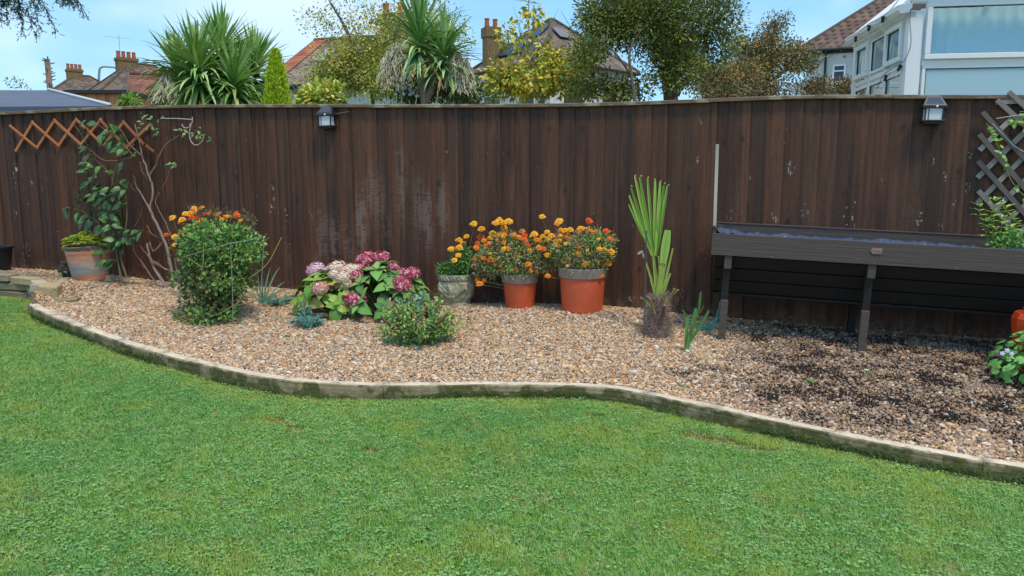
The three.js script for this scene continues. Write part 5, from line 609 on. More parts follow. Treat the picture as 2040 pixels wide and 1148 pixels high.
// ---------- strap leaves, spurges, clipped shrub ----------
{
  const r = rng(361), strap = (t) => Math.min(1, 1.15 - t * t);
  const b = new GB(), sx = -3.73, sz = 0.7, sy = bedY(sx, sz); for (const [a, L, w, up, g] of [[1.75, 0.30, 0.024, 1, 0.15], [1.45, 0.34, 0.026, 1, 0.5], [1.25, 0.36, 0.024, 1, 0.9], [0.6, 0.36, 0.022, 0.9, 1.1], [0.25, 0.34, 0.022, 0.8, 0.9], [2.6, 0.2, 0.02, 1, 0.6], [1.6, 0.24, 0.024, 1, 0.2], [0.9, 0.28, 0.02, 0.9, 0.8], [2.1, 0.22, 0.02, 1, 0.4]]) b.leaf(V(sx + Math.cos(a) * 0.015, sy - 0.01, sz + (r() - 0.5) * 0.03), V(Math.cos(a) * 0.9, Math.sin(a) * up + 0.3, (r() - 0.4) * 0.4).normalize(), V(-Math.sin(a) * 0.3, 0.3, 1).normalize(), L, w, vary(lin('#7da07c'), r, 0.2), { segs: 9, bend: 0.1, grav: g, shape: strap, fold: 0.3 });
  const t = thing('strap_leaf_plant', 'grey green strap leaved bulb beside the rose bush', 'plant'); part(t, 'leaves', b.g(), LEAF);
  function spurge(label, stems, col, nl, L, name = 'creeping_spurge') { const g = new GB(), t = thing(name, label, 'plant'); for (const pts of stems) { const c = curve(pts, 24); g.tube(c, 0.004, 0.003, 5, lin('#8a9a7a'), false); for (let k = 0; k < nl; k++) { const q = Math.pow(r(), 0.75), i = Math.min(23, Math.floor(q * 23)), P = c[i].clone().lerp(c[i + 1], r()), ax = c[Math.min(i + 1, 24)].clone().sub(c[i]).normalize(), d = dirRand(r).addScaledVector(ax, 0.55).add(V(0, 0.2, 0)).normalize(); g.chip(P, d, dirRand(r), L * (0.7 + r() * 0.6), L * 0.28, vary(pick(col, r), r, 0.3)); } } part(t, 'foliage', g.g(), LEAFMATT); return t; }
  const blue = ['#6fa394', '#5c9284', '#84b3a2', '#4f8578'].map(lin), G = (x, z, h = 0.015) => [x, bedY(x, z) + h, z];
  const fan = (x, z, n, R, h, a0 = 0, a1 = TAU) => { const o = []; for (let k = 0; k < n; k++) { const a = lerp(a0, a1, (k + r() * 0.7) / n), q = R * (0.6 + r() * 0.5); o.push([G(x, z), G(x + Math.cos(a) * q * 0.5, z + Math.sin(a) * q * 0.5, 0.02 + h * 0.6 * r()), G(x + Math.cos(a) * q, z + Math.sin(a) * q * 0.9, h * (0.4 + r() * 0.8))]); } return o; };
  spurge('low blue green spurge spreading under the strap leaved plant', fan(-3.58, 0.72, 11, 0.16, 0.07), blue, 90, 0.026);
  spurge('blue green spurge with one upright shoot in front of the pale hydrangea', [...fan(-2.95, 1.3, 16, 0.13, 0.07), [G(-3.0, 1.25), [-3.02, 0.36, 1.22], [-3.03, 0.45, 1.2]], [G(-2.98, 1.25), [-2.98, 0.34, 1.22], [-2.99, 0.40, 1.2]], [G(-3.02, 1.25), [-3.05, 0.33, 1.22], [-3.07, 0.38, 1.2]]], blue, 110, 0.028);
  spurge('dark green spurge leaning left of the banded terracotta pot', [[G(-6.12, 0.3), [-6.16, 0.5, 0.3], [-6.27, 0.58, 0.3]], [G(-6.08, 0.3), [-6.12, 0.49, 0.33], [-6.2, 0.55, 0.34]], [G(-6.05, 0.34), [-6.06, 0.46, 0.4], [-6.08, 0.5, 0.42]], [G(-6.1, 0.33), [-6.15, 0.46, 0.38], [-6.22, 0.5, 0.4]], [G(-6.08, 0.36), [-6.1, 0.44, 0.42], [-6.12, 0.47, 0.44]]], ['#3f6a4c', '#4a7a58', '#355c42'].map(lin), 170, 0.028);
  spurge('narrow grey green shoots between crimson hydrangea and clipped shrub', [[G(-2.2, 0.95), [-2.21, 0.42, 0.97], [-2.24, 0.5, 1.0]], [G(-2.18, 0.95), [-2.16, 0.42, 0.97], [-2.13, 0.52, 0.98]], [G(-2.22, 0.95), [-2.26, 0.4, 1.0], [-2.32, 0.44, 1.02]]], ['#8fae9c', '#7d9e8c'].map(lin), 26, 0.06, 'silver_shoots');
  // cut-back shrub
  const cx = -2.03, cz = 1.38, cy = bedY(cx, cz), cs = new GB(), cl = new GB(), t2 = thing('clipped_shrub', 'hard pruned shrub with cut brown stems and fresh small leaves on the gravel', 'shrub'), lv = ['#729a48', '#82ae54', '#5a8842', '#9ab458', '#b2b664', '#4c7a42'].map(lin);
  for (let k = 0; k < 64; k++) { const a = r() * TAU, e = 0.25 + r() * 0.95, L = 0.16 + r() * 0.17, d = V(Math.cos(a) * Math.sin(e), Math.cos(e), Math.sin(a) * Math.sin(e)), thick = r() < 0.3, B = V(cx + Math.cos(a) * 0.07, cy, cz + Math.sin(a) * 0.07), T = B.clone().addScaledVector(d, L); cs.tube(curve([B, B.clone().addScaledVector(d, L * 0.5).add(V(0, 0.03, 0)), T], 6), thick ? 0.007 : 0.0045, thick ? 0.0058 : 0.0032, 6, vary(lin(thick ? '#86664c' : '#86783c'), r, 0.3)); const n = thick ? 8 : 26; for (let j = 0; j < n; j++) { const q = 0.35 + r() * 0.7, P = B.clone().addScaledVector(d, L * q).add(dirRand(r).multiplyScalar(0.025)); const c0 = pick(lv, r); for (let m = 0; m < 3; m++) cl.chip(P.clone().add(dirRand(r).multiplyScalar(0.012)), dirRand(r).addScaledVector(d, 0.5).normalize(), dirRand(r).add(V(0, 1, 0.3)).normalize(), 0.016 + r() * 0.016, 0.013 + r() * 0.008, vary(c0, r, 0.3)); } }
  for (const [a, L] of [[0.25, 0.3], [0.1, 0.26], [2.6, 0.22]]) cs.tube([V(cx + Math.cos(a) * 0.06, cy + 0.02, cz + 0.1), V(cx + Math.cos(a) * 0.06 + Math.cos(a) * L * 0.8, cy + 0.05 + L * 0.62, cz + 0.13)], 0.0095, 0.008, 7, lin('#74543e'));
  leafMass(cl, r, [cx - 0.02, cy + 0.05, cz + 0.12], [0.2, 0.06, 0.14], 120, 0.024, 0.018, ['#3f7048', '#4f8250', '#5c9058'].map(lin), { per: 3, cr: 0.02, floor: true });
  part(t2, 'stems', cs.g(), BARK); part(t2, 'foliage', cl.g(), LEAF);
  // a few seedlings in the gravel
  for (const [x, z, n, lab] of [[-2.93, 1.62, 9, 'tiny green weed below the upright spurge'], [-0.15, 1.72, 5, 'tiny weed seedling on the gravel near the kerb bend'], [0.62, 1.5, 4, 'small weed seedling among the compost stains'], [1.0, 1.22, 5, 'small weed seedling below the middle planter leg']]) { const g = new GB(), tw = thing('weed_seedling', lab, 'weed'); for (let k = 0; k < n * 3; k++) { const X = x + (r() - 0.5) * 0.05, Z = z + (r() - 0.5) * 0.04; g.chip(V(X, bedY(X, Z) + 0.012, Z), dirRand(r).add(V(0, 0.5, 0)).normalize(), V(0, 1, 0.2), 0.02, 0.012, vary(lin('#5f9a48'), r, 0.3)); } part(tw, 'leaves', g.g(), LEAF); }
}
// ---------- young fan palm ----------
{
  const r = rng(381), t = thing('young_palm', 'young fan palm with hairy trunk, trimmed stubs and one upright frond', 'palm'), cx = -0.362, cz = 0.73, cy = bedY(cx, cz);
  const tr = new GB(), N = 20; let prev = -1; for (let j = 0; j <= 8; j++) { const st = tr.n, y = cy - 0.02 + j * 0.041, R = [0.09, 0.094, 0.086, 0.075, 0.066, 0.058, 0.05, 0.043, 0.034][j]; for (let k = 0; k <= N; k++) { const a = k / N * TAU, q = R * (0.88 + 0.24 * fbm(Math.cos(a) * 2 + 9, Math.sin(a) * 2 + j * 0.7, 391, 3)); tr.v(cx + Math.cos(a) * q, y, cz + Math.sin(a) * q, vary(lin('#7a675a'), r, 0.4)); } if (prev >= 0) for (let k = 0; k < N; k++) tr.q(prev + k, st + k, st + k + 1, prev + k + 1); prev = st; }
  part(t, 'trunk', tr.g(), BARK);
  const fb = new GB(), fc = ['#a8968a', '#8a766a', '#bcaea2', '#6f5a4e', '#94786a'].map(lin);
  for (let k = 0; k < 2600; k++) { const h = r(), a = r() * TAU, R = lerp(0.09, 0.042, h) * (1 + r() * 0.12), P = V(cx + Math.cos(a) * R, cy + 0.01 + h * 0.3, cz + Math.sin(a) * R), tang = V(-Math.sin(a), 0, Math.cos(a)), d = V(Math.cos(a) * 0.5, (r() - 0.5) * 1.6, Math.sin(a) * 0.5).addScaledVector(tang, (r() - 0.5) * 2.2).normalize(), L = 0.03 + r() * 0.055, e = P.clone().addScaledVector(d, L).add(V(0, -0.012 * r(), 0)), s = dirRand(r).multiplyScalar(0.0016); const c = vary(pick(fc, r), r, 0.35), i0 = fb.v(P.x - s.x, P.y - s.y, P.z - s.z, c), i1 = fb.v(P.x + s.x, P.y + s.y, P.z + s.z, c), i2 = fb.v(e.x, e.y, e.z, c); fb.t(i0, i1, i2); }
  part(t, 'trunk_fibre', fb.g(), BARK);
  for (const [a, b, w] of D.stub) { const g = new GB(); a[1] = Math.max(a[1], cy + 0.02); a[2] = 0.82; b[2] = 0.88; g.tube(curve([a, [lerp(a[0], b[0], 0.5), lerp(a[1], b[1], 0.5) + 0.004, a[2] + 0.01], b], 6), w, w * 0.85, 7, w > 0.009 ? lin('#6f4030') : lin(b[1] > 0.4 ? '#8f9248' : '#6e5446')); g.tube([b, [b[0] + (b[0] - a[0]) * 0.02, b[1] + (b[1] - a[1]) * 0.02, b[2]]], w * 0.82, w * 0.8, 7, lin('#c9b184')); part(t, 'leaf_stub', g.g(), BARK); }
  const up = V(0, 0, 1), gl = ['#8cb63c', '#7ca836', '#9cc44a', '#6f9c34'].map(lin), gm = new THREE.MeshPhysicalMaterial({ vertexColors: true, roughness: 0.5, side: THREE.DoubleSide });
  for (const [a, b, w] of D.palmSeg) { const g = new GB(), A = V(...a), d = V(...b).sub(A), L = d.length(); d.normalize(); g.leaf(A, d, V((r() - 0.5) * 0.5, 0.1, 1).normalize(), L, w * 0.86, vary(pick(gl, r), r, 0.3), { segs: 8, bend: (r() - 0.5) * 0.35, twist: (r() - 0.5) * 0.9, fold: 0.85, end: 0.22, shape: (q) => lerp(0.55, 1.05, Math.sin(Math.min(1, q * 1.5) * 1.57)) * (q > 0.8 ? lerp(1, 0.55, (q - 0.8) / 0.2) : 1), edge: vary(lin('#a8cc5c'), r, 0.15) }); part(t, 'frond_segment', g.g(), gm); const tip = new GB(); tip.tube([b, [b[0] + d.x * 0.012, b[1] + d.y * 0.012, b[2]]], w * 0.35, w * 0.2, 5, lin('#b59a5a')); part(t, 'cut_tip', tip.g(), BARK); }
  for (const [a, b, w] of D.palmSt) { const g = new GB(), A = V(...a), d = V(...b).sub(A), L = d.length(); d.normalize(); g.leaf(A, d, V((r() - 0.5) * 0.4, 0, 1).normalize(), L, w * 1.5, vary(lin('#8ea548'), r, 0.25), { segs: 6, bend: 0, fold: 0.5, end: 0.4, shape: (q) => 1 - 0.45 * q, edge: lin('#a9bc5a') }); part(t, 'leaf_stalk', g.g(), gm); }
  { const g = new GB(), A = V(...D.spear[0]), d = V(...D.spear[1]).sub(A), L = d.length(); d.normalize(); g.leaf(A, d, V(0.2, 0, 1).normalize(), L, 0.062, lin('#86ac48'), { segs: 8, bend: 0.02, fold: 0.35, end: 0.2, shape: (q) => 0.55 + 0.45 * Math.sin(Math.PI * (0.1 + 0.8 * q)), edge: lin('#9fc15c') }); part(t, 'young_frond', g.g(), gm); }
  const core = new GB(); core.tube(curve([[cx, cy + 0.25, cz], [cx - 0.005, 0.52, cz], [cx + 0.005, 0.62, cz], [cx + 0.01, 0.74, cz]], 10), 0.032, 0.014, 10, lin('#93a244')); part(t, 'heart', core.g(), BARK);
  const cn = thing('garden_cane', 'thin dark cane with a small grey clip, left of the palm', 'cane'), g = new GB(), [a, b] = D.cane; a[1] = bedY(a[0], a[2]) - 0.05; g.tube(curve([a, [lerp(a[0], b[0], 0.5), lerp(a[1], b[1], 0.5), a[2]], b], 8), 0.0055, 0.005, 7, lin('#4a5258')); part(cn, 'cane', g.g(), BARK); const cg = new GB(), [kx, ky, kz] = D.clip; cg.leaf(V(kx - 0.02, ky - 0.02, kz), V(0.8, 0.6, 0.1).normalize(), V(0, 0.3, 1).normalize(), 0.055, 0.02, lin('#9a9a90'), { segs: 3 }); cg.leaf(V(kx + 0.03, ky - 0.05, kz - 0.01), V(-0.2, 1, 0.1).normalize(), V(0.4, 0, 1).normalize(), 0.06, 0.015, lin('#8a8a80'), { segs: 3 }); part(cn, 'clip', cg.g(), LEAFMATT);
  const gt = thing('sword_leaf_seedling', 'small upright plant with a fan of cut sword leaves right of the palm', 'plant'); for (const [p, q, w] of D.glad) { const h = new GB(), A = V(...p), d = V(...q).sub(A), L = d.length(); d.normalize(); h.leaf(A, d, V(0.25, 0, 1).normalize(), L, w * 1.2, vary(lin(w < 0.008 ? '#b08a52' : '#5f8f48'), r, 0.2), { segs: 6, bend: 0.05, fold: 0.25, end: 0.3, shape: (s) => 0.5 + 0.6 * Math.sin(Math.PI * (0.15 + 0.75 * s)) }); part(gt, 'leaf', h.g(), LEAF); }
}
// ---------- sedum, planter plant, right-hand geranium ----------
{
  const r = rng(401);
  { const [x, y, z] = POTS.terra, t = thing('lime_sedum', 'lime green trailing sedum in the banded terracotta pot', 'plant'), b = new GB(), cs = ['#d2e054', '#c4d84a', '#dfe468', '#b0cc48'].map(lin); const rose = (X, Y, Z, s, c) => { for (let k = 0; k < 12; k++) { const a = k * 2.4, d = V(Math.cos(a), 0.05 + k * 0.07, Math.sin(a)).normalize(); b.chip(V(X, Y, Z), d, V(-d.x * 0.3, 1, 0.3 - d.z * 0.3).normalize(), s * (1.1 - k * 0.045), s * 0.8, vary(c, r, 0.25)); } }; for (let k = 0; k < 190; k++) { const a = r() * TAU, q = Math.sqrt(r()) * 0.2; rose(x - 0.01 + Math.cos(a) * q, y + 0.35 + 0.085 * (1 - q / 0.2) + r() * 0.05, z + Math.sin(a) * q, 0.028 + r() * 0.014, pick(cs, r)); } for (let k = 0; k < 26; k++) rose(x - 0.22 + (r() - 0.5) * 0.09, y + 0.27 + r() * 0.07, z + 0.03 + (r() - 0.5) * 0.08, 0.022, pick(cs, r)); for (let k = 0; k < 26; k++) rose(x + 0.12 + (r() - 0.5) * 0.16, y + 0.41 + r() * 0.06, z + (r() - 0.5) * 0.1, 0.024, lin('#c3b27c')); part(t, 'foliage', b.g(), LEAF); }
  { const t = thing('planter_herb', 'bright yellow green leafy herb growing in the right of the planter', 'plant'), b = new GB(), s = new GB(), base = [1.9, 0.86, 0.4]; const cs = ['#8db14a', '#a3c25a', '#7aa342', '#b0c868'].map(lin); const tips = [[1.80, 1.16, 0.42], [1.86, 1.12, 0.46], [1.9, 1.2, 0.4], [1.96, 1.15, 0.4], [2.0, 1.1, 0.42], [1.83, 1.06, 0.48], [1.92, 1.08, 0.5], [2.04, 1.05, 0.4], [1.88, 1.0, 0.5], [1.97, 1.02, 0.5]]; stemsTo(s, r, base, tips, 0.005, lin('#8a9a50'), 0.05); for (const [x, y, z] of tips) for (let ring = 0; ring < 4; ring++) for (let j = 0; j < 6; j++) { const a = r() * TAU, d = V(Math.cos(a), 0.15 + ring * 0.25, Math.sin(a)).normalize(); b.leaf(V(x, y - 0.06 + ring * 0.03, z), d, V(-d.x * 0.4, 1, 0.2).normalize(), 0.06 * (0.7 + r() * 0.6), 0.02, vary(pick(cs, r), r, 0.25), { segs: 4, bend: 0.4, shape: ovate }); } leafMass(b, r, [1.96, 0.95, 0.52], [0.11, 0.06, 0.1], 120, 0.024, 0.02, ['#6fa048', '#7fae52'].map(lin), { per: 4 }); for (const [x, y, z] of [[1.8, 1.19, 0.42], [1.95, 1.19, 0.4], [1.87, 1.21, 0.4]]) for (let k = 0; k < 14; k++) b.chip(V(x + (r() - 0.5) * 0.02, y + r() * 0.05, z), dirRand(r), V(0, 1, 0), 0.014, 0.01, lin('#cfcf8c')); part(t, 'stems', s.g(), BARK); part(t, 'leaves', b.g(), LEAF); }
  { const t = thing('geranium', 'fresh green hardy geranium with a lilac flower at the right edge', 'plant'), b = new GB(), s = new GB(), gx = 2.02, gz = 1.12, gy = bedY(gx, gz), cs = ['#5c9a44', '#6fae50', '#4c8638', '#83b85c'].map(lin), tips = []; for (let k = 0; k < 330; k++) { const a = r() * TAU, e = Math.pow(r(), 0.7) * 1.5, R = 0.29 * (0.75 + r() * 0.35), x = gx + Math.cos(a) * Math.sin(e) * R, z = gz + Math.sin(a) * Math.sin(e) * R * 0.9, y = gy + 0.04 + Math.cos(e) * R * 1.05, n = V(Math.cos(a) * Math.sin(e), Math.cos(e) + 0.6, Math.sin(a) * Math.sin(e) + 0.25).normalize(), u = V().crossVectors(n, V(0.2, 0.3, 1)).normalize(), w = V().crossVectors(n, u), c = vary(pick(cs, r), r, 0.3), a0 = r() * TAU, L = 0.02 + r() * 0.015; if (k % 5 === 0) tips.push([x, y, z]); for (let j = 0; j < 7; j++) { const q = a0 + (j / 7) * 5.4, d = u.clone().multiplyScalar(Math.cos(q)).addScaledVector(w, Math.sin(q)).addScaledVector(n, (r() - 0.5) * 0.2).normalize(); b.leaf(V(x, y, z), d, n, L * (0.85 + r() * 0.3), L * 0.72, c, { segs: 3, bend: 0.3, fold: 0.12, end: 0.25, shape: (q2) => 0.25 + 0.85 * q2 }); } } stemsTo(s, r, [gx, gy, gz], tips, 0.004, lin('#7a8a50'), 0.05); part(t, 'stems', s.g(), BARK); part(t, 'leaves', b.g(), LEAF); const f = new GB(); for (let q = 0; q < 3; q++) for (let k = 0; k < 5; k++) { const a = k / 5 * TAU, n = V(-0.2, 0.5, 1).normalize(), u = V(1, 0, 0.2).normalize(), w = V().crossVectors(n, u); f.leaf(V(1.735 + q * 0.025, 0.33 + (q % 2) * 0.02, 1.25), u.clone().multiplyScalar(Math.cos(a)).addScaledVector(w, Math.sin(a)).normalize(), n, 0.015, 0.012, lin('#c4c2dc'), { segs: 3, bend: 0.2, end: 0.4 }); } part(t, 'flower', f.g(), PETAL, 'pale lilac flowers'); }
  { const t = thing('red_pot_seedling', 'small green sprig in the orange red pot', 'plant'), b = new GB(), [x, y, z] = POTS.red; leafMass(b, r, [x - 0.03, y + 0.41, z + 0.02], [0.05, 0.05, 0.05], 40, 0.03, 0.018, ['#5f9a48'].map(lin), { per: 3 }); part(t, 'leaves', b.g(), LEAF); }
  { const t = thing('trellis_climber', 'light green clematis shoots tied over the grey lattice trellis', 'climber'), b = new GB(), s = new GB(); const lines = [[[2.35, 1.1, 0.1], [2.1, 1.35, 0.1], [1.99, 1.6, 0.1], [1.9, 1.78, 0.09]], [[2.4, 1.4, 0.1], [2.2, 1.72, 0.1], [2.05, 1.8, 0.09]], [[2.4, 1.7, 0.1], [2.2, 1.85, 0.1], [2.1, 1.86, 0.09]]]; for (const p of lines) { const c = curve(p, 20); s.tube(c, 0.003, 0.002, 5, lin('#9a9a70')); for (let k = 4; k < 20; k += 1) if (r() < 0.75) for (let j = 0; j < 3; j++) b.leaf(c[k].clone().add(V((r() - 0.5) * 0.03, (r() - 0.5) * 0.04, 0.01)), dirRand(r).add(V(0, -0.2, 0.5)).normalize(), V((r() - 0.5), 0.5, 1).normalize(), 0.04, 0.028, vary(lin('#7fa850'), r, 0.3), { segs: 4, shape: ovate }); } s.tube([[1.94, 1.78, 0.075], [2.09, 1.62, 0.075], [2.2, 1.55, 0.075]], 0.003, 0.003, 5, lin('#c8c4bc')); s.tube([[1.96, 1.815, 0.075], [2.08, 1.835, 0.075], [2.25, 1.84, 0.075]], 0.003, 0.003, 5, lin('#c8c4bc')); part(t, 'stems', s.g(), BARK); part(t, 'leaves', b.g(), LEAF); }
}
// ---------- trees and shrubs beyond the fence ----------
function tree(name, label, category, o) {
  const t = thing(name, label, category), r = rng(o.seed), lf = new GB(), wd = new GB(), nodes = [];
  for (const [pts, r0, r1] of o.trunks ?? []) { const c = curve(pts, 24); wd.tube(c, r0, r1, 8, vary(o.bark, r, 0.15), false); c.forEach((p, i) => { if (i > 3) nodes.push([p, lerp(r0, r1, i / 24)]); }); }
  const cl = [];
  for (const [x, y, z, rx, ry, rz, n] of o.blobs) for (let k = 0; k < n; k++) { const d = dirRand(r), q = Math.pow(r(), 1 / (o.shell ?? 2.2)); cl.push([V(x + d.x * rx * q, y + d.y * ry * q, z + d.z * rz * q), d]); }
  if (nodes.length) {
    const root = nodes[0][0]; cl.sort((a, b) => a[0].distanceToSquared(root) - b[0].distanceToSquared(root));
    for (const [P] of cl) {
      let best = null, bd = 1e9; for (const n of nodes) { const d = n[0].distanceTo(P) + (n[0].y > P.y + 0.1 ? 0.35 : 0); if (d < bd) { bd = d; best = n; } }
      if (bd < 0.03 || bd > (o.reach ?? 2.5)) continue;
      const r0 = Math.min(best[1] * 0.8, (o.twig ?? 0.006) * (0.8 + bd * 1.6)), m = best[0].clone().lerp(P, 0.5).add(V((r() - 0.5) * bd * 0.25, bd * 0.10 + (r() - 0.5) * bd * 0.15, (r() - 0.5) * bd * 0.25)), c = curve([best[0], m, P], 5);
      wd.tube(c, r0, Math.max(0.0018, r0 * 0.5), 4, vary(o.bark, r, 0.25), false); nodes.push([P, r0 * 0.6], [m, r0 * 0.8]);
    }
  }
  for (const [P, d] of cl) {
    const base = pick(o.cols, r), per = Math.round((o.per ?? 10) * (0.5 + r()));
    for (let j = 0; j < per; j++) { const e = dirRand(r), q = P.clone().addScaledVector(e, (o.cr ?? 0.1) * Math.sqrt(r())), dir = e.add(V(0, o.droop ?? -0.1, 0)).addScaledVector(d, 0.4).normalize(), s = 0.6 + r() * 0.8; lf.chip(q, dir, dirRand(r).add(V(0, 0.9, 0.3)).normalize(), o.L * s, o.W * s, vary(base, r, 0.45)); }
  }
  if (o.bare) for (let k = 0; k < o.bare; k++) { const n = pick(nodes, r), d = dirRand(r).add(V(0, 1.2, 0)).normalize(), L = 0.25 + r() * 0.5; wd.tube(curve([n[0], n[0].clone().addScaledVector(d, L * 0.5).add(V((r() - 0.5) * 0.06, 0, (r() - 0.5) * 0.06)), n[0].clone().addScaledVector(d, L)], 4), 0.005, 0.002, 4, vary(o.bareCol ?? o.bark, r, 0.2), false); }
  if (o.trunks) part(t, 'trunk', wd.g(), BARK);
  part(t, 'crown', lf.g(), o.mat ?? LEAF); return t;
}
const H = (...a) => a.map(lin);
tree('silver_birch', 'thin airy tree with small yellowing leaves behind the right cordyline', 'tree', { seed: 501, trunks: D.birchT, blobs: D.birch, bark: lin('#5a5048'), cols: H('#a0a83e', '#b5b644', '#8c983a', '#c4b64a', '#84903f'), per: 40, cr: 0.2, L: 0.042, W: 0.03, twig: 0.005, shell: 1.8 });
tree('magnolia_tree', 'small tree with big yellow green autumn leaves and pale shoots before the white house', 'tree', { seed: 511, trunks: D.yellowT, blobs: D.yellow, bark: lin('#8f8778'), cols: H('#c4c238', '#d4c63c', '#a9b53c', '#b8b034', '#90a83a', '#dcbc40'), per: 14, cr: 0.13, L: 0.085, W: 0.042, droop: -0.7, twig: 0.007, bare: 30, shell: 1.9 });
tree('mistletoe_tree', 'dense dark olive evergreen tree with mistletoe clumps and crooked trunk', 'tree', { seed: 521, trunks: D.mistT, blobs: D.mist, bark: lin('#6a5c4c'), cols: H('#66792a', '#778630', '#556628', '#8a9034', '#6c7830', '#98923a', '#5c6c28'), per: 74, cr: 0.17, L: 0.046, W: 0.02, twig: 0.010, bare: 170, shell: 2 });
tree('autumn_tree', 'bronze leaved autumn tree between mistletoe tree and white house', 'tree', { seed: 531, trunks: D.autumnT, blobs: D.autumn, bark: lin('#5a4a3c'), cols: H('#8c7a44', '#807c46', '#9a8244', '#727842', '#a88848', '#687240'), per: 60, cr: 0.19, L: 0.046, W: 0.03, bare: 60, twig: 0.009, shell: 1.9 });
tree('bramble_hedge', 'low brown green hedge along the far side of the fence by the conservatory', 'hedge', { seed: 541, blobs: D.hedge, bark: lin('#5a4a3c'), cols: H('#6c6c36', '#7c6a3c', '#5c6432', '#8c6c46', '#705a3a'), per: 36, cr: 0.15, L: 0.04, W: 0.022, shell: 1.6 });
tree('dark_shrub', 'dark green shrub below the right cordyline head', 'shrub', { seed: 551, blobs: D.lowA, cols: H('#3f5f28', '#55702e', '#4a6a2c', '#708038'), bark: [0, 0, 0], per: 16, cr: 0.11, L: 0.045, W: 0.028 });
tree('mixed_shrub', 'yellow green shrub under the mistletoe tree along the fence top', 'shrub', { seed: 561, blobs: D.lowB, cols: H('#5a6a2c', '#7f8434', '#6a7430', '#96902f', '#4c5c2a'), bark: [0, 0, 0], per: 15, cr: 0.12, L: 0.05, W: 0.03 });
tree('euonymus_bush', 'yellow and green variegated rounded bush peeping over the fence', 'shrub', { seed: 571, blobs: D.euon, cols: H('#ccc850', '#dcd464', '#a4b844', '#e4dc88', '#84a644'), bark: [0, 0, 0], per: 9, cr: 0.07, L: 0.062, W: 0.038 });
{
  const t = tree('white_flower_shrub', 'dark shrub with small white flowers behind the cordyline trunk', 'shrub', { seed: 581, blobs: D.wflower, cols: H('#33502a', '#3f5f30', '#2c4626'), bark: [0, 0, 0], per: 16, cr: 0.11, L: 0.05, W: 0.03 }), r = rng(582), b = new GB(), [x, y, z, rx, ry] = D.wflower[0];
  for (let k = 0; k < 34; k++) { const X = x + (r() - 0.6) * rx * 1.3, Y = y + (r() - 0.25) * ry * 1.1, Z = z + 0.24; for (let j = 0; j < 5; j++) { const a = j / 5 * TAU; b.chip(V(X, Y, Z), V(Math.cos(a), Math.sin(a), 0.3).normalize(), V(0, 0.3, 1), 0.026, 0.022, [0.8, 0.8, 0.82]); } } part(t, 'flowers', b.g(), PETAL, 'small white flowers');
  tree('distant_shrub', 'small leafy bush on the skyline left of the trimmed pole', 'shrub', { seed: 591, blobs: [D.farbush[0]], cols: H('#6f8058', '#5a6c48'), bark: [0, 0, 0], per: 5, cr: 0.16, L: 0.09, W: 0.06 });
  tree('bright_shrub', 'bright green shrub tip beside the orange timber shed', 'shrub', { seed: 592, blobs: [D.farbush[1]], cols: H('#6f9a3a', '#86ac44'), bark: [0, 0, 0], per: 10, cr: 0.07, L: 0.06, W: 0.025 });
}
// golden conifer: upright feathery sprays
{
  const r = rng(601), b = new GB(), t = thing('golden_conifer', 'narrow upright lime gold conifer right of the left cordyline', 'conifer'), cx = -4.92, cz = -1.56, cs = H('#bfd62a', '#acc824', '#d0e03e', '#98b822');
  for (let k = 0; k < 4200; k++) { const h = Math.pow(r(), 1.1), y = 1.2 + h * 1.66, R = 0.235 * Math.pow(1 - h, 0.5) * (0.75 + 0.5 * fbm(h * 12 + 5, r() * 8, 603, 2)) + 0.004, a = r() * TAU, q = Math.sqrt(r()), P = V(cx + Math.cos(a) * R * q, y, cz + Math.sin(a) * R * q), d = V(Math.cos(a) * 0.45, 1, Math.sin(a) * 0.45).normalize(), c = pick(cs, r); for (let j = 0; j < 4; j++) b.chip(P.clone().add(dirRand(r).multiplyScalar(0.014)), d.clone().add(dirRand(r).multiplyScalar(0.5)).normalize(), dirRand(r), 0.042, 0.013, vary(c, r, 0.35)); }
  const w = new GB(); w.tube([[cx, -0.2, cz], [cx, 1.5, cz], [cx, 2.7, cz]], 0.04, 0.008, 7, lin('#6a5240')); part(t, 'trunk', w.g(), BARK); part(t, 'crown', b.g(), LEAFMATT);
}
// phormium swords
{
  const r = rng(611), b = new GB(), t = thing('phormium', 'clump of tall pale green sword leaves over the fence', 'plant'); for (let k = 0; k < 46; k++) { const x = -3.92 + r() * 0.62, z = -1.5 + (r() - 0.5) * 0.3, a = (r() - 0.5) * 0.35, L = 1.55 + r() * 0.4; b.leaf(V(x, 0.75, z), V(a, 1, (r() - 0.5) * 0.2).normalize(), V(r() - 0.5, 0, 1).normalize(), L * 0.86, 0.034, vary(lin('#9cba7c'), r, 0.35), { segs: 7, bend: (r() - 0.5) * 0.3, fold: 0.4, shape: (q) => 1 - q * q * 0.95 }); } part(t, 'leaves', b.g(), LEAF);
}
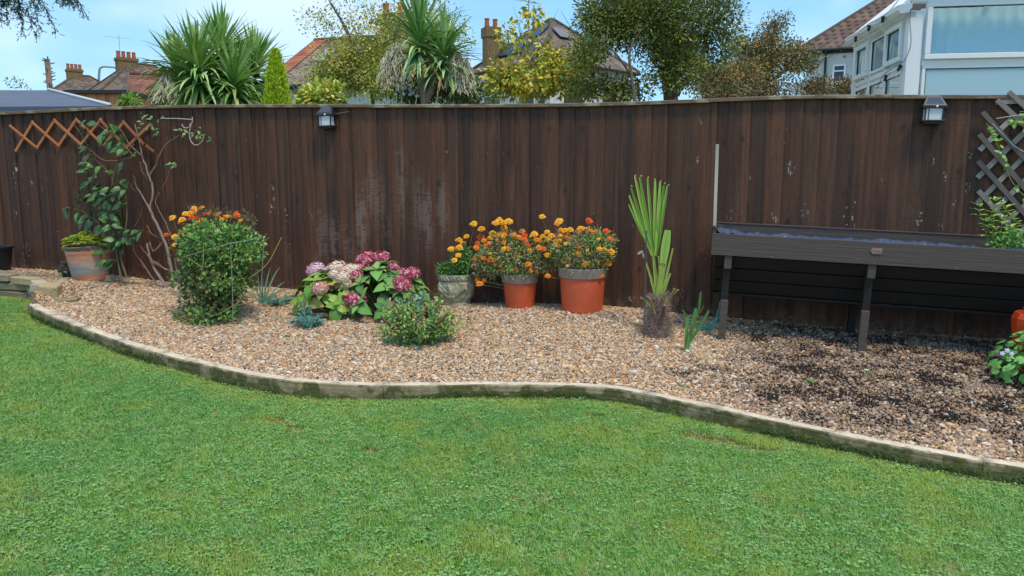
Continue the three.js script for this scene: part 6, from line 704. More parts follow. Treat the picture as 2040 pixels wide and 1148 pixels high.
// cordylines
{
  const r = rng(621);
  function head(parent, P, n, L, cols, W = 0.042, upness = 0) { const b = new GB(), C = V(...P); for (let k = 0; k < n; k++) { const u = (k + r()) / n, el = lerp(1.5, -0.75, Math.pow(u, 0.85)) + upness, a = r() * TAU, d = V(Math.cos(a) * Math.cos(el), Math.sin(el), Math.sin(a) * Math.cos(el)), s = L * (0.75 + r() * 0.35) * (u < 0.15 ? 0.9 : 1), side = V().crossVectors(d, V(0, 1, 0.001)).normalize(); b.leaf(C.clone().add(V(0, lerp(0.12, -0.16, u), 0)).addScaledVector(d, 0.02), d, V().crossVectors(side, d).normalize(), s, W * (0.85 + r() * 0.3), vary(u > 0.965 ? pick(cols.dry, r) : pick(cols.green, r), r, 0.3), { segs: 7, bend: 0.05, grav: u < 0.2 ? 0.06 : lerp(0.3, 1.7, r()) * smooth(0.06, 0.4, u), fold: 0.3, shape: (q) => Math.min(1, 0.55 + q * 1.6) * (1 - Math.pow(q, 3) * 0.97) }); } part(parent, 'leaf_crown', b.g(), LEAF); }
  function panicle(parent, P, drop, col) { const b = new GB(), C = V(...P); for (let k = 0; k < 110; k++) { const a = r() * TAU, s = r(), Q = C.clone().add(V(Math.cos(a) * 0.07 * (0.4 + s), -s * drop, Math.sin(a) * 0.07 * (0.4 + s))), d = V(Math.cos(a) * 0.5, -1 + (r() - 0.3) * 0.8, Math.sin(a) * 0.5).normalize(); const E = Q.clone().addScaledVector(d, 0.06 + r() * 0.06); b.tube(curve([Q, Q.clone().lerp(E, 0.5).add(V((r() - 0.5) * 0.02, 0.01, 0)), E], 3), 0.007, 0.005, 4, vary(pick(col, r), r, 0.3), false); } part(parent, 'seed_panicle', b.g(), BARK, 'dry cream seed panicle hanging below the leaves'); }
  const colsL = { green: H('#98bc68', '#82a85a', '#b0cc82', '#70984e', '#c0d48c'), dry: H('#a08a58', '#8a7a4c') }, straw = H('#dcd2b2', '#ccc09c', '#e8e0c4', '#b8ac88');
  const tl = thing('cordyline', 'wide many headed green cordyline left of the golden conifer', 'cordyline'), w = new GB(); w.tube(curve(D.cordL.trunk.map((p, k) => k ? p : [p[0], -0.7, p[2]]), 12), 0.1, 0.06, 9, lin('#7a6a58')); for (const h of D.cordL.heads) w.tube(curve([D.cordL.trunk[1], [lerp(D.cordL.trunk[1][0], h[0], 0.6), lerp(D.cordL.trunk[1][1], h[1], 0.4), lerp(D.cordL.trunk[1][2], h[2], 0.6)], [h[0], h[1] - 0.1, h[2]]], 8), 0.05, 0.035, 8, lin('#7a6a58')); part(tl, 'trunk', w.g(), BARK); D.cordL.heads.forEach((h, k) => head(tl, h, [300, 260, 270, 200, 240][k], [0.68, 0.62, 0.62, 0.56, 0.62][k], colsL, 0.05)); for (const p of D.panC) panicle(tl, p, 0.22, straw);
  const tr = thing('cordyline', 'forked trunk cordyline with tall spiky head and drooping dry panicles', 'cordyline'), w2 = new GB(); D.cordR.trunk.forEach((p, k) => w2.tube(curve(p.map((q, j) => j || k ? q : [q[0], -0.7, q[2]]), 14), k ? 0.045 : 0.056, k ? 0.036 : 0.042, 10, lin('#8d7862'))); part(tr, 'trunk', w2.g(), BARK);
  const colsR = { green: H('#88b468', '#76a45c', '#a2c47e', '#aecc86', '#669250'), dry: H('#b08a58', '#a0744c', '#8f7a50') }; head(tr, D.cordR.h1, 190, 0.70, colsR, 0.045, 0.3); head(tr, D.cordR.h2, 170, 0.58, colsR, 0.043, 0.22); for (const p of [...D.panL, ...D.panR]) panicle(tr, [p[0], p[1] + 0.16, p[2]], 0.3, straw);
}
// overhanging conifer at the left: trunk stands outside the frame, sprays reach in
{
  const r = rng(631), t = thing('conifer_tree', 'dark drooping conifer sprays hanging in at the top left corner', 'conifer'), w = new GB(), b = new GB(); w.tube(curve([[-7.6, 0.25, 2.6], [-7.55, 2, 2.55], [-7.5, 4.2, 2.5], [-7.45, 6.0, 2.5]], 14), 0.14, 0.04, 9, lin('#5f4a3a'));
  const cs = H('#3c5238', '#48603f', '#324632', '#556a48');
  const limbs = [[[-7.5, 3.6, 2.5], [-6.5, 3.5, 1.9], [-5.6, 3.2, 1.5], [-5.05, 2.92, 1.25]], [[-7.5, 3.3, 2.5], [-6.6, 3.25, 1.9], [-5.85, 3.02, 1.5], [-5.45, 2.85, 1.3]], [[-7.5, 4.0, 2.5], [-6.3, 3.9, 1.8], [-5.5, 3.5, 1.4], [-4.9, 3.05, 1.2]], [[-7.5, 3.0, 2.5], [-6.8, 3.0, 2.0], [-6.1, 2.9, 1.6], [-5.7, 2.75, 1.4]]];
  const spray = (p0, L, dx, c0) => { const pts = curve([p0, [p0[0] + dx * 0.4, p0[1] - L * 0.4, p0[2]], [p0[0] + dx, p0[1] - L, p0[2] + (r() - 0.5) * 0.06]], 10); w.tube(pts, 0.0035, 0.0018, 4, lin('#6a5a44'), false); for (let k = 1; k < 11; k++) for (let j = 0; j < 4; j++) { const d = dirRand(r).multiplyScalar(0.9).add(V(dx * 0.4, -0.9, 0)).normalize(), P = pts[k], len = 0.03 + r() * 0.05; for (let m = 0; m < 5; m++) b.chip(P.clone().addScaledVector(d, len * m / 5), d.clone().add(dirRand(r).multiplyScalar(0.7)).normalize(), dirRand(r), 0.022, 0.008, vary(c0, r, 0.35)); } };
  limbs.forEach((l, k) => { const pts = curve(l, 30); w.tube(pts, 0.03, 0.006, 6, lin('#5f4a3a'), false); for (let j = 6; j <= 30; j++) for (let q = 0; q < 2; q++) { const p = pts[j]; spray([p.x + (r() - 0.5) * 0.12, p.y + (r() - 0.3) * 0.05, p.z + (r() - 0.5) * 0.2], 0.1 + r() * (k === 2 ? 0.16 : 0.22), (r() - 0.2) * 0.14, pick(cs, r)); } });
  for (const [x, y, z, L, dx] of [[-5.35, 2.78, 1.3, 0.24, 0.03], [-5.22, 2.8, 1.28, 0.24, 0.1], [-5.42, 2.8, 1.3, 0.26, 0.02], [-4.98, 2.85, 1.2, 0.16, 0.08], [-5.05, 2.88, 1.25, 0.12, 0.1]]) spray([x, y, z], L, dx, pick(cs, r));
  part(t, 'trunk', w.g(), BARK); part(t, 'crown', b.g(), LEAFMATT);
}
// ---------- neighbouring houses ----------
const tileTex = (c, seed, moss) => dataTex(512, 512, (u, v) => { const row = v * 28, col = u * 24 + (Math.floor(row) % 2) * 0.5, n = HASH[(Math.floor(row) * 131 + mod(Math.floor(col), 24) * 17 + seed * 97) & 65535], g = fbm(u * 40, v * 40, seed, 3, 40, 40), m = fbm(u * 5, v * 5, seed + 3, 3, 5, 5); let k = 0.74 + 0.3 * n + 0.3 * (g - 0.5) + 0.25 * (m - 0.5); let q = [c[0] * k, c[1] * k, c[2] * k]; if (m > 0.56) q = mixc(q, moss, Math.min(0.8, (m - 0.56) * 5)); return q; }, true);
const tileBump = dataTex(512, 512, (u, v) => { const row = mod(v * 28, 1), col = mod(u * 24 + (Math.floor(v * 28) % 2) * 0.5, 1), h = (1 - row) * 190 + (Math.abs(col - 0.5) > 0.45 ? -40 : 0) + 30; return [h, h, h]; });
const roofMat = (c, seed, moss) => { const t = tileTex(c, seed, moss), bm = tileBump.clone(); t.repeat.set(0.16, 0.16); bm.repeat.set(0.16, 0.16); bm.needsUpdate = true; return std(0xffffff, 0.88, { map: t, bumpMap: bm, bumpScale: 0.05 }); };
const renderMat = std([0.62, 0.62, 0.61], 0.9, { bumpMap: roughBump, bumpScale: 0.01 }), upvc = std([0.82, 0.84, 0.84], 0.35), paneDark = std([0.03, 0.04, 0.05], 0.06), gutterM = std([0.02, 0.02, 0.024], 0.5);
const brickTex = dataTex(256, 256, (u, v) => { const n = fbm(u * 40, v * 40, 651, 3, 40, 40), m = fbm(u * 6, v * 6, 655, 3, 6, 6); return mixc([140, 104, 74], [128, 116, 70], smooth(0.45, 0.65, m)).map((q) => q * (0.65 + 0.6 * n)); }, true), potM = std(lin('#b0603f'), 0.8);
const brickM = std(0xffffff, 0.95, { map: brickTex, bumpMap: roughBump, bumpScale: 0.02 });
function bx(parent, name, w, h, d, x, y, z, m, label) { const o = part(parent, name, new THREE.BoxGeometry(w, h, d), m, label); o.position.set(x, y, z); return o; }
function chimney(parent, x, y, z, w, d, h, pots, turn = 0) {
  const c = bx(parent, 'chimney', w, h, d, x, y + h / 2, z, brickM); c.rotation.y = turn; bx(c, 'chimney_band', w + 0.1, h * 0.16, d + 0.1, 0, h * 0.42, 0, brickM);
  for (let k = 0; k < pots; k++) { const p = part(c, 'chimney_pot', lathe([[0, 0], [0.12, 0], [0.115, 0.05], [0.1, 0.34], [0.12, 0.36], [0.12, 0.4], [0.09, 0.4], [0.08, 0.05], [0, 0.05]], 14), potM); p.position.set((k - (pots - 1) / 2) * (w - 0.22) / Math.max(1, pots - 1 || 1), h / 2, 0); }
  return c;
}
function hipRoof(parent, w, l, ye, yr, rx, ov, m, soffit = gutterM) {
  const X = w / 2 + ov, Z = l / 2 + ov, b = new GB(), A = [[-X, ye, Z], [X, ye, Z], [X, ye, -Z], [-X, ye, -Z]], R = [[-rx, yr, 0], [rx, yr, 0]];
  const face = (pts, ax) => { const o = V(...pts[0]), u = V(...pts[1]).sub(o).normalize(), n = V().crossVectors(u, V(...pts[2]).sub(o)).normalize(), v = V().crossVectors(n, u), id = pts.map((p) => { const q = V(...p).sub(o); return b.v(...p, [1, 1, 1], q.dot(u), q.dot(v)); }); for (let k = 1; k < id.length - 1; k++) b.t(id[0], id[k], id[k + 1]); };
  face([A[0], A[1], R[1], R[0]]); face([A[2], A[3], R[0], R[1]]); face([A[1], A[2], R[1]]); face([A[3], A[0], R[0]]); face([A[3], A[2], A[1], A[0]]);
  const roof = part(parent, 'roof', b.g(), m);
  const hips = [[R[0], A[0]], [R[1], A[1]], [R[1], A[2]], [R[0], A[3]], [R[0], R[1]]]; const ht = new GB(); if (rx >= X - 0.01) ht.tube([R[0], R[1]], 0.09, 0.09, 6); else for (const [p, q] of hips) if (V(...p).distanceTo(V(...q)) > 0.05) ht.tube([p, q], 0.085, 0.085, 6); part(roof, 'ridge_tiles', ht.g(), m);
  const g = new GB(); for (const [p, q] of [[A[0], A[1]], [A[1], A[2]], [A[2], A[3]], [A[3], A[0]]]) g.tube([[p[0], p[1] - 0.05, p[2]], [q[0], q[1] - 0.05, q[2]]], 0.07, 0.07, 6); part(roof, 'gutter', g.g(), soffit); return roof;
}
function win(parent, x, y, z, w, h, turn = 0, bars = 1) { const f = new THREE.Group(); f.name = 'window'; f.position.set(x, y, z); f.rotation.y = turn; parent.add(f); const fr = 0.06; for (const [a, c, ww, hh] of [[0, h / 2, w + fr, fr], [0, -h / 2, w + fr, fr], [-w / 2, 0, fr, h - fr], [w / 2, 0, fr, h - fr], ...(bars ? [[0, h * 0.16, w - fr, fr * 0.8]] : [])]) { const o = part(f, 'frame', new THREE.BoxGeometry(ww, hh, 0.09), upvc); o.position.set(a, c, 0); } const p = part(f, 'pane', new THREE.BoxGeometry(w, h, 0.02), paneDark); p.position.z = -0.01; const s = part(f, 'sill', new THREE.BoxGeometry(w + 0.2, 0.06, 0.16), upvc); s.position.set(0, -h / 2 - 0.06, 0.03); return f; }
{
  const R1 = roofMat([140, 122, 106], 661, [120, 112, 92]), R2 = roofMat([118, 104, 90], 663, [150, 88, 56]), R3 = roofMat([126, 112, 100], 665, [146, 124, 104]), rustM = roofMat([178, 104, 66], 667, [150, 96, 64]);
  const panel = std([0.035, 0.045, 0.07], 0.2), panelF = std([0.02, 0.02, 0.025], 0.4);
  // pyramid-roofed white house with solar panels
  const d = thing('white_house', 'white rendered house with pyramid tiled roof and solar panels behind the magnolia', 'house', [-7.35, 0, -28.2], 0.98), w = 5.0, ye = 6.35, yr = 8.75;
  bx(d, 'wall', w, ye + 1.2, w, 0, ye / 2 - 0.6, 0, renderMat); const roof = hipRoof(d, w, w, ye, yr, 0.12, 0.35, R3);
  const sl = Math.atan2(yr - ye, w / 2 + 0.35);
  const onSlope = (u, v, face) => { const zz = (w / 2 + 0.35) * (1 - v), yy = lerp(ye, yr, v); return { x: u, y: yy, z: zz, face }; };
  for (const [u, v, pw, ph, face] of [[-1.0, 0.36, 1.0, 0.9, -1], [0.05, 0.36, 1.0, 0.9, -1], [0.1, 0.68, 0.8, 0.75, -1], [1.1, 0.36, 0.95, 0.9, -1], [-0.35, 0.62, 1.0, 0.75, 0], [0.7, 0.3, 1.0, 0.8, 0]]) { const g = new THREE.Group(); g.name = 'solar_panel'; const q = onSlope(u, v); g.position.set(q.x, q.y + 0.09, q.z + 0.04); g.rotation.x = -(Math.PI / 2 - sl) ; const holder = new THREE.Group(); holder.name = 'panel_mount'; const gg = g; if (face === -1) { const c = Math.cos(-Math.PI / 2), s = Math.sin(-Math.PI / 2), x = gg.position.x, z = gg.position.z; gg.position.set(x * c + z * s, gg.position.y, -x * s + z * c); gg.rotation.set(0, 0, 0); gg.quaternion.setFromEuler(new THREE.Euler(0, -Math.PI / 2, 0)).multiply(new THREE.Quaternion().setFromEuler(new THREE.Euler(-(Math.PI / 2 - sl), 0, 0))); } d.add(gg); const a = part(gg, 'panel_frame', new THREE.BoxGeometry(pw, ph, 0.03), panelF); const e = part(gg, 'panel_glass', new THREE.BoxGeometry(pw - 0.05, ph - 0.05, 0.012), panel); e.position.z = 0.016; }
  for (const [u, y, ww] of [[-1.2, 5.1, 1.2], [1.1, 5.1, 1.0]]) { win(d, u, y, w / 2 + 0.03, ww, 1.1); win(d, -w / 2 - 0.03, y, u, ww, 1.1, -Math.PI / 2); }
  chimney(d, -2.2, 5.6, -1.7, 0.62, 0.6, 2.75, 2, -0.3); chimney(d, -1.5, 6.0, -2.4, 0.6, 0.6, 2.0, 2); chimney(d, 2.0, 6.6, -0.9, 0.7, 0.6, 1.6, 1);
  const an = new GB(); an.tube([[-0.9, 8, -0.6], [-0.9, 10.0, -0.6]], 0.03, 0.025, 6); an.tube([[-1.7, 9.5, -0.6], [0, 9.5, -0.6]], 0.012, 0.012, 5); for (let k = 0; k < 6; k++) an.tube([[-1.65 + k * 0.22, 9.5, -0.85], [-1.65 + k * 0.22, 9.5, -0.35]], 0.008, 0.008, 4); part(d, 'aerial', an.g(), std([0.25, 0.27, 0.3], 0.4, { metalness: 0.6 }));
  const dp = new GB(); dp.tube([[-w / 2 - 0.06, ye - 0.1, 1.9], [-w / 2 - 0.06, 0.5, 1.9]], 0.04, 0.04, 6); part(d, 'downpipe', dp.g(), upvc);
  // gabled house with rust verge and skylights
  const c = thing('tiled_house', 'gabled house with brown tiled roof, orange verge and two skylights', 'house', [-10.75, 0, -17.1]); bx(c, 'wall', 4.3, 5, 6.2, 0.1, 1.7, 0, renderMat); const cr = hipRoof(c, 4.4, 6.4, 4.22, 6.13, 2.42, 0.22, R1);
  { const m = new GB(), ez = 3.42, sx = -2.42, n = 16; for (let k = 0; k < n; k++) { const a = k / n, e = (k + 1) / n, P = (q, x) => [x, lerp(4.22, 6.13, q) + 0.035, lerp(ez, 0, q)]; m.quad(P(a, sx - 0.02), P(a, sx + 0.5), P(e, sx + 0.5), P(e, sx - 0.02), [1, 1, 1], [[0, a * 4], [0.5, a * 4], [0.5, e * 4], [0, e * 4]]); } part(cr, 'verge_tiles', m.g(), rustM, 'orange replacement tiles along the verge'); }
  const slc = Math.atan2(1.91, 3.42); for (const x of [-1.1, -0.15]) { const g = new THREE.Group(); g.name = 'skylight'; g.position.set(x, 5.35, 1.48); g.rotation.x = -(Math.PI / 2 - slc); c.add(g); part(g, 'skylight_frame', new THREE.BoxGeometry(0.62, 0.95, 0.08), std([0.3, 0.3, 0.32], 0.5)); const p = part(g, 'pane', new THREE.BoxGeometry(0.5, 0.8, 0.02), std([0.35, 0.4, 0.44], 0.06)); p.position.z = 0.045; }
  chimney(c, 0.35, 5.5, -0.3, 0.75, 0.6, 1.35, 2); win(c, -1.1, 3.1, 3.13, 1.1, 1.0); win(c, 1.2, 3.1, 3.13, 1.1, 1.0);
  // two hipped roofs on the skyline
  const b = thing('hipped_house', 'far hipped house with rust streaked roof and four red chimney pots', 'house', [-34.4, -0.3, -33.6], 1.0); bx(b, 'wall', 8, 7, 7.4, 0, 2.6, 0, renderMat); hipRoof(b, 8.2, 7.6, 5.7, 8.95, 0.7, 0.4, R2); chimney(b, -0.9, 8.1, 0.1, 1.1, 0.7, 1.1, 4); const ab = new GB(); ab.tube([[-1.2, 9, 0], [-1.2, 10.6, 0]], 0.025, 0.02, 5); ab.tube([[-2.0, 10.4, 0], [-0.6, 10.4, 0]], 0.012, 0.012, 4); part(b, 'aerial', ab.g(), std([0.5, 0.52, 0.55], 0.4));
  const a = thing('far_house', 'farthest small hipped house with red chimney pots beside the trimmed pole', 'house', [-46.2, 0, -41], 0.95); bx(a, 'wall', 7, 8, 7, 0, 3, 0, renderMat); hipRoof(a, 7.4, 7.2, 6.6, 9.4, 0.5, 0.4, R2); chimney(a, -0.5, 8.7, 0, 1.0, 0.7, 1.1, 4);
  const wh = thing('white_cottage', 'low white house with red brown roof, skylight and satellite dish', 'house', [-22.1, -0.05, -22.1], 0.62); bx(wh, 'wall', 4.2, 5.4, 3.6, 0.3, 2.0, 0, renderMat); hipRoof(wh, 4.3, 3.8, 4.62, 6.0, 2.3, 0.15, roofMat([140, 92, 74], 671, [120, 84, 70])); { const g = new THREE.Group(); g.name = 'skylight'; const s2 = Math.atan2(1.38, 2.05); g.position.set(-0.9, 5.12, 1.42); g.rotation.x = -(Math.PI / 2 - s2); wh.add(g); part(g, 'skylight_frame', new THREE.BoxGeometry(0.6, 0.9, 0.1), upvc); const p = part(g, 'pane', new THREE.BoxGeometry(0.46, 0.74, 0.02), paneDark); p.position.z = 0.055; } { const dish = part(wh, 'satellite_dish', new THREE.SphereGeometry(0.38, 16, 8, 0, TAU, 0, 0.8).rotateX(Math.PI / 2), std([0.14, 0.15, 0.16], 0.5, { side: THREE.DoubleSide })); dish.position.set(0.7, 4.35, 1.75); }
  const edge = thing('neighbour_house', 'sliver of a house wall and eave at the far left edge', 'house', [-24.0, -1.0, -12.2], 0.7); bx(edge, 'wall', 2.0, 6, 2, -0.6, 1.6, 0, brickM); hipRoof(edge, 2.2, 2.2, 4.9, 6.6, 0.1, 0.2, R1);
}
// tiled outrigger at the right with each roof tile laid
{
  const C = V(5.066, 0, -25.10), dl = V(-0.985, 0, -0.174), dr = V(0.174, 0, -0.985), ye = 6.52, t = thing('rendered_house', 'white rendered house with dark brown hipped tile roof beside the conservatory', 'house', [0, 0, 0]);
  const L = (a, y, b) => C.clone().addScaledVector(dl, a).addScaledVector(dr, b).setY(y);
  const yaw = Math.atan2(0.174, 0.985) * 1;                    // local x runs right along the wall
  const box = (name, a0, a1, y0, y1, b0, b1, m) => { const o = part(t, name, new THREE.BoxGeometry(Math.abs(a1 - a0), y1 - y0, Math.abs(b1 - b0)), m); o.position.copy(L((a0 + a1) / 2, (y0 + y1) / 2, (b0 + b1) / 2)); o.rotation.y = -yaw; return o; };
  box('wall', 1.75, -0.02, -0.7, ye - 0.1, 0.22, 6, renderMat); box('wall', -0.02, -4, -0.7, ye - 0.1, 0.02, 5.8, renderMat);
  box('fascia', 1.95, -0.1, ye - 0.22, ye - 0.03, 0.16, 0.22, gutterM);
  const roofBase = new GB(), E0 = L(2.05, ye, 0), E1 = L(-4.2, ye, 0), Ap = L(-0.75, ye + 2.2, 2.7), Rr = L(-4.2, ye + 2.2, 2.7), Eb = L(2.05, ye, 6.2), Rb = L(-4.2, ye, 6.2);
  for (const f of [[E0, E1, Rr, Ap], [Eb, E0, Ap], [Rb, Eb, Ap, Rr], [E0, Eb, Rb, E1], [E1, Rb, Rr]]) { const id = f.map((p) => roofBase.v(p.x, p.y - 0.03, p.z)); for (let k = 1; k < id.length - 1; k++) roofBase.t(id[0], id[k], id[k + 1]); }
  const roof = part(t, 'roof', roofBase.g(true), std([0.05, 0.04, 0.034], 0.9, { side: THREE.DoubleSide }));
  const tg = (() => { const b = new GB(), n = 6, w = 0.30; let prev = -1; for (let k = 0; k <= n; k++) { const x = -w / 2 + w * k / n, h = 0.02 + 0.022 * Math.cos((k / n - 0.5) * TAU), st = b.n; b.v(x, -0.19, h + 0.018, [1, 1, 1]); b.v(x, 0.19, h, [1, 1, 1]); b.v(x, -0.19, h - 0.012, [1, 1, 1]); if (prev >= 0) { b.q(prev, st, st + 1, prev + 1); b.q(prev + 2, st + 2, st, prev); } prev = st; } return b.g(true); })();
  const tm = ['#6a564a', '#5e4c42', '#74604f', '#66544c'].map((h) => std(lin(h), 0.88)), r = rng(681), slope = V().subVectors(L(0, ye + 2.2, 2.7), L(0, ye, 0)), SL = slope.length(), vS = slope.clone().normalize(), xA = dl.clone().multiplyScalar(-1), nS = V().crossVectors(xA, vS).normalize(), rows = Math.floor(SL / 0.30);
  for (let j = 0; j < rows; j++) { const f = (j * 0.30 + 0.15) / SL, left = lerp(2.05, -0.75, f); for (let k = 0; k < 14; k++) { const a = left - 0.12 - k * 0.295; if (a < -1.6) break; const p = L(a, ye, 0).addScaledVector(vS, j * 0.30 + 0.13).addScaledVector(nS, 0.012 + r() * 0.006), o = part(roof, 'tile', tg, pick(tm, r)); o.quaternion.setFromRotationMatrix(new THREE.Matrix4().makeBasis(xA, vS, nS)); o.rotateX((r() - 0.5) * 0.03); o.position.copy(p); } }
  const hip = new GB(); hip.tube([E0, Ap, Rr], 0.1, 0.1, 7); part(roof, 'hip_tiles', hip.g(), tm[1]); const gu = new GB(); gu.tube([L(2.1, ye - 0.06, -0.06), L(-0.12, ye - 0.06, -0.06)], 0.06, 0.06, 7); part(t, 'gutter', gu.g(), std([0.10, 0.10, 0.11], 0.5)); const dp = new GB(); dp.tube(curve([L(1.08, ye - 0.1, -0.04), L(1.08, ye - 0.35, 0.05), L(1.08, ye - 0.6, 0.15), L(1.08, ye - 3, 0.15), L(1.08, 0, 0.15)], 16), 0.045, 0.045, 7); part(t, 'downpipe', dp.g(), gutterM);
  const w = win(t, 0, 0, 0, 0.40, 0.62); w.position.copy(L(0.58, ye - 0.98, 0.2)); w.rotation.y = -yaw; const v = part(t, 'vent', new THREE.CylinderGeometry(0.05, 0.05, 0.04, 12).rotateX(Math.PI / 2), std(lin('#8a8468'), 0.7)); v.position.copy(L(0.42, ye - 0.36, 0.2));
}
// ---------- sheds, pole, street lamp ----------
{
  const felt = dataTex(256, 256, (u, v) => { const n = fbm(u * 90, v * 90, 691, 2, 90, 90), m = fbm(u * 4, v * 4, 693, 3, 4, 4), k = 0.85 + 0.2 * n + 0.2 * (m - 0.5); return [86 * k, 98 * k, 116 * k]; }, true);
  const s = thing('garden_room', 'neighbour outbuilding with blue grey felt roof behind the left of the fence', 'shed'), b = new GB(), P = [[-14.5, 2.86, -2.6], [-10.43, 2.845, -3.69], [-7.45, 2.33, -1.76], [-12.4, 2.30, -0.45]]; b.quad(P[3], P[2], P[1], P[0], [1, 1, 1], [[0, 0], [4, 0], [4, 3], [0, 3]]); b.quad(...P.map((p) => [p[0], p[1] - 0.07, p[2]])); for (let k = 0; k < 4; k++) { const p = P[k], q = P[(k + 1) % 4]; b.quad(p, q, [q[0], q[1] - 0.07, q[2]], [p[0], p[1] - 0.07, p[2]]); } part(s, 'roof', b.g(true), std(0xffffff, 0.75, { map: felt, side: THREE.DoubleSide }));
  const tr = new GB(); tr.tube([[-10.43, 2.86, -3.69], [-7.45, 2.345, -1.76]], 0.022, 0.022, 6); part(s, 'verge_trim', tr.g(), std([0.6, 0.62, 0.62], 0.6)); const wl = new GB(), Q = P.map((p, k) => [p[0] * 0.985 - 0.1, p[1] - 0.08, p[2] + (k < 2 ? 0.15 : -0.15)]); for (let k = 0; k < 4; k++) { const p = Q[k], q = Q[(k + 1) % 4]; wl.quad([p[0], -0.7, p[2]], [q[0], -0.7, q[2]], q, p); } part(s, 'wall', wl.g(true), std(lin('#4a4038'), 0.85, { side: THREE.DoubleSide }));
  const ts = thing('timber_shed', 'orange brown timber clad shed with black fascia behind the felt roof', 'shed', [-12.98, 0.1, -7.75], 0.26), tm = [[200, 132, 90], [186, 120, 80], [210, 144, 100]].map((c, k) => std(0xffffff, 0.8, { map: woodTex(c, 701 + k, 0.2) })), r = rng(70); for (let k = 0; k < 13; k++) { const o = part(ts, 'cladding_board', new THREE.BoxGeometry(0.094, 3.8, 0.02), pick(tm, r)); o.position.set(-0.585 + k * 0.0975, 1.28, 0.5 + (k % 2) * 0.006); } bx(ts, 'wall', 1.26, 3.78, 1.0, 0, 1.27, -0.02, tm[1]); bx(ts, 'fascia', 1.36, 0.07, 1.2, 0, 3.2, 0.03, gutterM);
  const po = thing('trimmed_pole', 'tall bare pole with cut branch stubs on the left skyline', 'pole', [-30.4, 0, -22.9]), g = new GB(), rr = rng(75); g.tube([[0, -0.7, 0], [0, 3, 0], [-0.05, 7.15, 0]], 0.15, 0.12, 9, lin('#96806c')); for (let k = 0; k < 26; k++) { const y = 5.3 + k * 0.075, a = rr() * TAU; g.tube([[Math.cos(a) * 0.1, y, Math.sin(a) * 0.1], [Math.cos(a) * 0.27, y + 0.05, Math.sin(a) * 0.27]], 0.035, 0.025, 5, lin('#85705e')); } part(po, 'pole', g.g(), BARK);
  const la = thing('street_lamp', 'distant grey street lamp between the two hipped roofs', 'street lamp', [-48.25, 0, -44.9], 0.7), lg = new GB(); lg.tube(curve([[0, -0.7, 0], [0, 5, 0], [0, 10.5, 0], [0.2, 10.7, 0], [1.3, 10.72, 0]], 18), 0.12, 0.06, 8); part(la, 'post', lg.g(), std([0.25, 0.27, 0.29], 0.5)); const lh = part(la, 'lamp_head', new RoundedBoxGeometry(0.7, 0.14, 0.26, 2, 0.05), std([0.3, 0.32, 0.34], 0.5)); lh.position.set(1.4, 10.7, 0);
}
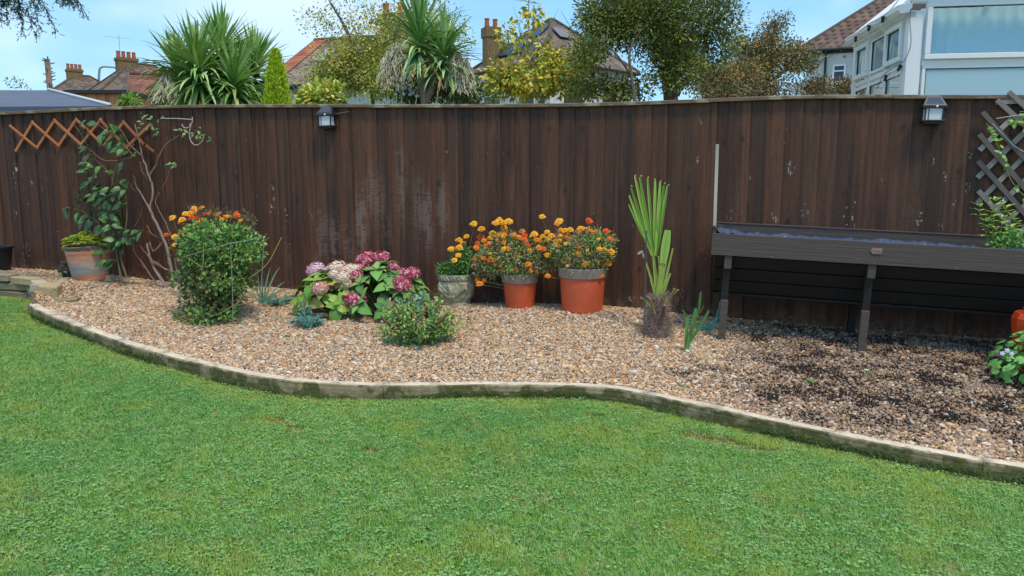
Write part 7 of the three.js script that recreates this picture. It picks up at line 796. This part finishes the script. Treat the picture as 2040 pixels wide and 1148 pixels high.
// ---------- conservatory ----------
{
  const t = thing('conservatory', 'white framed conservatory with glazed sides at the top right', 'conservatory', [2.21, 0, -3.95], 7 * Math.PI / 180), Ld = 2.1, Lf = 3.0, ye = 3.37, tr = 2.80;
  const glass = new THREE.MeshPhysicalMaterial({ color: 0xf2fbfb, roughness: 0.02, transmission: 1, thickness: 0, ior: 1.5 }), frost = std(lin('#a9c9d0'), 0.22), seal = std([0.03, 0.03, 0.035], 0.6), paneBacking = std(lin('#cfe2ec'), 0.8, { side: THREE.DoubleSide });
  const bar = (name, w, h, d, x, y, z, m = upvc) => { const o = part(t, name, new RoundedBoxGeometry(w, h, d, 1, Math.min(0.008, w / 4, h / 4, d / 4)), m); o.position.set(x, y, z); return o; };
  bar('corner_post', 0.17, ye + 0.6, 0.12, 0.085, ye / 2 - 0.26, -0.06); bar('corner_post', 0.1, ye + 0.6, 0.1, 0.05, ye / 2 - 0.26, -Ld); bar('corner_post', 0.12, ye + 0.6, 0.12, Lf, ye / 2 - 0.26, -0.06);
  // dwarf wall, floor, house wall behind
  bx(t, 'dwarf_wall', 0.1, 2.2, Ld - 0.2, 0.05, 0.5, -Ld / 2, renderMat); bx(t, 'dwarf_wall', Lf - 0.2, 2.2, 0.1, Lf / 2, 0.5, -0.05, renderMat); bx(t, 'floor', Lf - 0.15, 0.05, Ld - 0.15, Lf / 2, 0.6, -Ld / 2, std([0.3, 0.28, 0.25], 0.6)); bx(t, 'dwarf_wall', Lf, 2.2, 0.1, Lf / 2, 0.5, -Ld - 0.08, renderMat); bar('eave_beam', Lf, 0.1, 0.08, Lf / 2, ye + 0.05, -Ld - 0.05); bar('transom', Lf, 0.07, 0.07, Lf / 2, tr, -Ld - 0.05); for (const x of [1.0, 2.0]) bar('mullion', 0.07, ye - 1.6, 0.07, x, (ye + 1.6) / 2, -Ld - 0.05); bx(t, 'dwarf_wall', 0.1, 2.2, Ld, Lf + 0.05, 0.5, -Ld / 2, renderMat);
  const pane = (parent, name, w, h, x, y, z, m, turn) => { const o = part(parent, name, new THREE.BoxGeometry(w, h, 0.012), m); o.position.set(x, y, z); o.rotation.y = turn; return o; };
  function sash(w, h, x, y, z, turn, proud, m) { const g = new THREE.Group(); g.name = 'window'; g.position.set(x, y, z); g.rotation.y = turn; t.add(g); const fw = proud ? 0.062 : 0.04; for (const [a, c, ww, hh] of [[0, h / 2 - fw / 2, w, fw], [0, -h / 2 + fw / 2, w, fw], [-w / 2 + fw / 2, 0, fw, h - 2 * fw], [w / 2 - fw / 2, 0, fw, h - 2 * fw]]) { const o = part(g, 'frame', new RoundedBoxGeometry(ww, hh, proud ? 0.075 : 0.05, 1, 0.006), upvc); o.position.set(a, c, proud ? 0.025 : 0); } const s = part(g, 'gasket', new THREE.BoxGeometry(w - 2 * fw + 0.012, h - 2 * fw + 0.012, 0.014), seal); s.position.z = -0.012; s.visible = true; g.remove(s); const ww = w - 2 * fw, hh = h - 2 * fw; for (const [a, c, q, e] of [[0, hh / 2 - 0.004, ww, 0.008], [0, -hh / 2 + 0.004, ww, 0.008], [-ww / 2 + 0.004, 0, 0.008, hh - 0.016], [ww / 2 - 0.004, 0, 0.008, hh - 0.016]]) { const k = part(g, 'gasket', new THREE.BoxGeometry(q, e, 0.02), seal); k.position.set(a, c, proud ? 0.02 : 0.01); } const p = part(g, 'pane', new THREE.BoxGeometry(ww - 0.01, hh - 0.01, 0.01), m); p.position.z = 0.004; return g; }
  // left side: three bays
  const bay = (Ld - 0.17 - 0.05) / 3; for (let k = 0; k < 3; k++) { const z = -0.13 - bay * (k + 0.5); sash(bay - 0.036, ye - tr - 0.1, 0.03, (ye + tr) / 2 + 0.0, z, -Math.PI / 2, k !== 1, glass); sash(bay - 0.036, tr - 1.7, 0.03, (tr + 1.62) / 2 - 0.03, z, -Math.PI / 2, false, glass); bar('mullion', 0.07, ye - 1.6, 0.04, 0.04, (ye + 1.6) / 2, -0.13 - bay * (k + 1)); }
  bar('transom', 0.072, 0.06, Ld - 0.2, 0.041, tr - 0.01, -Ld / 2 - 0.02); bar('eave_beam', 0.08, 0.09, Ld, 0.045, ye + 0.0, -Ld / 2); bar('sill', 0.14, 0.05, Ld, 0.02, 1.61, -Ld / 2);
  // front
  sash(1.55, ye - tr + 0.10, 0.17 + 0.80, (ye + tr) / 2 + 0.085, -0.025, 0, true, glass); sash(1.55, tr - 1.66, 0.17 + 0.80, (tr + 1.66) / 2 - 0.03, -0.03, 0, false, frost); sash(1.1, ye - tr + 0.10, 2.35, (ye + tr) / 2 + 0.085, -0.025, 0, true, glass); sash(1.1, tr - 1.66, 2.35, (tr + 1.66) / 2 - 0.03, -0.03, 0, false, frost);
  bar('transom', Lf - 0.2, 0.075, 0.08, Lf / 2 + 0.08, tr + 0.0, -0.045); bar('mullion', 0.08, ye - 1.5, 0.08, 1.775, (ye + 1.6) / 2, -0.045); bar('eave_beam', Lf, 0.1, 0.09, Lf / 2, ye + 0.185, -0.045); bar('sill', Lf, 0.05, 0.16, Lf / 2, 1.61, -0.03);
  // pale backing: front added for the blue reflection on glass, left a net curtain
  { const pl = (w, h, x, y, z, turn) => { const g = new THREE.PlaneGeometry(w, h, 60, 1), p = g.attributes.position; for (let i = 0; i < p.count; i++) p.setZ(i, Math.sin(p.getX(i) * 42) * 0.012); g.computeVertexNormals(); const o = part(t, 'pane_backing', g, paneBacking); o.position.set(x, y, z); o.rotation.y = turn; }; pl(2.7, 1.7, 1.55, 2.62, -0.2, 0); pl(1.8, 0.62, 0.16, 3.1, -1.1, -Math.PI / 2); }
  // gutter and roof
  const gu = new GB(), prof = [[-0.02, 0], [-0.05, -0.05], [-0.11, -0.05], [-0.14, 0.0], [-0.14, 0.055], [-0.02, 0.055]]; let prev = -1; for (const z of [0.14, -Ld - 0.02]) { const st = gu.n; for (const [x, y] of prof) gu.v(x, ye + 0.05 + y, z + (z > 0 ? x + 0.02 : 0)); if (prev >= 0) for (let k = 0; k < 6; k++) gu.q(prev + k, prev + (k + 1) % 6, st + (k + 1) % 6, st + k); prev = st; } for (let k = 1; k < 5; k++) gu.t(prev, prev + k + 1, prev + k); for (let k = 1; k < 5; k++) gu.t(0, k, k + 1); part(t, 'gutter', gu.g(true), upvc);
  const gf = bar('gutter', Lf + 0.1, 0.075, 0.1, Lf / 2, ye + 0.275, 0.06);
  const yr = 4.75, rx = 1.5, rz = -1.3, ey = ye + 0.12, cl = new THREE.MeshPhysicalMaterial({ color: 0xe8f6fa, roughness: 0.08, transmission: 1, thickness: 0 }); const rp = (pts) => { const b = new GB(), id = pts.map((p) => b.v(...p)); for (let k = 1; k < id.length - 1; k++) b.t(id[0], id[k], id[k + 1]); part(t, 'roof_pane', b.g(true), cl); }; const raft = (a, b) => { const g = new GB(); g.tube([a, b], 0.03, 0.03, 6); part(t, 'rafter', g.g(true), upvc); };
  const eave = [0.04, -0.5, -1.05, -1.6, -Ld], ridge = [rz, rz, rz, -1.6, -Ld]; for (let k = 0; k < 4; k++) rp([[-0.05, ey, eave[k]], [-0.05, ey, eave[k + 1]], [rx, yr, ridge[k + 1]], [rx, yr, Math.min(ridge[k], rz)]].slice(0, ridge[k] === ridge[k + 1] ? 3 : 4)); for (let k = 0; k < 5; k++) raft([-0.05, ey, eave[k]], [rx, yr, ridge[k]]); rp([[0, ey + 0.18, 0.06], [rx, yr, rz], [Lf, ey + 0.18, 0.06]]); rp([[Lf, ey, 0], [rx, yr, rz], [rx, yr, -Ld], [Lf, ey, -Ld]]); raft([Lf, ey, 0], [rx, yr, rz]); raft([rx, yr, rz], [rx, yr, -Ld]); for (const x of [1.0, 2.0]) raft([x, ey + 0.18, 0.06], [rx, yr, rz]);
  // festoon lights along the gutter
  const f = thing('festoon_lights', 'black cable with clear festoon bulbs strung along the conservatory gutter', 'string lights', [2.21, 0, -3.95], 7 * Math.PI / 180), cable = new GB(), cb = std([0.015, 0.015, 0.018], 0.5), bulbM = new THREE.MeshPhysicalMaterial({ color: 0xffffff, roughness: 0.02, transmission: 1, thickness: 0 });
  const cp = curve([[-0.18, 3.62, 0.35], [-0.17, 3.50, 0.05], [-0.165, 3.43, -0.5], [-0.165, 3.46, -0.9], [-0.165, 3.42, -1.4], [-0.165, 3.43, -1.9], [-0.17, 3.36, -2.4], [-0.2, 3.3, -2.7]], 60); cable.tube(cp, 0.004, 0.004, 5); const drop = curve([[-0.02, 3.5, 0.1], [0.0, 3.3, 0.03], [0.03, 3.0, 0.03], [-0.02, 2.82, -0.02], [-0.06, 2.78, -0.3], [-0.06, 2.72, -0.62], [-0.03, 2.6, -0.9]], 30); cable.tube(drop, 0.004, 0.004, 5); part(f, 'cable', cable.g(), cb);
  const sock = new THREE.CylinderGeometry(0.022, 0.018, 0.075, 12), bulb = lathe([[0, -0.11], [0.018, -0.106], [0.03, -0.085], [0.032, -0.065], [0.024, -0.035], [0.015, -0.012], [0.014, 0]], 14), fil = new THREE.CylinderGeometry(0.003, 0.003, 0.06, 6);
  for (const [x, y, z, tilt] of [[-0.165, 3.40, -0.42, 0], [-0.165, 3.40, -0.95, 0], [-0.165, 3.36, -1.5, 0], [-0.17, 3.32, -2.15, 0], [-0.03, 2.76, -0.12, -0.5], [-0.06, 2.69, -0.5, -0.2]]) { const g = new THREE.Group(); g.name = 'bulb_holder'; g.position.set(x, y, z); g.rotation.z = tilt; f.add(g); part(g, 'socket', sock, cb); const bb = part(g, 'bulb', bulb, bulbM); bb.position.y = -0.035; const fl = part(g, 'filament', fil, std([0.5, 0.45, 0.35], 0.5)); fl.position.y = -0.085; }
}
// ---------- finish ----------
scene.traverse((o) => { if (o.isMesh) { o.castShadow = true; o.receiveShadow = true; } });
renderer.render(scene, camera);
